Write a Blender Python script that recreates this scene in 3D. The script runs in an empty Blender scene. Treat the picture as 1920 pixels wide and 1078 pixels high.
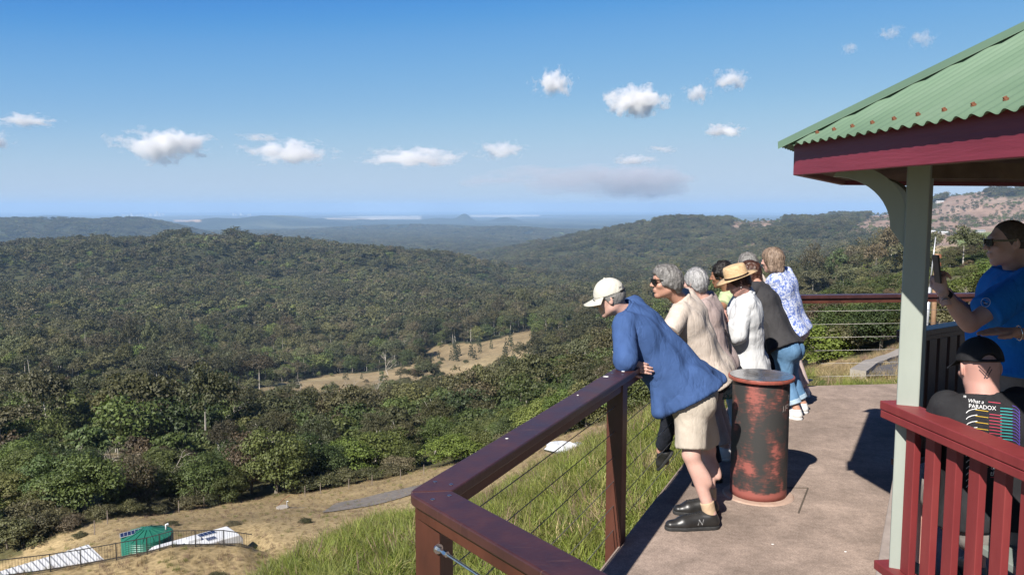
import bpy, bmesh, math, random
import numpy as np
from mathutils import Vector, Matrix, Quaternion
from mathutils.bvhtree import BVHTree

# ------------------------------------------------------------------ camera, sky, sun, exposure
SC = bpy.context.scene
COL = SC.collection
FPX, CX, CY, LEVEL, CAMH = 1540.0, 960.0, 539.0, 388.0, 2.15
PITCH = math.atan((CY - LEVEL) / FPX)
cam_d = bpy.data.cameras.new('camera')
cam_d.sensor_width = 36.0
cam_d.lens = 36.0 * FPX / 1920.0
cam_d.clip_start = 0.05
cam_d.clip_end = 200000.0
cam = bpy.data.objects.new('camera', cam_d)
COL.objects.link(cam)
cam.location = (0, 0, CAMH)
cam.rotation_euler = (math.pi / 2 - PITCH, 0, 0)
SC.camera = cam

SUN_ELEV, SUN_AZ = math.radians(40.0), math.radians(210.0)   # azimuth clockwise from +Y: the sun stands behind and left
world = bpy.data.worlds.new('World')
SC.world = world
world.use_nodes = True
wn = world.node_tree
bg = wn.nodes['Background']
sky = wn.nodes.new('ShaderNodeTexSky')
sky.sky_type = 'NISHITA'
sky.sun_disc = False
sky.sun_elevation = SUN_ELEV
sky.sun_rotation = SUN_AZ
sky.altitude = 2000
sky.air_density = 0.8
sky.dust_density = 0.0
sky.ozone_density = 4.0
EXPO = 0.9
# the sky's own brightness and saturation: one tone curve per channel over the whole sky
def wnode(t, **kw):
    n = wn.nodes.new(t)
    for k, v in kw.items(): setattr(n, k, v)
    return n
pre = wnode('ShaderNodeVectorMath', operation='SCALE'); pre.inputs['Scale'].default_value = 0.15 * 2 ** 0.3 / 1.6 * 0.88
cur = wnode('ShaderNodeRGBCurve')
for ch, pts in enumerate(([(.0, .0), (.1, .016), (.2, .068), (.27, .156), (.39, .262), (.57, .392), (.8, .475), (1.2, .515), (1.6, .53)],
                          [(.0, .0), (.2, .075), (.3, .175), (.38, .283), (.49, .392), (.67, .485), (.9, .575), (1.15, .615), (1.6, .64)],
                          [(.0, .0), (.2, .11), (.4, .27), (.58, .5), (.73, .687), (.88, .73), (1.1, .75), (1.6, .775)])):
    c = cur.mapping.curves[ch]
    for i, (x, y) in enumerate(pts):
        if i == 0: c.points[0].location = (x / 1.6, y)
        elif i == len(pts) - 1: c.points[1].location = (x / 1.6, y)
    for x, y in pts[1:-1]: c.points.new(x / 1.6, y)
cur.mapping.update()
post = wnode('ShaderNodeVectorMath', operation='SCALE'); post.inputs['Scale'].default_value = 1 / (0.12 * 2 ** EXPO)
wn.links.new(sky.outputs['Color'], pre.inputs[0]); wn.links.new(pre.outputs['Vector'], cur.inputs['Color'])
wn.links.new(cur.outputs['Color'], post.inputs[0]); wn.links.new(post.outputs['Vector'], bg.inputs['Color'])
bg.inputs['Strength'].default_value = 0.12
sun_d = bpy.data.lights.new('sun', 'SUN')
sun_d.energy = 5.0
sun_d.angle = math.radians(0.53)
sun_d.color = (1.0, 0.945, 0.87)
sun = bpy.data.objects.new('sun', sun_d)
COL.objects.link(sun)
SUNDIR = Vector((math.sin(SUN_AZ) * math.cos(SUN_ELEV), math.cos(SUN_AZ) * math.cos(SUN_ELEV), math.sin(SUN_ELEV)))
sun.rotation_euler = SUNDIR.to_track_quat('Z', 'Y').to_euler()
vs = SC.view_settings
vs.view_transform = 'Standard'
vs.look = 'None'
vs.exposure = EXPO
vs.gamma = 1.0
vs.use_curve_mapping = False
cy = SC.cycles
cy.use_denoising = True
cy.max_bounces = 8
cy.diffuse_bounces = 3
cy.glossy_bounces = 3
cy.transmission_bounces = 4
cy.transparent_max_bounces = 16
cy.volume_bounces = 5
cy.sample_clamp_indirect = 6.0

# ------------------------------------------------------------------ pixels to directions
_F = np.array([0, math.cos(PITCH), -math.sin(PITCH)])
_U = np.array([0, math.sin(PITCH), math.cos(PITCH)])
_R = np.array([1.0, 0, 0])
CAMP = np.array([0, 0, CAMH])

def ray(px, py):
    return _F + (px - CX) / FPX * _R - (py - CY) / FPX * _U

def P(px, py, depth):
    d = ray(px, py)
    return CAMP + d * (depth / d[1])

def Pz(px, py, z=0.0):
    d = ray(px, py)
    return CAMP + d * ((z - CAMH) / d[2])

def z_at(px, py, r):
    d = ray(px, py)
    return CAMH + d[2] / math.hypot(d[0], d[1]) * r

def project(pts):
    q = np.asarray(pts) - CAMP
    dep = q @ _F
    dep = np.where(np.abs(dep) < 1e-6, 1e-6, dep)
    return CX + FPX * (q @ _R) / dep, CY - FPX * (q @ _U) / dep, dep

# ------------------------------------------------------------------ helpers
def tag(o, label=None, cat=None, group=None, kind=None):
    if label: o['label'] = label
    if cat: o['category'] = cat
    if group: o['group'] = group
    if kind: o['kind'] = kind
    return o

def link(o, parent=None):
    COL.objects.link(o)
    if parent is not None:
        o.parent = parent
    return o

def empty(name, loc=(0, 0, 0), rz=0.0):
    o = bpy.data.objects.new(name, None)
    o.empty_display_size = 0.2
    o.location = loc
    o.rotation_euler = (0, 0, rz)
    return link(o)

def mesh_np(name, V, Fq, smooth=False):
    """mesh from numpy arrays; Fq is (n,3) or (n,4) or a list of those"""
    V = np.asarray(V, dtype=np.float32).reshape(-1, 3)
    groups = Fq if isinstance(Fq, list) else [Fq]
    groups = [np.asarray(g, dtype=np.int32) for g in groups if len(g)]
    me = bpy.data.meshes.new(name)
    me.vertices.add(len(V))
    me.vertices.foreach_set('co', V.ravel())
    loops = np.concatenate([g.ravel() for g in groups])
    starts, s = [], 0
    for g in groups:
        n = g.shape[1]
        starts.append(np.arange(len(g), dtype=np.int32) * n + s)
        s += len(g) * n
    starts = np.concatenate(starts)
    me.loops.add(len(loops))
    me.loops.foreach_set('vertex_index', loops)
    me.polygons.add(len(starts))
    me.polygons.foreach_set('loop_start', starts)
    me.polygons.foreach_set('use_smooth', np.full(len(starts), smooth, dtype=bool))
    me.update(calc_edges=True)
    me.validate()
    return me

def obj(name, me, m=None, parent=None):
    o = bpy.data.objects.new(name, me)
    if m is not None:
        ms = m if isinstance(m, (list, tuple)) else [m]
        if len(me.materials) == 0:
            for x in ms: me.materials.append(x)
    return link(o, parent)

class MB:
    """collects simple solids into one mesh"""
    def __init__(self): self.v, self.f, self.smooth = [], [], False
    def add(self, V, F):
        b = len(self.v)
        self.v += [tuple(map(float, p)) for p in V]
        self.f += [tuple(i + b for i in f) for f in F]
        return self
    def box(self, c, s, M=None):
        """box centred at c with full sizes s, optionally turned by 3x3 M (columns are the axes)"""
        sx, sy, sz = [k / 2 for k in s]
        co = [(x * sx, y * sy, z * sz) for x in (-1, 1) for y in (-1, 1) for z in (-1, 1)]
        if M is not None: co = [tuple(M @ Vector(p)) for p in co]
        V = [(c[0] + p[0], c[1] + p[1], c[2] + p[2]) for p in co]
        return self.add(V, [(0, 1, 3, 2), (4, 6, 7, 5), (0, 4, 5, 1), (2, 3, 7, 6), (0, 2, 6, 4), (1, 5, 7, 3)])
    def bar(self, a, b, w, h, up=(0, 0, 1)):
        """bar from a to b, w across, h along up"""
        a, b = Vector(a), Vector(b)
        d = (b - a); L = d.length; d.normalize()
        u = Vector(up); s = d.cross(u)
        if s.length < 1e-6: s = Vector((1, 0, 0))
        s.normalize(); u = s.cross(d).normalized()
        M = Matrix((s, d, u)).transposed()
        return self.box((a + b) / 2, (w, L, h), M)
    def tube(self, pts, radii, n=8, cap=True):
        pts = [Vector(p) for p in pts]
        if not hasattr(radii, '__len__'): radii = [radii] * len(pts)
        V, F = [], []
        prev = None
        for i, p in enumerate(pts):
            d = (pts[min(i + 1, len(pts) - 1)] - pts[max(i - 1, 0)])
            d = d.normalized() if d.length > 1e-9 else Vector((0, 0, 1))
            if prev is None:
                s = d.cross(Vector((0, 0, 1)))
                if s.length < 1e-3: s = d.cross(Vector((1, 0, 0)))
                s.normalize()
            else:
                s = (prev - d * prev.dot(d))
                s = s.normalized() if s.length > 1e-6 else d.orthogonal().normalized()
            prev = s
            t = d.cross(s)
            for k in range(n):
                a = 2 * math.pi * k / n
                V.append(p + (s * math.cos(a) + t * math.sin(a)) * radii[i])
        for i in range(len(pts) - 1):
            for k in range(n):
                k2 = (k + 1) % n
                F.append((i * n + k, i * n + k2, (i + 1) * n + k2, (i + 1) * n + k))
        if cap:
            F.append(tuple(range(n - 1, -1, -1)))
            F.append(tuple((len(pts) - 1) * n + k for k in range(n)))
        return self.add(V, F)
    def lathe(self, c, prof, n=32):
        """profile of (radius, z) turned about a vertical axis at c"""
        V, F = [], []
        for r, z in prof:
            for k in range(n):
                a = 2 * math.pi * k / n
                V.append((c[0] + r * math.cos(a), c[1] + r * math.sin(a), c[2] + z))
        for i in range(len(prof) - 1):
            for k in range(n):
                k2 = (k + 1) % n
                F.append((i * n + k, i * n + k2, (i + 1) * n + k2, (i + 1) * n + k))
        F.append(tuple(range(n - 1, -1, -1)))
        F.append(tuple((len(prof) - 1) * n + k for k in range(n)))
        return self.add(V, F)
    def prism(self, poly, z0, z1):
        n = len(poly)
        V = [(p[0], p[1], z0) for p in poly] + [(p[0], p[1], z1) for p in poly]
        F = [tuple(range(n - 1, -1, -1)), tuple(range(n, 2 * n))]
        F += [(k, (k + 1) % n, n + (k + 1) % n, n + k) for k in range(n)]
        return self.add(V, F)
    def build(self, name, m=None, parent=None, bevel=0.0, smooth=False, seg=2):
        me = bpy.data.meshes.new(name)
        me.from_pydata(self.v, [], self.f)
        if bevel > 0:
            bm = bmesh.new(); bm.from_mesh(me)
            bmesh.ops.remove_doubles(bm, verts=bm.verts, dist=1e-6)
            ed = [e for e in bm.edges if len(e.link_faces) == 2 and e.calc_face_angle(0) > 0.6]
            bmesh.ops.bevel(bm, geom=ed, offset=bevel, segments=seg, profile=0.5, affect='EDGES', clamp_overlap=True)
            bm.to_mesh(me); bm.free()
        if smooth:
            me.polygons.foreach_set('use_smooth', [True] * len(me.polygons))
        me.update()
        return obj(name, me, m, parent)

# ------------------------------------------------------------------ noise in numpy
def _hash(ix, iy, iz, seed):
    h = (ix.astype(np.int64) * 374761393 + iy.astype(np.int64) * 668265263 + iz.astype(np.int64) * 1274126177 + seed * 974711) & 0x7fffffff
    h = ((h ^ (h >> 13)) * 1274126177) & 0x7fffffff
    return ((h ^ (h >> 16)) & 0xffff) / 65535.0 * 2 - 1

def vnoise3(x, y, z, seed=0):
    x, y, z = np.broadcast_arrays(np.asarray(x, float), np.asarray(y, float), np.asarray(z, float))
    ix, iy, iz = np.floor(x), np.floor(y), np.floor(z)
    fx, fy, fz = x - ix, y - iy, z - iz
    fx, fy, fz = [f * f * f * (f * (f * 6 - 15) + 10) for f in (fx, fy, fz)]
    o = 0
    for dx in (0, 1):
        for dy in (0, 1):
            for dz in (0, 1):
                w = (fx if dx else 1 - fx) * (fy if dy else 1 - fy) * (fz if dz else 1 - fz)
                o = o + w * _hash(ix + dx, iy + dy, iz + dz, seed)
    return o

def fbm(x, y, z=0.0, octv=4, seed=0):
    a, s, o = 1.0, 0.0, 0.0
    f = 1.0
    for k in range(octv):
        o = o + a * vnoise3(x * f, y * f, z * f + k * 7.3, seed + k)
        s += a; a *= 0.5; f *= 2.03
    return o / s

# ------------------------------------------------------------------ materials
def mat(name):
    m = bpy.data.materials.new(name)
    m.use_nodes = True
    nt = m.node_tree
    return m, nt, nt.nodes['Principled BSDF'], nt.nodes['Material Output']

def pmat(name, cols, scale=5.0, rough=0.7, bump=0.0, bscale=None, detail=5.0, stretch=(1, 1, 1), spec=0.4, metal=0.0,
         coord='Object', band=(0.3, 0.7), bdist=0.01, sheen=0.0, rvar=0.0):
    """principled material whose colour wanders between cols by noise, with fine relief"""
    m, nt, b, out = mat(name)
    N, L = nt.nodes.new, nt.links.new
    tc = N('ShaderNodeTexCoord'); mp = N('ShaderNodeMapping')
    mp.inputs['Scale'].default_value = stretch
    L(tc.outputs[coord], mp.inputs['Vector'])
    nz = N('ShaderNodeTexNoise'); nz.inputs['Scale'].default_value = scale; nz.inputs['Detail'].default_value = detail
    nz.inputs['Roughness'].default_value = 0.6
    L(mp.outputs['Vector'], nz.inputs['Vector'])
    cr = N('ShaderNodeValToRGB')
    e = cr.color_ramp.elements
    n = len(cols)
    e[0].position, e[0].color = band[0], (*cols[0], 1)
    e[1].position, e[1].color = band[1], (*cols[-1], 1)
    for i in range(1, n - 1):
        x = e.new(band[0] + (band[1] - band[0]) * i / (n - 1)); x.color = (*cols[i], 1)
    L(nz.outputs['Fac'], cr.inputs['Fac'])
    L(cr.outputs['Color'], b.inputs['Base Color'])
    b.inputs['Roughness'].default_value = rough
    b.inputs['Specular IOR Level'].default_value = spec
    b.inputs['Metallic'].default_value = metal
    if sheen: b.inputs['Sheen Weight'].default_value = sheen
    if rvar:
        mr = N('ShaderNodeMapRange'); mr.inputs['To Min'].default_value = rough - rvar; mr.inputs['To Max'].default_value = rough + rvar
        L(nz.outputs['Fac'], mr.inputs['Value']); L(mr.outputs['Result'], b.inputs['Roughness'])
    if bump > 0:
        n2 = N('ShaderNodeTexNoise'); n2.inputs['Scale'].default_value = bscale or scale * 6; n2.inputs['Detail'].default_value = 4
        L(mp.outputs['Vector'], n2.inputs['Vector'])
        bp = N('ShaderNodeBump'); bp.inputs['Strength'].default_value = bump; bp.inputs['Distance'].default_value = bdist
        L(n2.outputs['Fac'], bp.inputs['Height']); L(bp.outputs['Normal'], b.inputs['Normal'])
    return m

def leaf_mat(name, cols, trans=0.25, rough=0.55):
    """foliage: a colour for each tree from its own random number, varied leaf by leaf"""
    m, nt, b, out = mat(name)
    N, L = nt.nodes.new, nt.links.new
    oi = N('ShaderNodeObjectInfo'); cr = N('ShaderNodeValToRGB')
    e = cr.color_ramp.elements
    e[0].position, e[0].color = 0.0, (*cols[0], 1)
    e[1].position, e[1].color = 1.0, (*cols[-1], 1)
    for i in range(1, len(cols) - 1):
        x = e.new(i / (len(cols) - 1)); x.color = (*cols[i], 1)
    sl = N('ShaderNodeVectorMath'); sl.operation = 'SCALE'; sl.inputs['Scale'].default_value = .0085; L(oi.outputs['Location'], sl.inputs[0])
    ln_ = N('ShaderNodeTexNoise'); ln_.inputs['Scale'].default_value = 1.0; ln_.inputs['Detail'].default_value = 3; L(sl.outputs['Vector'], ln_.inputs['Vector'])
    L(oi.outputs['Random'], cr.inputs['Fac'])
    at = N('ShaderNodeAttribute'); at.attribute_name = 'lv'
    mr = N('ShaderNodeMapRange'); mr.inputs['To Min'].default_value = 0.62; mr.inputs['To Max'].default_value = 1.42
    L(at.outputs['Fac'], mr.inputs['Value'])
    mx = N('ShaderNodeVectorMath'); mx.operation = 'SCALE'
    rm = N('ShaderNodeMapRange'); rm.inputs['From Min'].default_value = .35; rm.inputs['From Max'].default_value = .65; rm.inputs['To Min'].default_value = .66; rm.inputs['To Max'].default_value = 1.34; L(ln_.outputs['Fac'], rm.inputs['Value'])
    rv = N('ShaderNodeMapRange'); rv.inputs['To Min'].default_value = .72; rv.inputs['To Max'].default_value = 1.34
    fr_ = N('ShaderNodeMath'); fr_.operation = 'FRACT'; m7 = N('ShaderNodeMath'); m7.operation = 'MULTIPLY'; m7.inputs[1].default_value = 37.7; L(oi.outputs['Random'], m7.inputs[0]); L(m7.outputs[0], fr_.inputs[0]); L(fr_.outputs[0], rv.inputs['Value'])
    k1 = N('ShaderNodeMath'); k1.operation = 'MULTIPLY'; L(mr.outputs['Result'], k1.inputs[0]); L(rm.outputs['Result'], k1.inputs[1])
    k2 = N('ShaderNodeMath'); k2.operation = 'MULTIPLY'; L(k1.outputs[0], k2.inputs[0]); L(rv.outputs['Result'], k2.inputs[1])
    L(cr.outputs['Color'], mx.inputs[0]); L(k2.outputs[0], mx.inputs['Scale'])
    L(mx.outputs['Vector'], b.inputs['Base Color'])
    b.inputs['Roughness'].default_value = rough
    b.inputs['Specular IOR Level'].default_value = 0.3
    tr = N('ShaderNodeBsdfTranslucent')
    sc = N('ShaderNodeVectorMath'); sc.operation = 'MULTIPLY'; sc.inputs[1].default_value = (1.15, 1.25, 0.6)
    L(mx.outputs['Vector'], sc.inputs[0]); L(sc.outputs['Vector'], tr.inputs['Color'])
    ms = N('ShaderNodeMixShader'); ms.inputs['Fac'].default_value = trans
    L(b.outputs['BSDF'], ms.inputs[1]); L(tr.outputs['BSDF'], ms.inputs[2]); L(ms.outputs['Shader'], out.inputs['Surface'])
    return m
# ------------------------------------------------------------------ terrain
SEA = -300.0
def cdeg(px): return math.degrees(math.atan((px - CX) / FPX))

FARTAIL = [(8500, -268), (14000, -283), (22000, -292), (31500, -299.5), (40000, -330)]
def col(px, near, mid, far=None):
    """near: (r, z); mid: (r, pixel row of the ground)"""
    pts = list(near) + [(r, z_at(px, py, r)) for r, py in mid] + list(far or []) + FARTAIL
    return cdeg(px), pts
COLS = [
 col(-420, [(2,-.6),(5,-2.0),(10,-4.5),(20,-10.5),(30,-15.5),(45,-21),(62,-26),(78,-29)], [(130,900),(260,810),(420,750),(620,695),(900,645),(1200,590),(1500,535),(1900,485)], [(2500,-190),(3500,-255),(5200,-262),(6500,-175),(7400,-240)]),
 col(0, [(2,-.5),(5,-1.6),(10,-4.0),(20,-9.8),(30,-14.2),(45,-19.6),(62,-24.5),(76,-26.8)], [(92,945),(130,900),(180,855),(260,800),(400,745),(600,690),(900,642),(1200,580),(1500,520),(1900,472)], [(2500,-190),(3500,-255),(5200,-262),(6500,-101),(7200,-215)]),
 col(200, [(2,-.5),(5,-1.4),(10,-3.7),(20,-9.2),(30,-14.0),(45,-19.8)], [(62,1042),(80,985),(100,945),(130,895),(200,840),(300,790),(420,755),(560,722),(750,680),(900,640),(1200,568),(1500,512),(1900,449)], [(2500,-200),(3500,-255),(5200,-262),(6500,-120),(7200,-215)]),
 col(330, [(2,-.5),(5,-1.25),(10,-3.0),(16,-6.2),(24,-10.4),(36,-16.4),(48,-20.6)], [(62,1037),(80,980),(100,938),(130,890),(200,838),(300,790),(420,755),(560,722),(750,682),(900,640),(1200,560),(1500,505),(1900,449)], [(2100,-86),(2600,-200),(3500,-258),(6500,-210)]),
 col(480, [(2,-.5),(5,-1.15),(10,-2.6),(15,-4.6),(22,-8.6),(34,-15),(48,-21)], [(62,1005),(80,962),(100,925),(130,880),(200,830),(300,785),(420,750),(560,724),(750,688),(900,640),(1200,565),(1500,508),(1850,455)], [(2100,-92),(2600,-210),(3500,-260),(6500,-262)]),
 col(690, [(2,-.5),(5,-1.0),(10,-2.25),(15.5,-3.95),(22,-7.2),(34,-13.4),(48,-18.8)], [(62,985),(80,942),(100,900),(130,860),(200,808),(300,775),(420,745),(560,722),(660,705),(780,682),(900,640),(1200,578),(1500,528),(1780,484)], [(2100,-120),(2700,-225),(4000,-255),(6500,-262)]),
 col(850, [(2,-.45),(5,-.9),(10,-2.1),(16,-4.0),(24,-7.6),(36,-13.2),(52,-18.6)], [(80,900),(100,872),(140,836),(200,798),(300,766),(420,738),(560,706),(700,670),(800,646),(900,618),(1200,570),(1500,532),(1740,503)], [(2100,-140),(2800,-230),(4200,-248),(6500,-262)]),
 col(1000, [(2,-.4),(5,-.75),(10,-1.7),(16,-3.3),(22,-5.0),(32,-8.6),(50,-14.6)], [(75,850),(95,832),(130,806),(200,772),(300,744),(420,714),(520,690),(650,657),(750,632),(900,605),(1200,565),(1500,537),(1720,522)], [(2000,-176),(2400,-192),(3000,-170),(3500,-162),(4200,-232),(6500,-262)]),
 col(1120, [(2,-.4),(5,-.6),(10,-1.3),(16,-2.6),(25,-5.2),(40,-10.0)], [(62,815),(85,790),(130,755),(200,725),(300,698),(450,668),(650,632),(900,600),(1200,568),(1500,545),(1800,530),(2200,512),(2800,462),(3400,436)], [(4200,-205),(6500,-262)]),
 col(1240, [(2,-.4),(6,-.5),(12,-1.2),(20,-2.8),(32,-6.2)], [(50,790),(80,750),(130,715),(200,685),(300,660),(450,632),(650,605),(900,580),(1300,555),(1800,530),(2400,490),(3000,440),(3400,415)], [(4000,-170),(5500,-255)]),
 col(1400, [(2,-.4),(8,-.45),(14,-.9),(24,-2.6),(38,-5.6)], [(60,705),(90,660),(140,640),(250,620),(420,600),(700,575),(1200,542),(1800,505),(2400,465),(3000,432),(3500,419)], [(4200,-165),(5800,-255)]),
 col(1520, [(2,-.4),(9,-.4),(15,-.9),(24,-2.4),(36,-4.9)], [(48,665),(70,640),(110,612),(200,600),(400,583),(700,562),(1200,532),(1800,492),(2400,452),(3000,424),(3600,413)], [(4200,-145),(6000,-250)]),
 col(1650, [(2,-.4),(10,-.35),(15,-.85),(20,-1.5),(28,-2.6),(40,-4.3)], [(60,600),(100,570),(200,556),(500,534),(900,510),(1400,485),(1900,462),(2400,440),(3000,416),(3500,407)], [(4500,-120),(6500,-250)]),
 col(1790, [(2,-.4),(11,-.3),(16,-.75),(24,-1.6),(36,-2.6)], [(60,540),(100,520),(300,505),(700,495),(1100,483),(1500,470),(1900,455),(2300,437),(2700,416),(3100,394),(3500,369)], [(4300,10),(6500,-160)]),
 col(1930, [(2,-.4),(12,-.3),(18,-.7),(30,-1.2)], [(60,505),(120,490),(300,488),(700,485),(1100,478),(1500,468),(1900,455),(2300,435),(2700,410),(3100,382),(3500,355)], [(4300,60),(6500,-100)]),
 col(2250, [(2,-.4),(12,-.3),(18,-.6),(30,-.9)], [(60,460),(120,470),(300,478),(700,480),(1100,478),(1500,468),(1900,455),(2300,430),(2700,400),(3100,368),(3600,335)], [(4300,105),(6500,-60)]),
]
FLAT = [(2,-.5),(12,-.5),(30,-.8),(80,-4),(200,-15),(600,-40),(2000,-60),(6000,-200)] + FARTAIL
COLS += [(80.0, FLAT), (140.0, FLAT), (200.0, FLAT), (260.0, [(2,-.6),(10,-3),(30,-12),(80,-28),(200,-60),(600,-120),(2000,-150),(6000,-240)] + FARTAIL)]
COLS.sort(key=lambda c: c[0])

def pchip(xs, ys, x):
    xs, ys = np.asarray(xs, float), np.asarray(ys, float)
    h = np.diff(xs); d = np.diff(ys) / h
    m = np.zeros(len(xs))
    for i in range(1, len(xs) - 1):
        if d[i - 1] * d[i] > 0:
            w1, w2 = 2 * h[i] + h[i - 1], h[i] + 2 * h[i - 1]
            m[i] = (w1 + w2) / (w1 / d[i - 1] + w2 / d[i])
    m[0], m[-1] = d[0], d[-1]
    k = np.clip(np.searchsorted(xs, x) - 1, 0, len(h) - 1)
    t = np.clip((x - xs[k]) / h[k], 0, 1)
    t2, t3 = t * t, t * t * t
    return (2*t3-3*t2+1)*ys[k] + (t3-2*t2+t)*h[k]*m[k] + (-2*t3+3*t2)*ys[k+1] + (t3-t2)*h[k]*m[k+1]

RMIN, RMAX, NR = 2.0, 33000.0, 560
RR = np.exp(np.linspace(math.log(RMIN), math.log(RMAX), NR))
ANG = np.concatenate([np.arange(-46, 46.01, 0.2), np.arange(50, 310, 5.0)])      # degrees clockwise from +Y
NA = len(ANG)
_prof = np.array([pchip(np.log([p[0] for p in c[1]]), [p[1] for p in c[1]], np.log(RR)) for c in COLS])
_ca = np.array([c[0] for c in COLS])
_ca3 = np.concatenate([_ca - 360, _ca, _ca + 360]); _pr3 = np.concatenate([_prof] * 3)

def azi(a):
    """smooth interpolation of the column profiles at angle a (array) -> (len(a), NR)"""
    k = np.clip(np.searchsorted(_ca3, a) - 1, 1, len(_ca3) - 3)
    x0, x1 = _ca3[k], _ca3[k + 1]
    t = ((a - x0) / (x1 - x0))[:, None]
    h = (x1 - x0)[:, None]
    m0 = (_pr3[k + 1] - _pr3[k - 1]) / (_ca3[k + 1] - _ca3[k - 1])[:, None]
    m1 = (_pr3[k + 2] - _pr3[k]) / (_ca3[k + 2] - _ca3[k])[:, None]
    t2, t3 = t * t, t ** 3
    return (2*t3-3*t2+1)*_pr3[k] + (t3-2*t2+t)*h*m0 + (-2*t3+3*t2)*_pr3[k+1] + (t3-t2)*h*m1
ZG = azi(ANG)
AR = np.radians(ANG)[:, None]
XG, YG = np.sin(AR) * RR[None, :], np.cos(AR) * RR[None, :]
# relief: gullies on the far slopes, small bumps near by
def sst(a, b, x):
    t = np.clip((x - a) / (b - a), 0, 1); return t * t * (3 - 2 * t)
RG = np.broadcast_to(RR[None, :], ZG.shape)
gul = fbm(XG / 420.0, YG / 420.0, 0, 4, 3)
gul = 1 - np.abs(gul) * 2.2
ZG = ZG + sst(700, 1500, RG) * (1 - sst(5000, 9000, RG)) * ((gul - 1) * 28 + fbm(XG / 160, YG / 160, 2, 3, 5) * 7 + 8)
ZG = ZG + sst(150, 500, RG) * (1 - sst(900, 1500, RG)) * fbm(XG / 110, YG / 110, 1, 3, 8) * 5
ZG = ZG + sst(10, 25, RG) * (1 - sst(120, 300, RG)) * fbm(XG / 9, YG / 9, 1, 3, 9) * 0.35
ZG = ZG + sst(4500, 9000, RG) * (1 - sst(24000, 29000, RG)) * (fbm(XG / 2600, YG / 2600, 1, 4, 11) * 26)
for px, py, r, wpx, wr in [(90, 415, 6300, 150, 500), (280, 418, 7000, 100, 500), (505, 404, 14000, 95, 900), (420, 408, 12500, 110, 700), (640, 409, 15500, 110, 900),
                           (872, 405, 15000, 14, 300), (945, 407, 15500, 30, 400), (830, 409, 15300, 60, 500), (760, 420, 9800, 160, 700), (950, 428, 8200, 120, 600),
                           (1560, 404, 5200, 130, 500), (90, 404, 21000, 60, 800)]:
    a0 = cdeg(px); k = int(np.argmin(np.abs(ANG - a0))); j = int(np.argmin(np.abs(RR - r)))
    amp = z_at(px, py, r) - ZG[k, j]
    if amp > 0:
        dx = (ANG[:, None] - a0) / (cdeg(px + wpx) - a0); dr = (RG - r) / wr
        ZG = ZG + amp * np.exp(-(dx ** 2 + dr ** 2)) * (1 + 0.25 * fbm(XG / 500, YG / 500, 4, 3, 15))
# the levelled pad behind the railing fence, with the bank in front of it
_pxg = CX + FPX * np.tan(np.clip(AR, -1.2, 1.2)) * np.ones_like(ZG)
_inf = (np.abs(AR) < 1.2) * sst(-330, -180, _pxg) * (1 - sst(425, 500, _pxg))
BANK_PX, BANK_PY = [-330, 0, 120, 230, 250, 300, 420, 520], [1120, 1086, 1066, 1045, 1041, 1027, 1024, 1020]
_zb = np.array([z_at(p_, float(np.interp(p_, BANK_PX, BANK_PY)), 56.8) for p_ in np.clip(_pxg[:, 0], -330, 520)])[:, None]
_rise = sst(40, 56.0, RG) * (1 - sst(57.2, 58.4, RG)) * _inf
ZG = ZG * (1 - _rise) + _zb * _rise
_pad = sst(57.2, 58.4, RG) * (1 - sst(66.5, 73, RG)) * _inf
ZG = ZG * (1 - _pad) + (-23.95) * _pad
def Hgrid(x, y):
    x, y = np.asarray(x, float), np.asarray(y, float)
    r = np.clip(np.hypot(x, y), RMIN, RMAX * 0.999)
    a = np.degrees(np.arctan2(x, y))
    a = np.where(a < -46, a + 360, a)
    fr = (np.log(r) - math.log(RMIN)) / (math.log(RMAX) - math.log(RMIN)) * (NR - 1)
    j = np.clip(fr.astype(int), 0, NR - 2); u = fr - j
    AX = np.append(ANG, 314.0)
    k = np.clip(np.searchsorted(AX, a, side='right') - 1, 0, NA - 1)
    t = (a - AX[k]) / (AX[k + 1] - AX[k]); k1 = (k + 1) % NA
    return (ZG[k, j] * (1 - u) + ZG[k, j + 1] * u) * (1 - t) + (ZG[k1, j] * (1 - u) + ZG[k1, j + 1] * u) * t
def H(x, y): return float(Hgrid(np.array([x]), np.array([y]))[0])

def ground_hit(px, py, rmin=6.0, rmax=20000.0):
    """the first place where the line of sight of a pixel meets the terrain"""
    d = ray(px, py); hl = math.hypot(d[0], d[1])
    rs = np.exp(np.linspace(math.log(rmin), math.log(rmax), 3000))
    x, y, z = d[0] / hl * rs, d[1] / hl * rs, CAMH + d[2] / hl * rs
    g = Hgrid(x, y)
    w = np.nonzero(z <= g)[0]
    i = w[0] if len(w) else len(rs) - 1
    return Vector((x[i], y[i], g[i]))

# ---- land cover from the outlines of the clearings
def inpoly(px, py, poly):
    c = np.zeros(np.shape(px), bool); n = len(poly)
    for i in range(n):
        x0, y0 = poly[i]; x1, y1 = poly[(i + 1) % n]
        if y0 == y1: continue
        c ^= ((y0 > py) != (y1 > py)) & (px < (x1 - x0) * (py - y0) / (y1 - y0) + x0)
    return c
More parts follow.
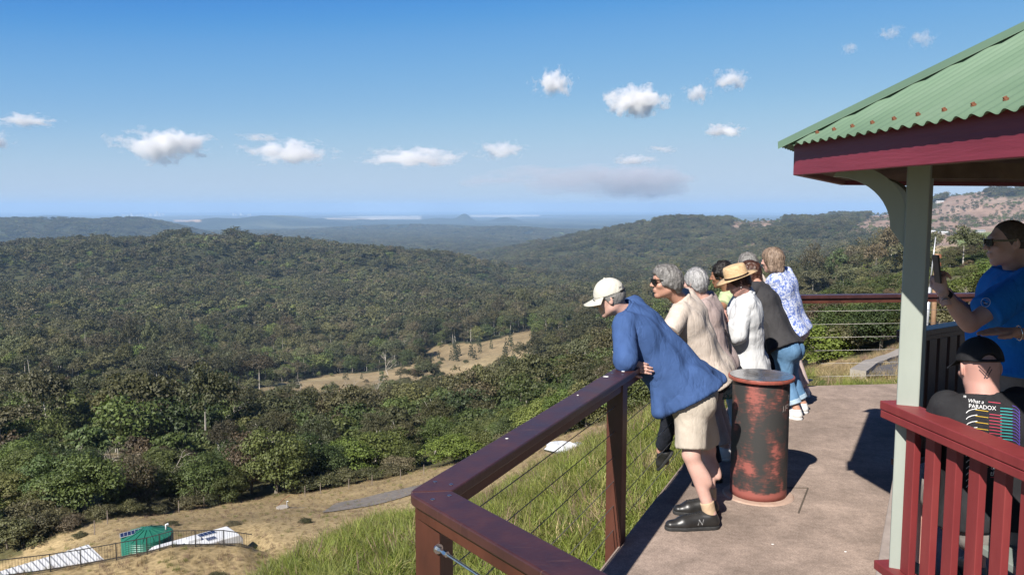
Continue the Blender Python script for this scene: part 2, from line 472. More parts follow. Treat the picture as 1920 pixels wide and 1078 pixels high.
#   polygon, rmin, rmax, cover  (1 dry pasture, 2 green pasture, 3 sand, 4 bare earth)
CLEAR = [
 ([(795,652),(905,643),(1005,612),(1010,628),(925,652),(850,676),(800,672)], 480, 1100, 1),
 ([(478,712),(520,716),(600,703),(700,698),(745,688),(905,658),(1005,640),(1075,618),(1095,626),(1010,655),(990,676),(905,698),(850,716),(800,694),(740,716),(640,738),(520,734)], 350, 1100, 1),
 ([(555,762),(600,755),(605,775),(560,782)], 200, 700, 1),
 ([(120,872),(190,846),(220,850),(205,868),(140,886)], 90, 400, 1),
 ([(35,655),(95,632),(110,640),(60,662)], 500, 1500, 4),
 ([(205,452),(260,438),(320,440),(300,456),(230,462)], 1300, 2600, 2),
 ([(355,446),(372,432),(440,434),(432,448),(380,454)], 1300, 2600, 2),
 ([(1165,420),(1185,409),(1228,410),(1222,421)], 2500, 4500, 1),
 ([(1372,428),(1385,408),(1475,404),(1465,424)], 2500, 4500, 1),
 ([(1288,449),(1335,444),(1340,452),(1300,456)], 2000, 4500, 2),
 ([(1370,466),(1420,456),(1425,468),(1385,474)], 1800, 4500, 1),
 ([(1585,446),(1610,425),(1660,392),(1705,380),(1705,436),(1650,444)], 1800, 5000, 1),
 ([(1705,400),(1760,378),(1850,372),(1940,368),(1960,480),(1830,482),(1760,478),(1705,470)], 900, 3300, 1),
 ([(1740,386),(1790,362),(1850,356),(1850,376),(1760,392)], 1800, 4500, 1),
 ([(1770,446),(1930,422),(1960,448),(1800,462)], 900, 3300, 2),
 ([(600,408),(700,405),(790,405),(790,411),(640,412)], 9000, 30000, 3),
 ([(880,403),(1010,402),(1010,406),(880,407)], 16000, 33000, 3),
 ([(330,411),(375,410),(375,414),(330,415)], 9000, 33000, 4),
 ([(1040,436),(1062,434),(1062,440),(1040,441)], 2500, 9000, 2),
]
def cover(x, y, z):
    """0 forest; 1 dry; 2 green pasture; 3 sand; 4 earth; 5 near meadow"""
    p = np.stack([x, y, z], -1)
    px, py, dep = project(p)
    r = np.hypot(x, y)
    jx = fbm(x / (r * 0.03 + 4), y / (r * 0.03 + 4), 0, 3, 21) * 12; jy = fbm(x / (r * 0.03 + 4), y / (r * 0.03 + 4), 5, 3, 22) * 4
    c = np.zeros(np.shape(x), int)
    ok = dep > 1
    for poly, r0, r1, k in CLEAR:
        small = 0.25 if k == 3 else 1.0
        dn = 13.0 if (k == 1 and r1 == 1100) else 0.0
        c = np.where(ok & (r > r0) & (r < r1) & (inpoly(px + jx * small, py + jy * small, poly) | inpoly(px + jx * small, py + jy * small - dn, poly)), k, c)
    return c
# the edge of the bush round the meadow: distance at which the trees begin, by column
TL_PX = [-420, 0, 120, 200, 330, 480, 600, 690, 850, 1000, 1120, 1240, 1400, 1520, 1600, 1650, 1720, 1790, 1930, 2250]
TL_R = [70, 77, 80, 84, 92, 97, 100, 102, 101, 92, 78, 60, 50, 44, 40, 37, 38, 35, 31, 26]
def treeline(x, y):
    a = np.degrees(np.arctan2(x, y))
    return np.interp(a, [cdeg(p) for p in TL_PX], TL_R, left=66, right=30)

CV = cover(XG, YG, ZG)
TLG = treeline(XG, YG)
meadow = RG < TLG * (1.0 + 0.05 * fbm(XG / 8, YG / 8, 0, 3, 31))
n1 = fbm(XG / 14, YG / 14, 0, 4, 41)[..., None]; n2 = fbm(XG / 90, YG / 90, 0, 4, 42)[..., None]; n3 = fbm(XG / 700, YG / 700, 0, 4, 43)[..., None]
def C(*c): return np.array(c)
FLOOR = C(.045, .048, .024) + (1 - sst(120, 220, RG))[..., None] * C(.055, .045, .02)
base = FLOOR * (1 + .35 * n2)
farv = sst(5000, 8000, RG)[..., None]
farc = C(.030, .040, .030) * (1 + .9 * n3) + np.clip(n3 - .25, 0, 1) * C(.16, .13, .06)
base = base * (1 - farv) + farc * farv
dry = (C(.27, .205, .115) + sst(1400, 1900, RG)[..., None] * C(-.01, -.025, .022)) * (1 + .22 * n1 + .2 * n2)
grn = C(.135, .165, .055) * (1 + .2 * n1)
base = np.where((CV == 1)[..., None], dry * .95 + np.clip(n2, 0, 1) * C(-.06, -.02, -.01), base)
base = np.where((CV == 2)[..., None], grn, base)
base = np.where((CV == 3)[..., None], C(.42, .38, .31) * (1 + .5 * n3), base)
base = np.where((CV == 4)[..., None], C(.34, .24, .16) * (1 + .2 * n1), base)
mdry = C(.31, .235, .125) * (1 + .3 * n1 + .2 * n2)
mgrn = C(.10, .125, .035) * (1 + .3 * n1)
gmix = (1 - sst(16, 26, RG + 5 * fbm(XG / 6, YG / 6, 0, 3, 44)))[..., None]
base = np.where(meadow[..., None], mdry * (1 - gmix) + mgrn * gmix, base)
VCOL = np.clip(base, .005, .9)

idx = np.arange(NA * NR).reshape(NA, NR)
a0, a1 = idx[:-1, :-1], idx[1:, :-1]
quads = np.stack([idx[:-1, :-1], idx[:-1, 1:], idx[1:, 1:], idx[1:, :-1]], -1).reshape(-1, 4)
seam = np.stack([idx[-1, :-1], idx[-1, 1:], idx[0, 1:], idx[0, :-1]], -1).reshape(-1, 4)
V = np.stack([XG, YG, ZG], -1).reshape(-1, 3)
V = np.vstack([V, [[0, 0, -.45]]])
fan = np.stack([np.full(NA, NA * NR), idx[:, 0], np.roll(idx[:, 0], -1)], -1)
me = mesh_np('terrain', V, [np.concatenate([quads, seam])[:, ::-1], fan[:, ::-1]], smooth=True)
ca = me.attributes.new('ground', 'FLOAT_COLOR', 'POINT')
rgba = np.ones((len(V), 4), np.float32); rgba[:-1, :3] = VCOL.reshape(-1, 3); rgba[-1, :3] = (.2, .17, .08)
ca.data.foreach_set('color', rgba.ravel())
m, nt, b, out = mat('ground_cover')
at = nt.nodes.new('ShaderNodeAttribute'); at.attribute_name = 'ground'
tc = nt.nodes.new('ShaderNodeTexCoord')
mixs = []
cur = at.outputs['Color']
for sc_, amt in ((3.5, .75), (0.35, .5), (0.03, .5), (0.006, .5)):
    nz = nt.nodes.new('ShaderNodeTexNoise'); nz.inputs['Scale'].default_value = sc_; nz.inputs['Detail'].default_value = 4
    nt.links.new(tc.outputs['Object'], nz.inputs['Vector'])
    mr = nt.nodes.new('ShaderNodeMapRange'); mr.inputs['From Min'].default_value = .25; mr.inputs['From Max'].default_value = .75
    mr.inputs['To Min'].default_value = 1 - amt / 2; mr.inputs['To Max'].default_value = 1 + amt / 2
    nt.links.new(nz.outputs['Fac'], mr.inputs['Value'])
    s_ = nt.nodes.new('ShaderNodeVectorMath'); s_.operation = 'SCALE'
    nt.links.new(cur, s_.inputs[0]); nt.links.new(mr.outputs['Result'], s_.inputs['Scale'])
    cur = s_.outputs['Vector']
nt.links.new(cur, b.inputs['Base Color'])
b.inputs['Roughness'].default_value = .95; b.inputs['Specular IOR Level'].default_value = .1
terrain = obj('terrain', me, m); tag(terrain, 'hillside, valleys, ridges and coastal plain', 'terrain', kind='structure')

# the sea: a ring beyond the coast, out to the horizon
mb = MB()
na = 90
aa = np.radians(np.linspace(-60, 60, na))
Vs = [(math.sin(a) * r, math.cos(a) * r, SEA) for r in (24000.0, 51500.0) for a in aa]
mb.add(Vs, [(i, i + 1, na + i + 1, na + i) for i in range(na - 1)])
m_sea = pmat('sea_water', [(.012, .05, .11), (.02, .07, .14)], scale=.0006, rough=.35, spec=.5)
sea = mb.build('sea', m_sea); tag(sea, 'blue sea along the horizon', 'sea', kind='structure')
# ------------------------------------------------------------------ vegetation
def deck_poly_sd(x, y):
    """signed distance outside the platform's edge (positive outside)"""
    m_ = np.full(np.shape(x), -1e9)
    for i in range(6):
        ax, ay = DECK[i]; bx, by = DECK[(i + 1) % 6]
        L_ = math.hypot(bx - ax, by - ay); nx_, ny_ = -(by - ay) / L_, (bx - ax) / L_
        m_ = np.maximum(m_, (x - ax) * nx_ + (y - ay) * ny_)
    return m_
DA = math.radians(24.3); SIDE = 7.42
C0 = np.array(Pz(806, 921, 1.1)[:2])
def hdg(d): return np.array([math.sin(math.radians(d)), math.cos(math.radians(d))])
DECK = [C0]
for k in range(5): DECK.append(DECK[-1] + SIDE * hdg(24.3 + 60 * k))
def leaf_quads(rng, cen, nrm, size, droop=0.0, long=1.0):
    """diamond leaves (two triangles each) at cen, facing about nrm"""
    n = len(cen)
    t = rng.normal(size=(n, 3)); t[:, 2] -= droop
    t -= nrm * (t * nrm).sum(1, keepdims=True)
    t /= np.linalg.norm(t, axis=1, keepdims=True) + 1e-9
    s = np.cross(nrm, t)
    sz = (size * rng.uniform(.7, 1.35, n))[:, None]
    v = np.stack([cen - t * sz * long * .5, cen + s * sz * .36 + nrm * sz * .06, cen + t * sz * long * .5, cen - s * sz * .36 + nrm * sz * .06], 1).reshape(-1, 3)
    return v, np.arange(n * 4).reshape(n, 4)

def crown_np(rng, kind, nclump, nleaf, leaf):
    """clumps of leaves through the crown's volume; unit crown: radius about 1, height by kind; z=0 is the crown's foot"""
    if kind == 'euc': rx, rz, cz, shell, cr = 1.0, .8, 1.0, .55, (.24, .42)
    elif kind == 'round': rx, rz, cz, shell, cr = 1.0, .85, .85, .7, (.28, .46)
    elif kind == 'flat': rx, rz, cz, shell, cr = 1.1, .5, .7, .6, (.25, .42)
    elif kind == 'shrub': rx, rz, cz, shell, cr = 1.0, .6, .5, .6, (.25, .45)
    elif kind == 'cone': rx, rz, cz, shell, cr = .55, 1.4, 1.35, .6, (.16, .3)
    V, LV = [], []
    lob = rng.uniform(0, 6.28, 4)
    for c in range(nclump):
        d = rng.normal(size=3); d /= np.linalg.norm(d)
        if kind != 'cone' and d[2] < (-.75 if kind == 'round' else -.35): d[2] *= -.6
        rad = shell + (1 - shell) * rng.random() ** .6
        ang = math.atan2(d[1], d[0])
        w = 1 + .18 * math.sin(2 * ang + lob[0]) + .13 * math.sin(3 * ang + lob[1]) + .12 * math.sin(5 * d[2] + lob[2])
        p = d * rad * w * (.88 if kind != 'euc' else .95)
        p = p * np.array([rx, rx, rz])
        if kind == 'cone':
            h = rng.random() ** 1.3; a = rng.uniform(0, 6.28); q = (1 - h) * .62 + .04
            p = np.array([math.cos(a) * q, math.sin(a) * q, (h * 2 - 1) * rz])
        p[2] += cz
        r = rng.uniform(*cr) * (1.0 if kind != 'cone' else (1.15 - (p[2] - cz + rz) / (2 * rz) * .75))
        k = max(3, int(nleaf * rng.uniform(.7, 1.3)))
        q = rng.normal(size=(k, 3)); q /= np.linalg.norm(q, axis=1, keepdims=True)
        q[:, 2] = np.where(q[:, 2] < -.3, -q[:, 2] * .6, q[:, 2])
        cen = p + q * r * rng.uniform(.55, 1.05, (k, 1)) * np.array([1, 1, .72])
        nr = q + rng.normal(size=(k, 3)) * .38 + np.array([0, 0, .25]); nr /= np.linalg.norm(nr, axis=1, keepdims=True)
        v, _ = leaf_quads(rng, cen, nr, leaf, .3 if kind == 'euc' else 0)
        V.append(v)
        LV.append(np.repeat(np.clip(rng.uniform(.3, .7) + rng.normal(0, .2, k), 0, 1), 4))
    V = np.concatenate(V); LV = np.concatenate(LV)
    return V, np.arange(len(V)).reshape(-1, 4), LV

def set_lv(me, lv):
    a = me.attributes.new('lv', 'FLOAT', 'POINT'); a.data.foreach_set('value', np.asarray(lv, np.float32))

def limb_np(rng, base, d, length, r0, r1, n=5, bend=.25, seg=6):
    pts = [np.array(base, float)]; d = np.array(d, float); d /= np.linalg.norm(d)
    for i in range(n):
        d = d + rng.normal(size=3) * bend * .5; d /= np.linalg.norm(d)
        pts.append(pts[-1] + d * length / n)
    return pts, np.linspace(r0, r1, n + 1)

def trunk_mb(rng, h, r, limbs=4, spread=1.0, rise=1.0):
    mb = MB()
    pts, rad = limb_np(rng, (0, 0, -.5), (rng.normal() * .06, rng.normal() * .06, 1), h + .5, r, r * .55, 6, .1)
    mb.tube(pts, rad, 7)
    for k in range(limbs):
        a = 6.283 * k / limbs + rng.uniform(-.5, .5)
        st = pts[rng.integers(3, 7)]
        p2, r2 = limb_np(rng, st, (math.cos(a) * spread, math.sin(a) * spread, rise * rng.uniform(.6, 1.3)), h * rng.uniform(.35, .6), r * .5, r * .12, 5, .35)
        mb.tube(p2, r2, 5)
    return mb

def dead_mb(rng, h, r, levels=3):
    mb = MB()
    def grow(base, d, L, r0, lv):
        pts, rad = limb_np(rng, base, d, L, r0, r0 * .45, 5, .32)
        mb.tube(pts, rad, 5 if lv else 4)
        if lv == 0: return
        for k in range(rng.integers(3, 5)):
            st = pts[rng.integers(2, 6)]
            d2 = np.array(d) * .8 + rng.normal(size=3) * .55; d2[2] = abs(d2[2]) * .7 + .2
            grow(st, d2, L * rng.uniform(.45, .68), r0 * .5, lv - 1)
    grow((0, 0, -.4), (rng.normal() * .1, rng.normal() * .1, 1), h * .55, r, levels)
    return mb

M_EUC = leaf_mat('eucalypt_leaf', [(.0717, .0739, .0291), (.0896, .0806, .0370), (.0672, .0762, .0336), (.1053, .0874, .0493), (.0560, .0650, .0302), (.0941, .0896, .0314)], .2)
M_RAIN = leaf_mat('rainforest_leaf', [(.0520, .0780, .0247), (.0858, .1144, .0299), (.0624, .0884, .0325), (.1105, .1300, .0364), (.0572, .0754, .0273)], .22)
M_BRIGHT = leaf_mat('bright_leaf', [(.1207, .1552, .0299), (.0978, .1437, .0345), (.1380, .1610, .0403)], .28)
M_OLIVE = leaf_mat('olive_leaf', [(.1207, .1323, .0414), (.0978, .1207, .0345), (.1380, .1357, .0517)], .28)
M_RUST = leaf_mat('brown_leaf', [(.072, .055, .030), (.088, .064, .038), (.064, .054, .028)], .2)
M_SCRUB = leaf_mat('scrub_leaf', [(.0978, .0978, .0403), (.1150, .1035, .0517), (.0747, .0862, .0322), (.1380, .1092, .0690)], .2)
M_CONE = leaf_mat('conifer_leaf', [(.022, .038, .016), (.028, .044, .018)], .12)
M_BARK = pmat('bark', [(.10, .08, .06), (.22, .19, .15)], 3, .9, .5, 12)
M_PALEBARK = pmat('pale_bark', [(.30, .27, .23), (.52, .48, .42)], 4, .85, .4, 10)
M_DEADWOOD = pmat('dead_wood', [(.30, .26, .22), (.50, .45, .39)], 4, .9, .3, 10)

# ---- prototypes for the distant forest, each a crown and a trunk in one mesh (only instanced, never linked)
def lod_proto(name, seed, kind, ncl, nlf, leaf, R, hcrown, ctr_h, lm, bark, trunk=True):
    rng = np.random.default_rng(seed)
    V, F, LV = crown_np(rng, kind, ncl, nlf, leaf)
    V = V * np.array([R, R, hcrown]); V[:, 2] += ctr_h
    nF = len(F)
    mb = MB()
    if trunk:
        mb.tube([(0, 0, -2), (rng.normal() * .3, rng.normal() * .3, ctr_h * .6), (rng.normal() * .5, rng.normal() * .5, ctr_h + hcrown)], [.32, .24, .1], 4, cap=False)
    tv = np.array(mb.v).reshape(-1, 3); tf = np.array(mb.f, dtype=int).reshape(-1, 4)
    VV = np.vstack([V, tv]) if len(tv) else V
    FF = np.vstack([F, tf + len(V)]) if len(tv) else F
    me = mesh_np(name, VV, FF)
    set_lv(me, np.concatenate([LV, np.full(len(VV) - len(LV), .5)]))
    me.materials.append(lm); me.materials.append(bark)
    mi = np.zeros(len(FF), np.int32); mi[nF:] = 1
    me.polygons.foreach_set('material_index', mi)
    return bpy.data.objects.new(name, me)

def proto_coll(name, objs):
    c = bpy.data.collections.new(name)
    for o in objs: c.objects.link(o)
    return c

def scatter(name, coll, pts, rotz, scl, pick, label, cat, tilt=None):
    """one object whose points carry instances of the prototypes in coll"""
    me = bpy.data.meshes.new(name)
    n = len(pts)
    me.vertices.add(n)
    me.vertices.foreach_set('co', np.asarray(pts, np.float32).ravel())
    rot = np.zeros((n, 3), np.float32); rot[:, 2] = rotz
    if tilt is not None: rot[:, :2] = tilt
    a = me.attributes.new('rot', 'FLOAT_VECTOR', 'POINT'); a.data.foreach_set('vector', rot.ravel())
    a = me.attributes.new('scl', 'FLOAT_VECTOR', 'POINT'); a.data.foreach_set('vector', np.asarray(scl, np.float32).ravel())
    a = me.attributes.new('pick', 'INT', 'POINT'); a.data.foreach_set('value', np.asarray(pick, np.int32))
    o = obj(name, me)
    ng = bpy.data.node_groups.new(name + '_nodes', 'GeometryNodeTree')
    ng.interface.new_socket('Geometry', in_out='INPUT', socket_type='NodeSocketGeometry')
    ng.interface.new_socket('Geometry', in_out='OUTPUT', socket_type='NodeSocketGeometry')
    N, L = ng.nodes.new, ng.links.new
    gi, go = N('NodeGroupInput'), N('NodeGroupOutput')
    ip = N('GeometryNodeInstanceOnPoints')
    ci = N('GeometryNodeCollectionInfo'); ci.inputs['Collection'].default_value = coll
    ci.inputs['Separate Children'].default_value = True; ci.inputs['Reset Children'].default_value = True
    def named(nm, t):
        x = N('GeometryNodeInputNamedAttribute'); x.data_type = t; x.inputs['Name'].default_value = nm
        return x.outputs['Attribute']
    L(gi.outputs[0], ip.inputs['Points']); L(ci.outputs[0], ip.inputs['Instance'])
    ip.inputs['Pick Instance'].default_value = True
    L(named('pick', 'INT'), ip.inputs['Instance Index'])
    er = N('FunctionNodeEulerToRotation')
    L(named('rot', 'FLOAT_VECTOR'), er.inputs[0]); L(er.outputs[0], ip.inputs['Rotation'])
    L(named('scl', 'FLOAT_VECTOR'), ip.inputs['Scale'])
    L(ip.outputs['Instances'], go.inputs[0])
    md = o.modifiers.new('scatter', 'NODES'); md.node_group = ng
    return tag(o, label, cat, kind='stuff')

# ---- candidate tree positions
rng = np.random.default_rng(12)
def ring_points(r0, r1, s, a0=-40, a1=40):
    """jittered points between r0 and r1 with spacing s"""
    rows = int((r1 - r0) / s)
    out_ = []
    for i in range(rows):
        r = r0 + (i + .5) * s
        n = max(1, int(math.radians(a1 - a0) * r / s))
        a = np.radians(a0) + (np.arange(n) + rng.uniform(-.45, .45, n) + .5) * math.radians(a1 - a0) / n
        rr = r + rng.uniform(-.45, .45, n) * s
        out_.append(np.stack([np.sin(a) * rr, np.cos(a) * rr], -1))
    return np.concatenate(out_)

sky_tan = (ZG - CAMH) / RG
canopy = np.where((CV == 0) & (~meadow), np.where(RG < 150, 3.0, 8.0), 0.0)
RUN = np.maximum.accumulate((ZG + canopy - CAMH) / RG, axis=1)
def visible(x, y, z, htop, margin=.006):
    r = np.hypot(x, y); a = np.degrees(np.arctan2(x, y))
    k = np.clip(np.searchsorted(ANG[:461], a), 0, 460)
    j = np.clip(np.searchsorted(RR, r) - 3, 0, NR - 1)
    return (z + htop - CAMH) / r > RUN[k, j] - margin

segs = []
for r0, r1, s in [(28, 60, 3.6), (60, 110, 4.6), (110, 180, 5.6), (180, 420, 5.2), (420, 900, 6.8), (900, 1600, 8.6), (1600, 2600, 10.5), (2600, 4200, 13), (4200, 9500, 24)]:
    p = ring_points(r0, r1, s)
    segs.append(np.column_stack([p, np.full(len(p), s)]))
cand = np.concatenate(segs)
cx, cyy, cs = cand.T
cz_ = Hgrid(cx, cyy)
rr_ = np.hypot(cx, cyy)
cov = cover(cx, cyy, cz_)
patch = fbm(cx / 60, cyy / 60, 0, 3, 61)
patch2 = fbm(cx / 130, cyy / 130, 0, 3, 62)
keep = rr_ > treeline(cx, cyy) + 1.0
keep &= (cov == 0) | ((cov == 1) & (rng.random(len(cx)) < np.where(rr_ > 1700, np.where(patch2 > .08, .5, .035), np.where(patch > -.15, .10, 0)))) | ((cov == 2) & (rng.random(len(cx)) < .03))
cpx, cpy, _ = project(np.column_stack([cx, cyy, cz_]))
right_hill = (cpx > 1590) & (rr_ > 1500) & (rr_ < 4500)
keep &= ~(right_hill & (cov == 0) & (patch2 < -.12) & (rng.random(len(cx)) < .8))
# scrubby open country low on the left of the near valley
scrub = (cpx < 360) & (cpy > 840) & (rr_ < 180)
keep &= ~(scrub & (patch < .05) & (rng.random(len(cx)) < .12))
keep &= ~((rr_ > 180) & (fbm(cx / (14 + rr_ * .006), cyy / (14 + rr_ * .006), 0, 2, 66) < -.34))
keep &= visible(cx, cyy, cz_, np.where(rr_ < 60, 5.0, np.where(rr_ < 150, 8.0, 19.0)))
cx, cyy, cs, cz_, rr_, cov, patch, patch2, cpx, cpy, scrub = [q[keep] for q in (cx, cyy, cs, cz_, rr_, cov, patch, patch2, cpx, cpy, scrub)]
print('trees', len(cx))

NEAR_R = 158.0
isnear = (rr_ < NEAR_R)
# ---- the forest beyond the near trees
midp = [lod_proto(f'mid_tree_{k}', 100 + k, kd, 56, 42, lf * .40, R, hc, th, lm, bk) for k, (kd, lf, R, hc, th, lm, bk) in enumerate([
    ('euc', .26, 1, 1, .75, M_EUC, M_PALEBARK), ('euc', .26, 1.0, 1.25, .9, M_EUC, M_PALEBARK), ('round', .26, 1.0, 1.05, .4, M_RAIN, M_BARK), ('euc', .24, .85, 1.3, .9, M_EUC, M_PALEBARK),
    ('round', .25, 1.05, .95, .5, M_EUC, M_BARK), ('round', .25, 1.0, .9, .3, M_OLIVE, M_BARK), ('cone', .22, 1.0, 1.1, .2, M_CONE, M_BARK), ('shrub', .26, 1.0, 1.0, .05, M_SCRUB, M_BARK), ('euc', .24, .9, 1.1, .8, M_RUST, M_PALEBARK)])]
farp = [lod_proto(f'far_tree_{k}', 200 + k, kd, 26, 16, .21, 1, hc, th, lm, M_PALEBARK, False) for k, (kd, hc, th, lm) in enumerate([
    ('euc', 1.0, .5, M_EUC), ('round', 1.0, .4, M_EUC), ('euc', 1.2, .5, M_EUC), ('round', .9, .3, M_RAIN), ('euc', 1.1, .5, M_EUC), ('shrub', 1.0, .1, M_SCRUB), ('round', .9, .3, M_OLIVE)])]
# trunks in these unit prototypes were built in metres: squeeze them
for o in midp:
    me_ = o.data; n = len(me_.vertices); co = np.empty(n * 3, np.float32); me_.vertices.foreach_get('co', co); co = co.reshape(-1, 3)
    tr = np.zeros(n, bool)
    for p in me_.polygons:
        if p.material_index == 1: tr[list(p.vertices)] = True
    co[tr, :2] *= .13; me_.vertices.foreach_set('co', co.ravel())
midc, farc_ = proto_coll('mid_tree_kinds', midp), proto_coll('far_tree_kinds', farp)

def tree_sizes(n, r, cov_):
    R = rng.uniform(.42, .68, n)
    return R
sel = (~isnear) & (rr_ < 900)
n = int(sel.sum())
u = rng.random(n)
pk = np.select([u < .22, u < .40, u < .58, u < .72, u < .88, u < .93, u < .965], [0, 1, 2, 3, 4, 5, 8], 2)
lowv = (rr_[sel] < 330)
pk = np.where(lowv & (rng.random(n) < .45), rng.choice([2, 2, 5, 7, 2], n), pk)
pk = np.where((cov[sel] != 0), rng.choice([7, 2, 7, 5, 6], n), pk)
conif = (np.abs(cpx[sel] - 935) < 90) & (np.abs(cpy[sel] - 650) < 28) & (cov[sel] != 0)
pk = np.where(conif, 6, pk)
R = cs[sel] * (.38 + .95 * rng.random(n) ** 2.4)
R = np.where(cov[sel] != 0, rng.uniform(1.5, 3.2, n), R)
R = np.where(conif, rng.uniform(2.2, 3.4, n), R)
hs = np.where(cov[sel] != 0, R * rng.uniform(.9, 1.2, n), R * rng.uniform(.75, 1.15, n) * np.where(rng.random(n) < .1, 1.45, 1)); hs = np.where(conif, R * 1.3, hs)
hs = np.where(pk == 7, R * .9, hs)
cap_ = np.array([z_at(a_, float(np.interp(a_, [-420,0,400,480,700,800,900,1000,1100,1240,1500,1930], [720,715,725,738,742,722,706,682,640,605,565,500])), r_) for a_, r_ in zip(cpx[sel], rr_[sel])]) - cz_[sel]
capf = np.where(rr_[sel] < 520, np.clip(cap_ / (2.5 * hs), .35, 1), 1.0); hs = hs * capf; R = R * capf ** .5
pts = np.column_stack([cx[sel], cyy[sel], cz_[sel] - .4])
scatter('forest', midc, pts, rng.uniform(0, 6.28, n), np.column_stack([R, R, hs]), pk, 'dense eucalypt forest filling the valley below the lookout', 'forest')
sel = rr_ >= 900
n = int(sel.sum())
u = rng.random(n)
pk = np.select([u < .22, u < .45, u < .66, u < .80, u < .95], [0, 1, 2, 3, 4], 6)
pk = np.where(cov[sel] != 0, rng.choice([5, 3, 1], n), pk)
R = cs[sel] * (.36 + .95 * rng.random(n) ** 2.4)
R = np.where(cov[sel] != 0, rng.uniform(3, 6.5, n), R)
hs = np.clip(R * rng.uniform(.85, 1.3, n), 2.5, 9.0)
pts = np.column_stack([cx[sel], cyy[sel], cz_[sel] - 1.0])
scatter('distant_forest', farc_, pts, rng.uniform(0, 6.28, n), np.column_stack([R, R, hs]), pk, 'dark hazy forest covering the far ridges', 'forest')

# ---- near trees: every one a thing of its own, trunk and crown
KINDS = {}
CAP1 = ([-420,0,300,600,800,1000,1100,1240,1400,1500,1600,1680,1780,1850,1930,2250], [830,815,800,785,770,715,692,655,605,572,564,552,540,512,490,450])
CAP2 = ([-420,0,400,480,700,800,900,1000,1100,1240,1500,1930], [720,715,725,738,742,722,706,682,640,605,565,500])
def cap_factor(x, y, z, h):
    r = math.hypot(x, y); px_, py_, _ = project(np.array([[x, y, z]]))
    line = float(np.interp(px_[0], *(CAP1 if r < 160 else CAP2)))
    return min(1.0, max(.3, (z_at(px_[0], line, r) - z) / h))
def near_kind(key, seed, kind, ncl, nlf, leaf, R, hc, th, lm, bark, tr, limbs=4):
    rg = np.random.default_rng(seed)
    V, F, LV = crown_np(rg, kind, ncl, nlf, leaf / R)
    V = V * np.array([R, R, hc]); V[:, 2] += th
    me = mesh_np('crown', V, F); set_lv(me, LV); me.materials.append(lm)
    tm = trunk_mb(rg, th + hc * .9, tr, limbs)
    m2 = bpy.data.meshes.new('trunk'); m2.from_pydata(tm.v, [], tm.f); m2.materials.append(bark)
    KINDS.setdefault(key, []).append((m2, me))
for s in range(3):
    near_kind('rain', 300 + s, 'round', 70, 120, .22, 3.2, 3.1, .5, M_RAIN, M_BARK, .22)
    near_kind('euc', 310 + s, 'euc', 64, 100, .21, 3.0, 3.4, 3.8, M_EUC, M_PALEBARK, .22, 5)
    near_kind('shrub', 320 + s, 'shrub', 50, 80, .15, 1.7, 1.7, .2, M_SCRUB, M_BARK, .07)
for s in range(2):
    near_kind('bright', 330 + s, 'round', 90, 120, .27, 3.6, 2.7, .3, M_BRIGHT, M_BARK, .22)
    near_kind('olive', 340 + s, 'round', 80, 110, .2, 2.6, 2.4, .2, M_OLIVE, M_BARK, .16)
    near_kind('brown', 350 + s, 'round', 64, 110, .22, 2.9, 2.9, .6, M_RUST, M_BARK, .2)
LAB = {
 'rain': ('rainforest_tree', 'dense dark green rounded tree on the slope below the lookout', 'tree', 'dark rounded trees on the slope'),
 'euc': ('eucalypt_tree', 'grey green open crowned eucalypt with pale trunk below the lookout', 'tree', 'eucalypts on the slope'),
 'shrub': ('scrub_bush', 'low dull olive scrub bush at the edge of the dry grass', 'shrub', 'scrub bushes along the dry grass'),
 'bright': ('broadleaf_tree', 'broad yellow green big leaved tree at the edge of the meadow', 'tree', 'yellow green broadleaf trees'),
 'olive': ('olive_bush', 'bushy olive green tree with light sunlit leaves beside the meadow', 'tree', 'olive green bushy trees'),
 'brown': ('brown_tree', 'dull reddish brown leaved tree among the green ones', 'tree', 'brown leaved trees'),
}
ntree = 0
def plant(key, x, y, s, sz=None, rz=None, z=None):
    global ntree
    nm, lb, ct, gp = LAB[key]
    tm, cm = KINDS[key][ntree % len(KINDS[key])]
    ntree += 1
    e = empty(nm, (x, y, (H(x, y) if z is None else z) - .1), random.uniform(0, 6.28) if rz is None else rz)
    e.scale = (s, s, sz or s)
    link(bpy.data.objects.new('trunk', tm), e); link(bpy.data.objects.new('crown', cm), e)
    return tag(e, lb, ct, gp)
random.seed(5)
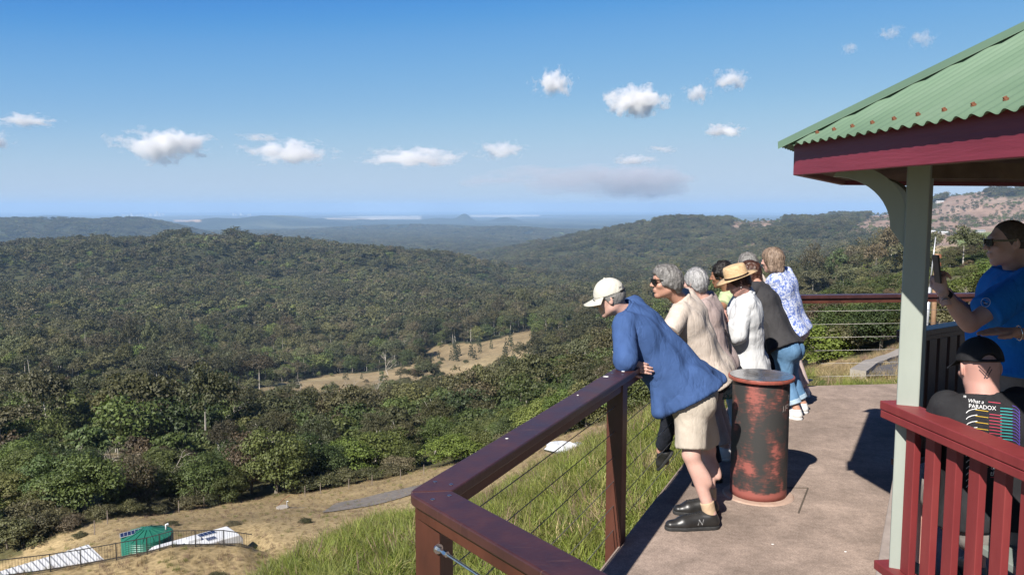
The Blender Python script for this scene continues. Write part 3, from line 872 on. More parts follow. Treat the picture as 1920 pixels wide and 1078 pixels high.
# trees that stand out, placed by where they stand in the photograph: column, distance, kind, size
FEATURE = [(505, 99, 'rain', 1.25, 1.3), (560, 103, 'rain', 1.0, 1.1), (455, 101, 'brown', 1.05, 1.25), (420, 96, 'olive', .75, .8), (395, 94, 'olive', .7, .75),
           (640, 108, 'bright', 1.05, 1.1), (700, 110, 'bright', 1.15, 1.15), (755, 109, 'olive', .95, .9), (615, 105, 'rain', .8, .8),
           (850, 104, 'bright', .95, .8), (905, 106, 'olive', .9, .8), (940, 118, 'olive', 1.0, 1.0), (975, 112, 'bright', .9, .95), (1010, 104, 'bright', .85, 1.0), (1065, 92, 'bright', .8, .95), (1100, 84, 'olive', .9, 1.1),
           (1190, 64, 'bright', .75, .9), (1215, 60, 'olive', .8, .9), (820, 150, 'bright', 1.1, 1.0), (800, 148, 'bright', .9, .9),
           (290, 128, 'olive', 1.2, 1.0), (305, 140, 'bright', 1.0, .9), (360, 96, 'rain', 1.0, .9), (130, 88, 'rain', 1.1, 1.0), (90, 90, 'rain', 1.1, .9), (205, 92, 'olive', .7, .7), (230, 93, 'brown', .85, .9), (260, 95, 'rain', .9, .85),
           (1640, 52, 'olive', .9, 1.0), (1700, 55, 'olive', .9, 1.0), (1780, 44, 'olive', .95, 1.0), (1830, 42, 'bright', .8, 1.05), (1880, 40, 'olive', 1.0, 1.25), (1925, 38, 'bright', .85, 1.2), (1960, 38, 'olive', 1.0, 1.3),
           (1600, 54, 'olive', .9, .8), (1560, 50, 'brown', .6, .6), (1530, 58, 'olive', .8, .8), (1660, 40, 'rain', .55, .6), (1585, 44, 'rain', .6, .55), (1540, 42, 'bright', .45, .4),
           (10, 84, 'shrub', 1.3, 1.1), (35, 81, 'shrub', 1.1, 1.0), (-20, 80, 'shrub', 1.4, 1.2), (55, 88, 'olive', .8, .7), (20, 95, 'rain', .9, .8), (-30, 92, 'olive', 1.0, .8), (75, 83, 'shrub', .9, .8), (5, 104, 'rain', 1.0, .8), (45, 100, 'olive', .9, .8),
           (100, 81, 'shrub', .8, .6), (165, 84, 'shrub', .8, .7), (215, 86, 'shrub', .9, .7), (270, 88, 'shrub', .7, .6), (330, 90, 'shrub', .9, .7), (375, 92, 'shrub', .6, .6), (560, 97, 'shrub', 1.1, .9), (600, 98, 'shrub', 1.2, .9), (640, 99, 'shrub', 1.1, .9), (680, 100, 'shrub', 1.0, .8), (730, 101, 'shrub', 1.0, .8),
           (120, 77, 'shrub', .4, .25), (300, 76, 'shrub', .35, .2), (420, 70, 'shrub', .4, .2), (470, 52, 'shrub', .35, .22), (520, 46, 'shrub', .4, .25), (440, 49, 'shrub', .3, .2), (560, 66, 'shrub', .35, .2), (380, 52, 'shrub', .3, .18), (340, 50, 'shrub', .35, .2)]
fx = []
for px, r, key, s, sz in FEATURE:
    a = math.radians(cdeg(px)); x, y = math.sin(a) * r, math.cos(a) * r
    cf = cap_factor(x, y, H(x, y), {'rain': 6.0, 'euc': 8.5, 'shrub': 2.4, 'bright': 5.2, 'olive': 4.4, 'brown': 5.6}[key] * sz)
    plant(key, x, y, s * (cf ** .6), sz * cf); fx.append((x, y, 2.2 * s))
fxa = np.array(fx)
order = np.argsort(rr_[isnear])
nx, ny, ns, nsc, npt, nr_, npx = cx[isnear][order], cyy[isnear][order], cs[isnear][order], scrub[isnear][order], patch[isnear][order], rr_[isnear][order], cpx[isnear][order]
count = 0
left_ = []
for i in range(len(nx)):
    x, y = nx[i], ny[i]
    if np.any((fxa[:, 0] - x) ** 2 + (fxa[:, 1] - y) ** 2 < fxa[:, 2] ** 2): continue
    tl = float(treeline(np.array([x]), np.array([y]))[0])
    edge = nr_[i] - tl
    u = random.random()
    if edge < 5: key = 'shrub' if u < .75 else ('olive' if u < .9 else 'rain')
    elif nsc[i]: key = 'shrub' if u < .5 else ('rain' if u < .72 else 'olive' if u < .86 else 'brown')
    elif npx[i] > 1450: key = 'olive' if u < .3 else 'rain' if u < .6 else 'shrub' if u < .85 else 'brown'
    else: key = 'rain' if u < .46 else 'euc' if u < .66 else 'olive' if u < .86 else 'brown' if u < .90 else 'shrub'
    hh = {'rain': 6.0, 'euc': 8.5, 'shrub': 2.4, 'bright': 5.2, 'olive': 4.4, 'brown': 5.6}
    s = {'rain': ns[i] / 6.0, 'euc': ns[i] / 6.2, 'shrub': ns[i] / 3.6, 'bright': ns[i] / 6.5, 'olive': ns[i] / 5.0, 'brown': ns[i] / 6}[key] * random.uniform(.8, 1.2)
    s *= .86
    s *= cap_factor(x, y, H(x, y), hh[key] * s)
    if count >= 290:
        left_.append((x, y, key, s)); continue
    plant(key, x, y, s, s * random.uniform(.8, 1.15)); count += 1
print('near trees', count, 'left', len(left_))
if left_:
    # what is past the limit joins the forest mass with the same kind of crowns
    lp = [lod_proto(f'edge_tree_{k}', 400 + k, kd, 34, 34, .2, 1, hc, th, lm, M_BARK, False) for k, (kd, hc, th, lm) in enumerate([('round', 1.0, .45, M_RAIN), ('euc', 1.1, 1.0, M_EUC), ('shrub', 1.0, .1, M_SCRUB), ('round', .9, .3, M_OLIVE), ('round', 1.0, .5, M_RUST)])]
    lc = proto_coll('edge_tree_kinds', lp)
    kk = {'rain': 0, 'euc': 1, 'shrub': 2, 'olive': 3, 'brown': 4, 'bright': 3}
    rad = {'rain': 3.2, 'euc': 3.0, 'shrub': 1.7, 'olive': 2.6, 'brown': 2.9, 'bright': 3.6}
    P_ = np.array([(x, y, H(x, y) - .2) for x, y, k, s in left_]); Rr = np.array([rad[k] * s for x, y, k, s in left_])
    scatter('bushland', lc, P_, rng.uniform(0, 6.28, len(P_)), np.column_stack([Rr, Rr, Rr * rng.uniform(.85, 1.15, len(P_))]), [kk[k] for x, y, k, s in left_], 'thick green bush on the slope beyond the nearest trees', 'bush')

# dead and bare trees
DEAD = [(297, 101, 6.5, .14, 'tall bare grey dead tree standing above the dry grass'), (218, 103, 4.6, .11, 'small pale dead tree beside dark green trees'), (180, 128, 5.5, .12, None), (405, 200, 10, .2, None), (440, 430, 13, .3, None), (432, 225, 9, .2, None), (480, 215, 9, .2, None), (500, 228, 8, .2, None),
        (725, 640, 19, .5, None), (752, 790, 19, .6, None), (645, 430, 13, .3, None), (700, 420, 12, .3, None), (812, 160, 4.5, .13, None), (1605, 43, 2.6, .05, None), (1800, 38, 2.0, .04, None), (330, 140, 6, .13, None), (100, 130, 6, .13, None), (905, 108, 4, .1, None), (545, 330, 11, .25, None), (1010, 330, 9, .2, None)]
for k, (px, r, h, rad, lb) in enumerate(DEAD):
    a = math.radians(cdeg(px)); x, y = math.sin(a) * r, math.cos(a) * r
    o = dead_mb(np.random.default_rng(700 + k), h * 1.25, rad * .62).build('dead_tree', M_DEADWOOD)
    o.location = (x, y, H(x, y)); tag(o, lb or 'bare pale dead tree among the green bush', 'tree', None if lb else 'bare dead trees in the bush')

# ---- grass
def tuft(name, seed, nb, h, spread, w, bend, lm):
    rg = np.random.default_rng(seed)
    V, F, LV = [], [], []
    for k in range(nb):
        a = rg.uniform(0, 6.28); q = spread * math.sqrt(rg.random())
        p = np.array([math.cos(a) * q, math.sin(a) * q, -.03])
        b2 = rg.uniform(0, 6.28); d = np.array([math.cos(b2), math.sin(b2), 0]); s = np.array([-d[1], d[0], 0]) * w
        hh = h * rg.uniform(.5, 1.15); bb = bend * rg.uniform(.3, 1.2) * hh
        p1 = p + d * bb * .3 + [0, 0, hh * .55]; p2 = p + d * bb + [0, 0, hh * rg.uniform(.75, .95)]
        i = len(V)
        V += [p - s, p + s, p1 + s * .8, p1 - s * .8, p2]
        F.append((i, i + 1, i + 2, i + 3)); F.append((i + 3, i + 2, i + 4, i + 4))
        LV += [float(np.clip(rg.normal(.5, .25), 0, 1))] * 5
    q4 = [f for f in F if f[2] != f[3]]; t3 = [f[:3] for f in F if f[2] == f[3]]
    me = mesh_np(name, np.array(V), [np.array(q4), np.array(t3)]); set_lv(me, LV); me.materials.append(lm)
    return bpy.data.objects.new(name, me)
M_GRASS = leaf_mat('green_grass', [(.15, .185, .032), (.19, .215, .045), (.125, .165, .03), (.23, .22, .075), (.165, .195, .04)], .35, .5)
M_DRY = leaf_mat('dry_grass', [(.34, .25, .13), (.27, .20, .10), (.40, .31, .17), (.22, .19, .08)], .25, .7)
M_PURPLE = leaf_mat('seeding_grass', [(.20, .13, .11), (.26, .17, .13), (.17, .14, .08)], .25, .7)
gk = proto_coll('grass_kinds', [tuft('grass_tuft_%d' % k, 800 + k, 64, .36, .2, .0048, .8, M_GRASS) for k in range(4)] +
                [tuft('straw_tuft_%d' % k, 820 + k, 40, .36, .2, .0045, .6, M_DRY) for k in range(3)] + [tuft('seed_tuft', 830, 34, .5, .2, .005, .4, M_PURPLE)])
gp, gs, gr, gkd = [], [], [], []
for r0, r1, s in [(2.5, 9, .17), (9, 18, .21), (18, 30, .34), (30, 60, .5), (60, 105, .72)]:
    p = ring_points(r0, r1, s, -38, 38)
    x, y = p.T
    z = Hgrid(x, y); r = np.hypot(x, y)
    k = (deck_poly_sd(x, y) > .06) & (r < treeline(x, y) * 1.03)
    qx, qy, dp = project(np.column_stack([x, y, z]))
    k &= (dp > .5) & (qx > -250) & (qx < 2150) & (qy < 1400)
    k &= visible(x, y, z, .6, .05)
    x, y, z, r = x[k], y[k], z[k], r[k]
    nz = fbm(x / 3.0, y / 3.0, 0, 3, 71); nb = fbm(x / 6, y / 6, 0, 3, 44)
    green = (r + 5 * nb) < np.where(qx[k] < 820, 36, 21) + 6 * nz
    dryp = rng.random(len(x)) < np.where(green, .16 + .3 * np.clip(nz, 0, 1) + .35 * sst(16, 30, r), .93)
    dens = rng.random(len(x)) < np.where(green, .95, .75)
    pk_ = np.where(dryp, rng.integers(4, 7, len(x)), rng.integers(0, 4, len(x)))
    qx = qx[k]; qy = qy[k]
    purple = (qx > 1530) & (qx < 1800) & (qy < 725) & (r > 11.5) & (r < 24) & (nz > -.1)
    pk_ = np.where(purple, 7, pk_)
    sc_ = rng.uniform(.5, 1.12, len(x)) * np.where(r > 30, np.clip(s / .42, 1, 1.7), 1.0) * np.where(r > 58, .66, 1.0) * np.where(qx > 1480, .6, 1.0)
    sh = sc_ * np.where(r > 58, .62, .95)
    gp.append(np.column_stack([x, y, z])[dens]); gs.append(np.column_stack([sc_, sc_, sh])[dens]); gkd.append(pk_[dens])
gp, gs, gkd = np.concatenate(gp), np.concatenate(gs), np.concatenate(gkd)
print('grass', len(gp))
til = rng.normal(0, .30, (len(gp), 2))
scatter('grass', gk, gp, rng.uniform(0, 6.28, len(gp)), gs, gkd, 'long green and straw coloured grass on the slope', 'grass', til)
# ------------------------------------------------------------------ the lookout platform
def v3(p, z): return Vector((float(p[0]), float(p[1]), z))
M_DECK = pmat('platform_concrete', [(.150, .110, .088), (.245, .190, .155), (.34, .275, .235)], 95, .94, .3, 240, detail=7, band=(.25, .78), spec=.2, bdist=.002)
_nt = M_DECK.node_tree; _b = _nt.nodes['Principled BSDF']; _lk = _b.inputs['Base Color'].links[0].from_socket
_tc = _nt.nodes.new('ShaderNodeTexCoord'); _cur = _lk
for _sc, _amt in ((1.1, .55), (5.5, .35), (24, .3)):
    _nz = _nt.nodes.new('ShaderNodeTexNoise'); _nz.inputs['Scale'].default_value = _sc; _nz.inputs['Detail'].default_value = 5; _nt.links.new(_tc.outputs['Object'], _nz.inputs['Vector'])
    _mr = _nt.nodes.new('ShaderNodeMapRange'); _mr.inputs['From Min'].default_value = .3; _mr.inputs['From Max'].default_value = .7; _mr.inputs['To Min'].default_value = 1 - _amt / 2; _mr.inputs['To Max'].default_value = 1 + _amt / 2; _nt.links.new(_nz.outputs['Fac'], _mr.inputs['Value'])
    _sv = _nt.nodes.new('ShaderNodeVectorMath'); _sv.operation = 'SCALE'; _nt.links.new(_cur, _sv.inputs[0]); _nt.links.new(_mr.outputs['Result'], _sv.inputs['Scale']); _cur = _sv.outputs['Vector']
_nt.links.new(_cur, _b.inputs['Base Color'])
M_TIMBER = pmat('oiled_timber', [(.036, .011, .007), (.062, .018, .010), (.09, .028, .015)], 6, .5, .45, 40, stretch=(1, 1, .25), spec=.5, bdist=.003, rvar=.1)
M_TIMBER2 = pmat('oiled_timber_cap', [(.030, .012, .013), (.044, .016, .016), (.062, .022, .019)], 7, .40, .35, 60, spec=.5, bdist=.002, rvar=.09)
_nt = M_TIMBER2.node_tree; _b = _nt.nodes['Principled BSDF']; _cur = _b.inputs['Base Color'].links[0].from_socket
_tc = _nt.nodes.new('ShaderNodeTexCoord')
for _rot, _scl in (((0, 0, .5), (9, 230, 1)), ((0, 0, 1.9), (9, 230, 1)), ((0, 0, -.3), (5, 90, 1))):
    _mp = _nt.nodes.new('ShaderNodeMapping'); _mp.inputs['Rotation'].default_value = _rot; _mp.inputs['Scale'].default_value = _scl; _nt.links.new(_tc.outputs['Object'], _mp.inputs['Vector'])
    _nz = _nt.nodes.new('ShaderNodeTexNoise'); _nz.inputs['Scale'].default_value = 1.0; _nz.inputs['Detail'].default_value = 2; _nt.links.new(_mp.outputs['Vector'], _nz.inputs['Vector'])
    _mr = _nt.nodes.new('ShaderNodeMapRange'); _mr.inputs['From Min'].default_value = .70; _mr.inputs['From Max'].default_value = .78; _mr.inputs['To Max'].default_value = .55; _nt.links.new(_nz.outputs['Fac'], _mr.inputs['Value'])
    _mx = _nt.nodes.new('ShaderNodeMix'); _mx.data_type = 'RGBA'; _nt.links.new(_mr.outputs['Result'], _mx.inputs['Factor']); _nt.links.new(_cur, _mx.inputs['A']); _mx.inputs['B'].default_value = (.17, .085, .06, 1); _cur = _mx.outputs['Result']
_nt.links.new(_cur, _b.inputs['Base Color'])
M_STEEL = pmat('stainless_steel', [(.55, .55, .54), (.68, .68, .67)], 20, .28, metal=1.0)
M_WIRE = pmat('steel_wire', [(.16, .15, .14), (.24, .23, .22)], 30, .4, metal=.8)
M_WHITEMARK = pmat('bird_dropping', [(.7, .68, .64), (.8, .8, .78)], 40, .9)

cen = DECK[0] + SIDE * hdg(84.3)
def offset_poly(off):
    """the hexagon's corners moved outward by off"""
    k = (SIDE + off / math.cos(math.radians(30))) / SIDE
    return [cen + (p - cen) * k for p in DECK]
slab = offset_poly(-.03)
mb = MB(); mb.prism([tuple(p) for p in slab[::-1]], -.32, 0.0)
platform = mb.build('platform', M_DECK, bevel=.012); tag(platform, 'brown gritty concrete lookout platform', 'platform', kind='structure')

rail = empty('lookout_railing', v3(DECK[0], 0))
tag(rail, 'dark red brown timber railing with steel wires round the platform', 'railing')
def sub(o, parent):
    """re-parent keeping the place"""
    o.parent = parent
    o.matrix_parent_inverse = Matrix.LocRotScale(parent.location, parent.rotation_euler, parent.scale).inverted()
    return o
RTOP, CAPW, CAPT = 1.10, .145, .042
outer, inner = offset_poly(CAPW / 2), offset_poly(-CAPW / 2)
sout, sinn = offset_poly(.045), offset_poly(-.045)
def arc_half(i, first, rad=.085, n=6):
    """half of the rounded outer corner i, ending (or starting) on the bisector"""
    c = outer[i]; d1 = DECK[i - 1] - DECK[i]; d1 = d1 / np.linalg.norm(d1); d2 = DECK[(i + 1) % 6] - DECK[i]; d2 = d2 / np.linalg.norm(d2)
    t = rad / math.tan(math.radians(60)); bis = cen - c; bis = bis / np.linalg.norm(bis)
    o = c + bis * rad / math.sin(math.radians(60))
    a_mid = math.atan2(*(c - o)[::-1]); q = (c + (d2 if first else d1) * t) - o; a_end = math.atan2(q[1], q[0])
    da = (a_end - a_mid + math.pi) % (2 * math.pi) - math.pi
    return [o + rad * np.array([math.cos(a_mid + da * k / n), math.sin(a_mid + da * k / n)]) for k in range(n + 1)]
def side_rail(i, length=None):
    j = (i + 1) % 6
    if length is None:
        poly = [inner[i]] + arc_half(i, True) + arc_half(j, False)[::-1] + [inner[j]]
        sp = [sinn[i], sout[i], sout[j], sinn[j]]
    else:   # only the stretch next to corner j
        d = (DECK[i] - DECK[j]); d /= np.linalg.norm(d)
        poly = [inner[j] + d * length, outer[j] + d * length] + arc_half(j, False)[::-1] + [inner[j]]
        sp = [sinn[j] + d * length, sout[j] + d * length, sout[j], sinn[j]]
    sub(MB().prism([tuple(p) for p in poly[::-1]], RTOP - CAPT, RTOP).build('rail_cap', M_TIMBER2, None, bevel=.007), rail)
    sub(MB().prism([tuple(p) for p in sp[::-1]], RTOP - CAPT - .058, RTOP - CAPT - .006).build('rail_beam', M_TIMBER, None, bevel=.003), rail)
side_rail(0); side_rail(1); side_rail(5, 4.6)
def post(p, ang, z0=-.35, w=.105):
    mb = MB(); ca_, sa_ = math.cos(ang), math.sin(ang)
    M = Matrix(((ca_, -sa_, 0), (sa_, ca_, 0), (0, 0, 1)))
    zt = RTOP - CAPT - .007
    mb.box((p[0], p[1], (z0 + zt) / 2), (w, w, zt - z0), M)
    return sub(mb.build('post', M_TIMBER, None, bevel=.004), rail)
posts = {0: [], 1: [], 5: []}
for i, ts in ((0, [0.03, 2.36, 4.8]), (1, [0.0, 3.3, 6.0]), (5, [2.4, 4.55])):
    a = DECK[i]; d = hdg(24.3 + 60 * i)
    if i == 5: a = DECK[0]; d = -hdg(24.3 + 300)
    for t in ts: post(a + d * t, -math.radians(24.3 + 60 * i))
WZ = [.10, .26, .42, .58, .74, .90]
for i, L_ in ((0, SIDE), (1, SIDE), (5, 4.6)):
    a = DECK[i]; b = DECK[(i + 1) % 6]
    if i == 5: a = DECK[0] - hdg(24.3 + 300) * 4.6; b = DECK[0]
    for z in WZ:
        sub(MB().tube([v3(a, z), v3(b, z)], .0026, 6).build('wire', M_WIRE, None, smooth=True), rail)
# wire tensioners on the corner post, on the near side
d5 = -hdg(324.3)
for z in WZ:
    p0 = v3(DECK[0] + d5 * .055, z); D3 = Vector((d5[0], d5[1], 0))
    mb = MB(); mb.tube([p0, p0 + D3 * .006], .019, 14); mb.tube([p0 + D3 * .006, p0 + D3 * .022], .011, 6)
    mb.tube([p0 + D3 * .022, p0 + D3 * .05], .008, 8); mb.tube([p0 + D3 * .045, p0 + D3 * .065], .0115, 6); mb.tube([p0 + D3 * .06, p0 + D3 * .33], .0055, 8); mb.tube([p0 + D3 * .33, p0 + D3 * .37], .008, 8)
    sub(mb.build('wire_tensioner', M_STEEL, None, smooth=False), rail)
    p1 = v3(DECK[0] - np.array([d5[0], d5[1]]) * .053, z)
    sub(MB().tube([p1, p1 - D3 * .012], .006, 6).build('wire_end', M_STEEL, None), rail)
# bolts in the caps
for i, t in ((0, .1), (5, .08), (0, 2.36), (5, 1.2), (0, 4.8)):
    d = hdg(24.3) if i == 0 else d5
    for s in (-.035, .035):
        n_ = np.array([-d[1], d[0]])
        c_ = v3(DECK[0] + d * t + n_ * s, RTOP)
        sub(MB().lathe(c_ + Vector((0, 0, -.004)), [(.008, 0), (.008, .0055), (.004, .007)], 10).build('bolt', M_STEEL, None), rail)
# droppings on the cap
rngd = np.random.default_rng(3)
for t, s in ((2.25, .020), (2.45, .012), (2.6, .008), (2.9, .010), (3.0, .008), (.75, .007), (1.7, .006)):
    c_ = DECK[0] + hdg(24.3) * t + hdg(114.3) * rngd.uniform(-.05, .05)
    n = 12; rr = s * rngd.uniform(.6, 1.2, n)
    V_ = [(c_[0] + rr[k] * math.cos(6.283 * k / n), c_[1] + rr[k] * math.sin(6.283 * k / n), RTOP + .0012) for k in range(n)] + [(c_[0], c_[1], RTOP + .004)]
    sub(MB().add(V_, [(k, (k + 1) % n, n) for k in range(n)]).build('bird_dropping', M_WHITEMARK, None), rail)

# ---- the drum with the view plate
m, nt, b, out = mat('worn_red_paint')
N, L = nt.nodes.new, nt.links.new
tc = N('ShaderNodeTexCoord')
mp = N('ShaderNodeMapping'); mp.inputs['Scale'].default_value = (1, 1, .8); mp.inputs['Location'].default_value = (3.3, .4, 1.2)
L(tc.outputs['Object'], mp.inputs['Vector'])
nz = N('ShaderNodeTexNoise'); nz.inputs['Scale'].default_value = 6.2; nz.inputs['Detail'].default_value = 7; nz.inputs['Roughness'].default_value = .55
L(mp.outputs['Vector'], nz.inputs['Vector'])
scr = N('ShaderNodeTexNoise'); scr.inputs['Scale'].default_value = 22; scr.inputs['Detail'].default_value = 5
mp2 = N('ShaderNodeMapping'); mp2.inputs['Scale'].default_value = (1, 1, 4); L(tc.outputs['Object'], mp2.inputs['Vector']); L(mp2.outputs['Vector'], scr.inputs['Vector'])
ad = N('ShaderNodeMath'); ad.operation = 'MULTIPLY_ADD'; ad.inputs[1].default_value = .30; L(scr.outputs['Fac'], ad.inputs[0]); L(nz.outputs['Fac'], ad.inputs[2])
sx = N('ShaderNodeSeparateXYZ'); L(tc.outputs['Object'], sx.inputs[0])
# bare red along the foot, where the black coat ends
ft = N('ShaderNodeMapRange'); ft.inputs['From Min'].default_value = .05; ft.inputs['From Max'].default_value = .09; ft.inputs['To Min'].default_value = .3; ft.inputs['To Max'].default_value = 0.0
L(sx.outputs['Z'], ft.inputs['Value'])
ad2 = N('ShaderNodeMath'); L(ad.outputs[0], ad2.inputs[0]); L(ft.outputs['Result'], ad2.inputs[1])
cr = N('ShaderNodeValToRGB'); e = cr.color_ramp.elements
e[0].position, e[0].color = .60, (.030, .029, .028, 1)
e[1].position, e[1].color = .78, (.235, .072, .058, 1)
x = e.new(.685); x.color = (.075, .036, .031, 1)
L(ad2.outputs[0], cr.inputs['Fac']); L(cr.outputs['Color'], b.inputs['Base Color'])
b.inputs['Roughness'].default_value = .62; b.inputs['Specular IOR Level'].default_value = .35
bp = N('ShaderNodeBump'); bp.inputs['Strength'].default_value = .35; bp.inputs['Distance'].default_value = .004; L(ad.outputs[0], bp.inputs['Height']); L(bp.outputs['Normal'], b.inputs['Normal'])
M_DRUM = m
M_PLATE = pmat('engraved_plate', [(.16, .15, .15), (.30, .29, .29)], 14, .16, .25, 60, metal=.85, bdist=.001, rvar=.08)
M_REDRIM = pmat('rim_red_paint', [(.19, .045, .035), (.26, .07, .05), (.10, .04, .03)], 14, .45, .3, 40, spec=.4)
M_FOOT = pmat('pale_mortar', [(.30, .20, .15), (.38, .27, .21)], 14, .9, .4, 60)
bc = Pz(1421, 926, 0)
drum = empty('view_drum', (bc[0], bc[1], 0)); tag(drum, 'worn red and black drum with a round engraved view plate on top', 'view table')
o = MB().lathe((0, 0, 0), [(.204, .01), (.205, .05), (.205, .85), (.198, .885)], 64).build('drum', M_DRUM, drum, smooth=False)
for p in o.data.polygons: p.use_smooth = len(p.vertices) == 4
MB().lathe((0, 0, 0), [(.19, .880), (.236, .884), (.239, .892), (.239, .905), (.236, .909)], 64).build('lid_rim', M_REDRIM, drum, smooth=False)
pl = MB().lathe((0, 0, 0), [(.228, .9085), (.228, .9125)], 64).build('view_plate', M_PLATE, drum)
M_ENGRAVE = pmat('engraving', [(.05, .05, .05), (.09, .085, .08)], 30, .5)
rg = np.random.default_rng(8); mb = MB()
for k in range(26):
    a = 6.283 * k / 26 + rg.uniform(-.08, .08); r0, r1 = .03, rg.uniform(.1, .2)
    mb.bar((r0 * math.cos(a), r0 * math.sin(a), .9131), (r1 * math.cos(a), r1 * math.sin(a), .9131), .0022, .0006)
mb.build('direction_lines', M_ENGRAVE, pl)
MB().lathe((0, 0, 0), [(.262, -.002), (.25, .008), (.206, .012)], 48).build('mortar_foot', M_FOOT, drum)
M_SCRATCH = pmat('scratched_paint', [(.36, .32, .29), (.5, .45, .42)], 40, .8)
FONT = bpy.data.fonts.load('<builtin>') if False else None
def text_mesh(s, size, shear=0.0):
    cu = bpy.data.curves.new('t', 'FONT'); cu.body = s; cu.size = size; cu.shear = shear; cu.align_x = 'LEFT'; cu.resolution_u = 3
    o_ = bpy.data.objects.new('t', cu); COL.objects.link(o_)
    dg = bpy.context.evaluated_depsgraph_get(); me_ = bpy.data.meshes.new_from_object(o_.evaluated_get(dg))
    bpy.data.objects.remove(o_); bpy.data.curves.remove(cu)
    return me_
for s, z, a_deg, sz in (('MOOM', .755, -40, .05), ('J JOWTH', .685, -58, .045), ('187', .615, -32, .042)):
    me_ = text_mesh(s, sz)
    for v in me_.vertices:
        a = math.radians(a_deg) + v.co.x / .205
        v.co = Vector((.2062 * math.cos(a), .2062 * math.sin(a), z + v.co.y + v.co.x * .12))
    obj('scratched_lettering', me_, M_SCRATCH, drum)
# slab joint beside the drum
M_JOINT = pmat('joint_filler', [(.06, .045, .035), (.10, .08, .06)], 30, .95)
mb = MB()
ja, jb = Pz(1515, 915, 0), Pz(1497, 962, 0)
mb.bar((ja[0], ja[1], .0018), (jb[0], jb[1], .0018), .012, .003)
jc = Pz(1360, 905, 0); mb.bar((ja[0], ja[1], .0018), (bc[0] + .1, ja[1] + .02, .0018), .008, .003)
sub(mb.build('slab_joint', M_JOINT, None), platform)
for px, py in ((1449, 1020), (1585, 1034)):
    c_ = Pz(px, py, 0); n = 9; rr = .012 * rngd.uniform(.5, 1.3, n)
    V_ = [(c_[0] + rr[k] * math.cos(6.283 * k / n), c_[1] + .5 * rr[k] * math.sin(6.283 * k / n), .0015) for k in range(n)] + [(c_[0], c_[1], .004)]
    sub(MB().add(V_, [(k, (k + 1) % n, n) for k in range(n)]).build('dropping', M_WHITEMARK, None), platform)

# ------------------------------------------------------------------ the shelter
M_SAGE = pmat('sage_green_paint', [(.235, .262, .23), (.285, .312, .275)], 5, .55, .15, 60, stretch=(1, 1, .3), bdist=.002)
M_RED = pmat('maroon_paint', [(.1344, .0193, .0215), (.1774, .0269, .0280), (.2150, .0430, .0387)], 5, .5, .3, 50, stretch=(1, 1, .25), bdist=.003, band=(.3, .8))
M_FASCIA = pmat('fascia_paint', [(.125, .018, .030), (.165, .025, .040), (.19, .033, .045)], 4, .5, .45, 26, stretch=(.35, .35, 3.0), bdist=.004, band=(.25, .8))
M_ROOF = pmat('green_roof_steel', [(.0989, .1591, .1032), (.1187, .1849, .1204), (.1376, .2021, .1376)], 2.2, .5, .08, 30, spec=.35)
M_ROOFCAP = pmat('green_ridge_steel', [(.0903, .1462, .0946), (.1075, .1720, .1101)], 2.2, .5, .08, 30, spec=.35)
M_DARKWOOD = pmat('dark_painted_timber', [(.030, .016, .014), (.050, .026, .022)], 5, .42, .2, 40, spec=.5)
M_SOFFIT = pmat('soffit_timber', [(.1100, .0760, .0600), (.1800, .1300, .1000)], 5, .8, .2, 30)
M_RUST = pmat('rusty_screw', [(.12, .045, .022), (.20, .08, .04)], 40, .8)
M_FLOOR = pmat('shelter_floor_concrete', [(.24, .20, .175), (.33, .28, .25)], 8, .9, .4, 60)
M_SEAT = pmat('seat_board_paint', [(.17, .20, .18), (.23, .26, .235)], 6, .5, .1, 40)
FZ0, FZ1 = 2.306, 2.474
GZ = .22
gaz = empty('shelter', (1.9, 3.9, GZ)); tag(gaz, 'open timber shelter with green corrugated roof and maroon rails', 'shelter')
F0 = P(1487, 331, 4.13)[:2]
FP = [F0, F0 + 4.3 * hdg(172.2)]
F5 = P(1576, 347, 6.0)[:2]; F4 = F5 + 3.4 * hdg(76)
FP += [np.array([4.9, -1.7]), np.array([7.4, 2.2]), F4, F5]           # anticlockwise: F0 F1 F2 F3 F4 F5
RC = np.array([4.55, 2.75])
def toward(p, d): q = RC - p; return p + q / np.linalg.norm(q) * d
V0 = P(1713, 520, 3.9)[:2]
VP_ = [V0] + [toward(p, .54) for p in FP[1:]]
VP_[5] = np.array([2.78, 5.60])
# apex height: the hip runs from the eave corner through the picture's right edge
SP = [toward(p, -.06) for p in FP]
def hip_py(za):
    a = np.array([SP[0][0], SP[0][1], FZ1 - .03]); q = np.array([RC[0], RC[1], za])
    t = np.linspace(0, 1, 400)[:, None]; pp = a + (q - a) * t
    x_, y_, d_ = project(pp); k = np.argmin(np.abs(np.where(d_ > .3, x_, 9e9) - 1920)); return y_[k]
lo, hi = 2.6, 7.0
for _ in range(40):
    mid_ = (lo + hi) / 2
    if hip_py(mid_) > 56: lo = mid_
    else: hi = mid_
AZ = (lo + hi) / 2
print('apex', AZ)
APEX = Vector((RC[0], RC[1], AZ))
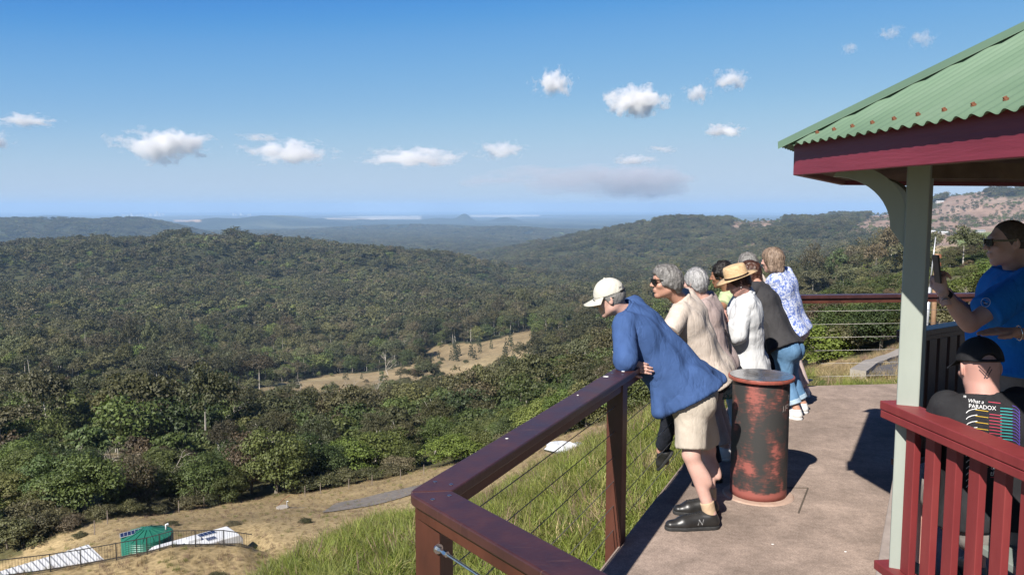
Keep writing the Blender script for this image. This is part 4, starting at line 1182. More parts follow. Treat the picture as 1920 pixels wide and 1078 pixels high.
# floor
mb = MB(); mb.prism([tuple(toward(p, -.12)) for p in VP_], .004, GZ)
sub(mb.build('floor', M_FLOOR, None, bevel=.01), gaz)
for k, p in enumerate(VP_):
    q = RC - p; ang = math.atan2(q[1], q[0]) if k else math.radians(-25)
    M = Matrix.Rotation(ang, 3, 'Z')
    po = MB().box((p[0], p[1], (GZ + FZ1) / 2), (.098, .098, FZ1 - GZ), M).build('post', M_SAGE, None, bevel=.006)
    sub(po, gaz)
    # curved bracket out to the eave
    o2 = -(q / np.linalg.norm(q)); D3 = Vector((o2[0], o2[1], 0)); S3 = Vector((-o2[1], o2[0], 0))
    zt = FZ0 + .05; z0 = 2.02; L_ = .29 if k == 0 else .3
    def brk(D3, S3, L_, w):
        V_, F_ = [], []
        n = 12; b0 = Vector((p[0], p[1], 0)) + D3 * .05
        for i in range(n + 1):
            t = i / n; a = t * math.pi / 2
            inner_ = b0 + D3 * (L_ * (1 - math.cos(a))) + Vector((0, 0, z0 + .10 + (zt - z0 - .10) * math.sin(a)))
            outer_ = b0 + D3 * (.062 + (L_ - .03) * (1 - math.cos(a))) + Vector((0, 0, z0 + .03 + (zt - z0 - .09) * math.sin(a)))
            if i == 0: inner_ = b0 + Vector((0, 0, z0 - .06)); outer_ = b0 + D3 * .062 + Vector((0, 0, z0 + .03))
            for s_ in (-w / 2, w / 2): V_ += [inner_ + S3 * s_, outer_ + S3 * s_]
        for i in range(n):
            a_, b_ = i * 4, (i + 1) * 4
            F_ += [(a_, b_, b_ + 1, a_ + 1), (a_ + 2, a_ + 3, b_ + 3, b_ + 2), (a_, a_ + 2, b_ + 2, b_), (a_ + 1, b_ + 1, b_ + 3, a_ + 3)]
        F_ += [(0, 1, 3, 2), (n * 4, n * 4 + 2, n * 4 + 3, n * 4 + 1)]
        sub(MB().add(V_, F_).build('bracket', M_SAGE, None), gaz)
    brk(D3, S3, L_, .065)
    nx_p = VP_[(k - 1) % 6] - p; nx_p = nx_p / np.linalg.norm(nx_p)
def inset_line(a, b, d):
    """line a-b moved to its left by d"""
    t = (b - a) / np.linalg.norm(b - a); n_ = np.array([-t[1], t[0]]); return a + n_ * d, b + n_ * d
WAVE, AMP = .076, .0085
for k in range(6):
    a, b_ = FP[k], FP[(k + 1) % 6]
    # fascia: a board with mitred ends
    ia, ib = toward(a, .04), toward(b_, .04)
    poly = [tuple(a), tuple(b_), tuple(ib), tuple(ia)]
    sub(MB().prism(poly, FZ0, FZ1).build('fascia', M_FASCIA, None, bevel=.003), gaz)
    # plate over the posts and the lining under the roof
    pa, pb = VP_[k], VP_[(k + 1) % 6]
    sub(MB().bar(v3(pa, FZ0 + .09), v3(pb, FZ0 + .09), .08, .11).build('plate_beam', M_SOFFIT, None), gaz)
    la, lb_ = toward(a, .045), toward(b_, .045)
    ap = APEX - Vector((0, 0, .12))
    sub(MB().add([v3(la, FZ0 + .03), v3(lb_, FZ0 + .03), ap, v3(la, FZ0 + .045), v3(lb_, FZ0 + .045), ap + Vector((0, 0, .015))],
                 [(0, 2, 1), (3, 4, 5), (0, 1, 4, 3), (1, 2, 5, 4), (2, 0, 3, 5)]).build('ceiling_lining', M_SOFFIT, None), gaz)
    # corrugated sheet: waves run up the slope and end at the hips
    sa, sb = SP[k], SP[(k + 1) % 6]
    A3, B3 = v3(sa, FZ1 - .03), v3(sb, FZ1 - .03)
    e_ = (B3 - A3); EL = e_.length; e_.normalize()
    foot = (APEX - A3).dot(e_)               # where the apex projects onto the eave
    up = (APEX - (A3 + e_ * foot)); UL = up.length; up.normalize()
    nrm = e_.cross(up).normalized()
    if nrm.z < 0: nrm = -nrm
    ns = int(EL / WAVE) * 8
    V_, F_ = [], []
    for i in range(ns + 1):
        s_ = EL * i / ns
        hmax = UL * (s_ / foot if s_ < foot else (EL - s_) / (EL - foot))
        w_ = AMP * math.sin(2 * math.pi * s_ / WAVE)
        for t in (0.0, 1.0):
            base_ = A3 + e_ * s_ + up * hmax * t + nrm * (w_ + AMP)
            V_ += [base_, base_ - nrm * .0012]
    for i in range(ns):
        c0, c1 = i * 4, (i + 1) * 4
        F_ += [(c0, c1, c1 + 2, c0 + 2), (c0 + 1, c0 + 3, c1 + 3, c1 + 1), (c0, c0 + 1, c1 + 1, c1)]
    o = sub(MB().add(V_, F_).build('roof_sheet', M_ROOF, None, smooth=True), gaz)
    # screws near the eave, and one row higher up
    if k in (0, 5, 4):
        for row, step in ((.075, 2), (1.05, 3)):
            j = 1
            while True:
                s_ = (j + .25) * WAVE * 1.0; j += step
                if s_ > EL - .1: break
                hmax = UL * (s_ / foot if s_ < foot else (EL - s_) / (EL - foot))
                if hmax < row + .12: continue
                c_ = A3 + e_ * s_ + up * row + nrm * (2 * AMP)
                mb = MB(); mb.tube([c_ - nrm * .002, c_ + nrm * .004], .0095, 8); mb.tube([c_ + nrm * .004, c_ + nrm * .011], .007, 6)
                sub(mb.build('roof_screw', M_RUST, None), gaz)
    # hip cap: a folded strip over the joint
    A3 = v3(SP[k], FZ1 - .03)
    h = (APEX - A3).normalized()
    def plane_dir(kk):
        s1, s2 = v3(SP[kk], FZ1), v3(SP[(kk + 1) % 6], FZ1); ee = (s2 - s1).normalized()
        n2 = ee.cross(APEX - s1).normalized(); n2 = n2 if n2.z > 0 else -n2
        return n2
    n_here, n_prev = plane_dir(k), plane_dir((k - 1) % 6)
    d_here = (n_here.cross(h)); mids = v3((SP[k] + SP[(k + 1) % 6]) / 2, FZ1)
    if d_here.dot(mids - A3) < 0: d_here = -d_here
    d_prev = n_prev.cross(h); mids = v3((SP[k] + SP[(k - 1) % 6]) / 2, FZ1)
    if d_prev.dot(mids - A3) < 0: d_prev = -d_prev
    lift = Vector((0, 0, .026)); W_ = .125
    st, en = A3 - h * .02, APEX
    V_ = []
    for q in (st, en):
        for off in (d_here * W_ + n_here * -.002, Vector((0, 0, .012)), d_prev * W_ + n_prev * -.002):
            V_.append(q + off + lift); V_.append(q + off + lift - Vector((0, 0, .0015)))
    F_ = [(0, 2, 8, 6), (2, 4, 10, 8), (1, 7, 9, 3), (3, 9, 11, 5), (0, 1, 3, 2), (2, 3, 5, 4), (0, 6, 7, 1), (4, 5, 11, 10)]
    sub(MB().add(V_, F_).build('hip_cap', M_ROOFCAP, None), gaz)
    mb = MB()
# balustrades
def balustrade(pa, pb, mtop, mslat, zt, name='balustrade', sp=.150, bw=.068, gapstart=.06):
    t = (pb - pa) / np.linalg.norm(pb - pa); L_ = np.linalg.norm(pb - pa); n_ = np.array([-t[1], t[0]])
    A_, B_ = pa + t * .0, pb - t * .0
    out_ = n_ * (-1 if np.dot(RC - pa, n_) > 0 else 1)          # outward
    up_ = (0, 0, 1)
    o_ = out_ * .035
    sub(MB().bar(v3(A_ + o_ - t * .075, zt - .021), v3(B_ + o_, zt - .021), .125, .042).build('top_rail', mtop, None, bevel=.004), gaz)
    sub(MB().bar(v3(A_ + o_ * 1.3 - t * .07, zt - .064), v3(B_ + o_ * 1.3, zt - .064), .10, .036).build('rail_batten', mtop, None, bevel=.003), gaz)
    sub(MB().bar(v3(A_ + o_ - t * .075, GZ + .15), v3(B_ + o_, GZ + .15), .115, .045).build('bottom_rail', mtop, None, bevel=.004), gaz)
    s_ = gapstart + bw / 2
    while s_ < L_ - .08:
        c_ = pa + t * s_ + o_ * .6
        M = Matrix(((t[0], out_[0], 0), (t[1], out_[1], 0), (0, 0, 1)))
        sub(MB().box((c_[0], c_[1], (GZ + .174 + zt - .083) / 2), (bw, .035, zt - .083 - GZ - .174), M).build('baluster', mslat, None, bevel=.003), gaz)
        s_ += sp
balustrade(V0, VP_[1], M_RED, M_RED, 1.205)
balustrade(VP_[5], VP_[5] + 3.3 * hdg(55), M_DARKWOOD, M_DARKWOOD, 1.30, sp=.14, bw=.10)
# bench along the back rail, and one along the maroon rail
def bench(pa, t, L_, nin, z, name, lb):
    e = empty(name, v3(pa + t * L_ / 2, GZ)); tag(e, lb, 'bench')
    for k in range(3):
        c0, c1 = pa + nin * (.1 + .135 * k), pa + t * L_ + nin * (.1 + .135 * k)
        sub(MB().bar(v3(c0, z - .018), v3(c1, z - .018), .122, .036).build('seat_board', M_SEAT, None, bevel=.004), e)
    for s_ in (.25, L_ / 2, L_ - .25):
        c_ = pa + t * s_ + nin * .235
        sub(MB().box((c_[0], c_[1], (GZ + z - .037) / 2), (.09, .09, z - .037 - GZ)).build('leg', M_SEAT, None), e)
tb = hdg(55); nb_ = np.array([tb[1], -tb[0]])
bench(VP_[5] + tb * .25 + nb_ * .1, tb, 2.6, nb_, .80, 'bench', 'grey green bench in front of the dark slatted rail')
ta = (VP_[1] - V0) / np.linalg.norm(VP_[1] - V0); na_ = np.array([-ta[1], ta[0]])
bench(V0 + ta * .25 + na_ * .07, ta, 2.6, na_, .66, 'bench', 'grey green bench behind the maroon rail')
# ------------------------------------------------------------------ people
def vec(*a): return np.array(a, float)
def unit(v): v = np.asarray(v, float); return v / (np.linalg.norm(v) + 1e-12)

class Sdf:
    """a smooth union of tapered capsules and ellipsoids, turned into one continuous surface"""
    def __init__(self, res=.008): self.res, self.pr = res, []
    def cap(self, a, b, ra, rb=None, k=.02, cut0=False, cut1=False, sub=False, flat=None):
        self.pr.append(('c', vec(*a), vec(*b), ra, ra if rb is None else rb, k, cut0, cut1, sub, flat)); return self
    def ell(self, c, ax, rad, k=.02, sub=False):
        """ellipsoid: ax three unit vectors, rad three radii"""
        self.pr.append(('e', vec(*c), np.array(ax, float), np.array(rad, float), k, sub)); return self
    def cutp(self, p, n): self.pr.append(('p', vec(*p), unit(n))); return self
    def bounds(self):
        lo, hi = vec(9e9, 9e9, 9e9), vec(-9e9, -9e9, -9e9)
        for q in self.pr:
            if q[0] == 'c' and not q[8]:
                for p, r in ((q[1], q[3]), (q[2], q[4])): lo = np.minimum(lo, p - r); hi = np.maximum(hi, p + r)
            elif q[0] == 'e' and not q[5]:
                r = q[3].max(); lo = np.minimum(lo, q[1] - r); hi = np.maximum(hi, q[1] + r)
        return lo, hi
    def mesh(self):
        h = self.res
        lo, hi = self.bounds(); lo = lo - 3 * h - .01; hi = hi + 3 * h + .01
        n = np.ceil((hi - lo) / h).astype(int) + 1
        D = np.full(n, .5, np.float32)
        xs = [lo[i] + h * np.arange(n[i]) for i in range(3)]
        for q in self.pr:
            if q[0] == 'p':
                g = ((xs[0] - q[1][0]) * q[2][0])[:, None, None] + ((xs[1] - q[1][1]) * q[2][1])[None, :, None] + ((xs[2] - q[1][2]) * q[2][2])[None, None, :]
                D = np.maximum(D, g.astype(np.float32)); continue
            if q[0] == 'c': k = q[5]; r = max(q[3], q[4]); l2 = np.minimum(q[1], q[2]) - r; h2 = np.maximum(q[1], q[2]) + r
            else: k = q[4]; r = q[3].max(); l2, h2 = q[1] - r, q[1] + r
            m_ = k + 3 * h
            i0 = np.clip(np.floor((l2 - m_ - lo) / h).astype(int), 0, n - 1); i1 = np.clip(np.ceil((h2 + m_ - lo) / h).astype(int) + 1, 1, n)
            sl = tuple(slice(i0[i], i1[i]) for i in range(3))
            X, Y, Z = xs[0][sl[0]][:, None, None], xs[1][sl[1]][None, :, None], xs[2][sl[2]][None, None, :]
            if q[0] == 'c':
                a, b = q[1], q[2]; ab = b - a; L2 = float(ab @ ab) + 1e-12
                px_, py_, pz_ = X - a[0], Y - a[1], Z - a[2]
                t0 = (px_ * ab[0] + py_ * ab[1] + pz_ * ab[2]) / L2
                t = np.clip(t0, 0, 1)
                dx, dy, dz = px_ - t * ab[0], py_ - t * ab[1], pz_ - t * ab[2]
                if q[9] is not None:
                    fa, ff = q[9]; dn = dx * fa[0] + dy * fa[1] + dz * fa[2]
                    dd = np.sqrt(np.maximum(dx * dx + dy * dy + dz * dz + dn * dn * (ff * ff - 1), 0))
                else: dd = np.sqrt(dx * dx + dy * dy + dz * dz)
                d = dd - (q[3] + (q[4] - q[3]) * t)
                L_ = math.sqrt(L2)
                if q[6]: d = np.maximum(d, -t0 * L_)
                if q[7]: d = np.maximum(d, (t0 - 1) * L_)
                s = q[8]
            else:
                A, R_ = q[2], q[3]
                px_, py_, pz_ = X - q[1][0], Y - q[1][1], Z - q[1][2]
                u_ = [(px_ * A[i][0] + py_ * A[i][1] + pz_ * A[i][2]) / R_[i] for i in range(3)]
                k0 = np.sqrt(u_[0] ** 2 + u_[1] ** 2 + u_[2] ** 2)
                k1 = np.sqrt((u_[0] / R_[0]) ** 2 + (u_[1] / R_[1]) ** 2 + (u_[2] / R_[2]) ** 2)
                d = k0 * (k0 - 1) / np.maximum(k1, 1e-6); s = q[5]
            o = D[sl]; d = d.astype(np.float32)
            if s: hh = np.clip(.5 - .5 * (o + d) / k, 0, 1); D[sl] = o * (1 - hh) + (-d) * hh + k * hh * (1 - hh)
            else: hh = np.clip(.5 + .5 * (d - o) / k, 0, 1); D[sl] = d * (1 - hh) + o * hh - k * hh * (1 - hh)
        # surface nets
        ins = D < 0
        c8 = [ins[i:n[0] - 1 + i, j:n[1] - 1 + j, k_:n[2] - 1 + k_] for i in (0, 1) for j in (0, 1) for k_ in (0, 1)]
        sm_ = sum(c.astype(np.int8) for c in c8)
        mix = (sm_ > 0) & (sm_ < 8)
        idx = np.full(mix.shape, -1, np.int32); cells = np.argwhere(mix); idx[mix] = np.arange(len(cells))
        acc = np.zeros((len(cells), 3)); cnt = np.zeros(len(cells))
        ci, cj, ck = cells.T
        offs = [(i, j, k_) for i in (0, 1) for j in (0, 1) for k_ in (0, 1)]
        vals = {o: D[ci + o[0], cj + o[1], ck + o[2]] for o in offs}
        for o in offs:
            for ax in range(3):
                if o[ax] == 0:
                    o2 = list(o); o2[ax] = 1; o2 = tuple(o2)
                    v0, v1 = vals[o], vals[o2]; cr = (v0 < 0) != (v1 < 0)
                    t = np.where(cr, v0 / np.where(cr, v0 - v1, 1), 0)
                    p = np.tile(np.array(o, float), (len(cells), 1)); p[:, ax] = t
                    acc[cr] += p[cr]; cnt[cr] += 1
        V_ = lo + h * (cells + acc / np.maximum(cnt, 1)[:, None])
        F_ = []
        for ax in range(3):
            a1, a2 = (ax + 1) % 3, (ax + 2) % 3
            s0 = [slice(None)] * 3; s1 = [slice(None)] * 3; s0[ax] = slice(0, n[ax] - 1); s1[ax] = slice(1, n[ax])
            e0, e1 = ins[tuple(s0)], ins[tuple(s1)]
            ed = np.argwhere(e0 != e1)
            ed = ed[(ed[:, a1] > 0) & (ed[:, a2] > 0) & (ed[:, a1] < n[a1] - 1) & (ed[:, a2] < n[a2] - 1)]
            q = []
            for d1, d2 in ((1, 1), (0, 1), (0, 0), (1, 0)):
                g = ed.copy(); g[:, a1] -= d1; g[:, a2] -= d2; q.append(idx[g[:, 0], g[:, 1], g[:, 2]])
            q = np.stack(q, -1); flip = e0[ed[:, 0], ed[:, 1], ed[:, 2]]
            q = np.where(flip[:, None], q, q[:, ::-1]); F_.append(q)
        F_ = np.concatenate(F_); F_ = F_[(F_ >= 0).all(1)]
        return V_, F_

def vnormals(V, F):
    a, b, c, d = V[F[:, 0]], V[F[:, 1]], V[F[:, 2]], V[F[:, 3]]
    fn = np.cross(c - a, d - b); N_ = np.zeros_like(V)
    for i in range(4): np.add.at(N_, F[:, i], fn)
    return N_ / (np.linalg.norm(N_, axis=1, keepdims=True) + 1e-12)

def wrinkle(V, F, u, amp=.004, sc=11.0, seed=0, along=.35):
    """folds in cloth: noise squeezed across the direction u"""
    u = unit(u); N_ = vnormals(V, F)
    q = V - np.outer(V @ u, u) * (1 - along)
    warp = fbm(V[:, 0] * 5, V[:, 1] * 5, V[:, 2] * 5, 2, seed + 50)[:, None] * .06
    q = q + warp
    n_ = 1 - 2.2 * np.abs(fbm(q[:, 0] * sc, q[:, 1] * sc, q[:, 2] * sc, 3, seed))
    return V + N_ * (amp * n_)[:, None]

def sdf_obj(name, sd, m, parent, smooth=True, wr=None, extra=None):
    parts_ = [s.mesh() for s in (sd if isinstance(sd, list) else [sd])]
    Vs, Fs, b = [], [], 0
    for V_, F_ in parts_:
        if wr is not None: V_ = wrinkle(V_, F_, *wr)
        Vs.append(V_); Fs.append(F_ + b); b += len(V_)
    V_ = np.concatenate(Vs); F_ = np.concatenate(Fs)
    org = np.array(parent.location); me_ = mesh_np(name, V_ - org, F_, smooth)
    return obj(name, me_, m, parent)

def mb_obj(mb, name, m, parent, **kw):
    org = parent.location; mb.v = [(p[0] - org[0], p[1] - org[1], p[2] - org[2]) for p in mb.v]
    return mb.build(name, m, parent, **kw)

def ik(a, b, l1, l2, hint):
    """the middle joint of a two-bone limb"""
    a, b = vec(*a), vec(*b); d = b - a; L_ = np.linalg.norm(d)
    if L_ > (l1 + l2) * .995: return a + d * l1 / (l1 + l2)
    u = d / L_; x = (l1 * l1 - l2 * l2 + L_ * L_) / (2 * L_); y = math.sqrt(max(l1 * l1 - x * x, 0))
    hp = np.asarray(hint, float); hp = hp - u * (hp @ u); return a + u * x + unit(hp) * y

def skin(name, c, c2):
    m_ = pmat(name, [c, c2], 16, .52, .12, 90, spec=.35, bdist=.001)
    b_ = m_.node_tree.nodes['Principled BSDF']
    b_.inputs['Subsurface Weight'].default_value = .08; b_.inputs['Subsurface Radius'].default_value = (.012, .005, .003); b_.inputs['Subsurface Scale'].default_value = .5
    return m_
SKIN_A = skin('skin_fair', (.44, .265, .215), (.51, .315, .26))
SKIN_B = skin('skin_tan', (.37, .195, .135), (.43, .235, .17))
SKIN_C = skin('skin_ruddy', (.39, .21, .17), (.45, .25, .205))
SKIN_D = skin('skin_brown', (.19, .09, .053), (.24, .12, .073))
def cloth(name, c1, c2, sc=9, bs=220, rough=.85, crease=.55, **kw):
    m_ = pmat(name, [c1, c2], sc, rough, .35, bs, spec=.2, bdist=.0015, **kw)
    nt_ = m_.node_tree; N, L = nt_.nodes.new, nt_.links.new; b_ = nt_.nodes['Principled BSDF']
    tc_ = N('ShaderNodeTexCoord'); wp = N('ShaderNodeMapping'); wp.inputs['Rotation'].default_value = (.5, .7, .3); wp.inputs['Scale'].default_value = (1, 1, .45); L(tc_.outputs['Object'], wp.inputs['Vector'])
    h_ = None
    for s_, a_ in ((6.5, 1.0), (15.0, .5)):
        nz_ = N('ShaderNodeTexNoise'); nz_.inputs['Scale'].default_value = s_; nz_.inputs['Detail'].default_value = 2; nz_.inputs['Distortion'].default_value = .8; L(wp.outputs['Vector'], nz_.inputs['Vector'])
        d_ = N('ShaderNodeMath'); d_.operation = 'SUBTRACT'; d_.inputs[1].default_value = .5; L(nz_.outputs['Fac'], d_.inputs[0])
        ab = N('ShaderNodeMath'); ab.operation = 'ABSOLUTE'; L(d_.outputs[0], ab.inputs[0])
        pw_ = N('ShaderNodeMath'); pw_.operation = 'POWER'; pw_.inputs[1].default_value = .6; L(ab.outputs[0], pw_.inputs[0])
        ml = N('ShaderNodeMath'); ml.operation = 'MULTIPLY_ADD'; ml.inputs[1].default_value = a_; L(pw_.outputs[0], ml.inputs[0])
        if h_ is None: ml.inputs[2].default_value = 0.0
        else: L(h_, ml.inputs[2])
        h_ = ml.outputs[0]
    bp_ = N('ShaderNodeBump'); bp_.inputs['Strength'].default_value = crease; bp_.inputs['Distance'].default_value = .016; L(h_, bp_.inputs['Height'])
    old = b_.inputs['Normal'].links[0].from_node; L(bp_.outputs['Normal'], old.inputs['Normal'])
    return m_
C_BLUE = cloth('royal_blue_cotton', (.034, .070, .175), (.044, .088, .215))
C_CREAM = cloth('cream_knit', (.42, .355, .30), (.51, .445, .39), 22, 110)
C_PINK = cloth('pale_pink_linen', (.32, .25, .235), (.38, .305, .285))
C_GREEN = cloth('pale_green_cotton', (.34, .41, .22), (.40, .46, .275))
C_WHITE = cloth('white_cotton', (.46, .47, .48), (.54, .545, .55))
C_BLACK = cloth('black_cotton', (.012, .012, .014), (.020, .020, .022))
C_CHAR = cloth('charcoal_knit', (.030, .029, .031), (.042, .041, .043))
C_POLO = cloth('bright_blue_polo', (.012, .15, .52), (.016, .19, .60))
C_KHAKI = cloth('beige_shorts', (.36, .315, .26), (.42, .37, .31))
C_GREY = cloth('grey_shorts', (.17, .155, .14), (.22, .20, .185))
C_JEAN = cloth('blue_denim', (.060, .135, .24), (.12, .225, .36), 7, 300)
C_LJEAN = cloth('light_denim', (.22, .30, .38), (.32, .40, .47), 7, 300)
C_NAVY = cloth('navy_trousers', (.010, .012, .018), (.018, .020, .028))
C_STONE = cloth('stone_trousers', (.36, .28, .26), (.42, .34, .31))
C_SOCK = cloth('tan_sock', (.38, .27, .17), (.45, .33, .22), 30, 160)
C_LEATHER = pmat('black_leather', [(.010, .010, .010), (.022, .021, .020)], 20, .38, .3, 120, spec=.5, bdist=.001)
C_SOLE = pmat('black_rubber', [(.014, .014, .014), (.03, .03, .03)], 20, .7)
C_SNEAK = pmat('white_canvas', [(.50, .49, .475), (.58, .57, .555)], 20, .75, .2, 150)
C_LENS = pmat('dark_lens', [(.006, .006, .007), (.010, .009, .009)], 5, .12, spec=.6)
H_GREY = pmat('grey_hair', [(.06, .056, .054), (.22, .21, .20), (.12, .115, .11)], 34, .55, 1.0, 40, stretch=(1, 1, .35), bdist=.012)
H_SILVER = pmat('silver_hair', [(.13, .125, .125), (.36, .355, .355), (.23, .225, .225)], 34, .5, 1.0, 40, stretch=(1, 1, .35), bdist=.012)
H_BROWN = pmat('brown_hair', [(.030, .012, .008), (.095, .04, .025)], 26, .42, 1.0, 40, stretch=(1, 1, .3), bdist=.012)
H_DARK = pmat('dark_hair', [(.006, .005, .005), (.018, .014, .012)], 30, .5, 1.0, 46, bdist=.015)
H_ASH = pmat('ash_blonde_hair', [(.085, .055, .038), (.25, .18, .13), (.14, .095, .066)], 34, .5, 1.0, 36, stretch=(1, 1, .35), bdist=.014)
H_SHORT = pmat('short_dark_hair', [(.05, .037, .030), (.11, .085, .07)], 60, .7, .6, 140, bdist=.004)
# blue and white print
m, nt, b, out = mat('blue_print_blouse')
tc = nt.nodes.new('ShaderNodeTexCoord'); n1_ = nt.nodes.new('ShaderNodeTexNoise'); n1_.inputs['Scale'].default_value = 26; n1_.inputs['Detail'].default_value = 3; n1_.inputs['Distortion'].default_value = 1.6
nt.links.new(tc.outputs['Object'], n1_.inputs['Vector'])
cr = nt.nodes.new('ShaderNodeValToRGB'); e = cr.color_ramp.elements
e[0].position, e[0].color = .40, (.10, .15, .40, 1); e[1].position, e[1].color = .56, (.50, .53, .62, 1)
x = e.new(.47); x.color = (.24, .30, .52, 1)
nt.links.new(n1_.outputs['Fac'], cr.inputs['Fac']); nt.links.new(cr.outputs['Color'], b.inputs['Base Color']); b.inputs['Roughness'].default_value = .8; b.inputs['Specular IOR Level'].default_value = .2
C_PRINT = m

def hand_sdf(wr, d, pn, side, curl=(.5, .5, .5, .5), thumb=.5, s=1.0, res=.0038, spread=.0):
    """palm with five fingers: d along the hand, pn out of the palm, side +1 when the thumb lies along d x pn"""
    d = unit(d); pn = unit(np.asarray(pn) - d * (np.asarray(pn) @ d)); t = np.cross(d, pn) * side
    S = Sdf(res); wr = np.asarray(wr, float)
    S.cap(wr - d * .07 * s, wr, .027 * s, .025 * s, .01, cut0=True, flat=(pn, 1.25))
    for i, (o, L_, r, fl) in enumerate(((.030, .082, .0125, (.042, .026, .020)), (.010, .086, .013, (.046, .030, .021)), (-.010, .082, .0125, (.043, .028, .020)), (-.028, .074, .0115, (.033, .020, .017)))):
        k0 = wr + d * .012 * s + t * o * .55 * s; k1 = wr + d * L_ * s + t * o * s
        S.cap(k0, k1, .0145 * s, r * s, .014)
        dd = unit(d + t * (o * spread * 10)); p = k1; a = 0.0
        for j, l in enumerate(fl):
            a += curl[i] * (1.15, 1.0, .7)[j]
            q = p + (dd * math.cos(a) + pn * math.sin(a)) * l * s
            S.cap(p, q, (.0092 - .0008 * j) * s, (.0086 - .0009 * j) * s, .0035); p = q
    tb_ = wr + d * .022 * s + t * .024 * s
    t1 = tb_ + unit(d * .7 + t * .75 + pn * .35 * thumb) * .040 * s
    t2 = t1 + unit(d * .95 + t * (.35 - .5 * thumb) + pn * .6 * thumb) * .032 * s
    t3 = t2 + unit(d + t * (.1 - .7 * thumb) + pn * .7 * thumb) * .024 * s
    S.cap(tb_, t1, .0155 * s, .0115 * s, .012); S.cap(t1, t2, .0112 * s, .0098 * s, .004); S.cap(t2, t3, .0098 * s, .0082 * s, .004)
    return S

def head_sdf(c, f, u, neck, s=1.0, res=.0048, jaw=1.0, neckr=.056, ears=True):
    f = unit(f); u = unit(np.asarray(u) - f * (np.asarray(u) @ f)); l = np.cross(u, f); ax = [l, f, u]
    S = Sdf(res)
    S.ell(c + u * .022 * s - f * .012 * s, ax, np.array([.075, .095, .096]) * s, .01)
    S.ell(c - u * .040 * s + f * .028 * s, ax, np.array([.056 * jaw, .064, .074]) * s, .03)
    S.cap(c - u * .060 * s + f * .0 * s + l * .043 * s * jaw, c - u * .092 * s + f * .058 * s + l * .012, .022 * s, .018 * s, .02)
    S.cap(c - u * .060 * s + f * .0 * s - l * .043 * s * jaw, c - u * .092 * s + f * .058 * s - l * .012, .022 * s, .018 * s, .02)
    S.ell(c - u * .098 * s + f * .066 * s, ax, np.array([.022, .020, .018]) * s, .02)
    S.cap(c + u * .034 * s + f * .076 * s + l * .028 * s, c + u * .034 * s + f * .076 * s - l * .028 * s, .013 * s, None, .02)
    for sg in (-1, 1):
        S.ell(c + u * .010 * s + f * .094 * s + l * sg * .032 * s, ax, np.array([.019, .014, .012]) * s, .012, sub=True)
        S.ell(c + u * .010 * s + f * .079 * s + l * sg * .032 * s, ax, np.array([.0125, .0125, .0125]) * s, .004)
        S.ell(c - u * .022 * s + f * .062 * s + l * sg * .042 * s, ax, np.array([.022, .022, .018]) * s, .02)
    S.cap(c + u * .022 * s + f * .088 * s, c - u * .020 * s + f * .112 * s, .008 * s, .0115 * s, .012)
    for sg in (-1, 1): S.ell(c - u * .024 * s + f * .099 * s + l * sg * .011 * s, ax, np.array([.0085, .010, .008]) * s, .006)
    S.cap(c - u * .053 * s + f * .090 * s + l * .017 * s, c - u * .053 * s + f * .090 * s - l * .017 * s, .0085 * s, None, .008)
    S.cap(c - u * .066 * s + f * .087 * s + l * .014 * s, c - u * .066 * s + f * .087 * s - l * .014 * s, .0085 * s, None, .008)
    S.cap(c - u * .0595 * s + f * .098 * s + l * .02 * s, c - u * .0595 * s + f * .098 * s - l * .02 * s, .0035 * s, None, .003, sub=True)
    if ears:
        for sg in (-1, 1):
            S.ell(c + l * sg * .079 * s - f * .012 * s - u * .002 * s, [unit(l * sg + f * .35), unit(f - l * sg * .35), u], np.array([.008, .019, .031]) * s, .006)
            S.ell(c + l * sg * .087 * s - f * .006 * s + u * .002 * s, ax, np.array([.006, .010, .017]) * s, .004, sub=True)
    nb = np.asarray(neck, float)
    S.cap(nb - unit(c - nb) * .05, c - u * .055 * s - f * .022 * s, neckr * 1.18, neckr, .03, cut0=True)
    return S, (c, f, u, l)

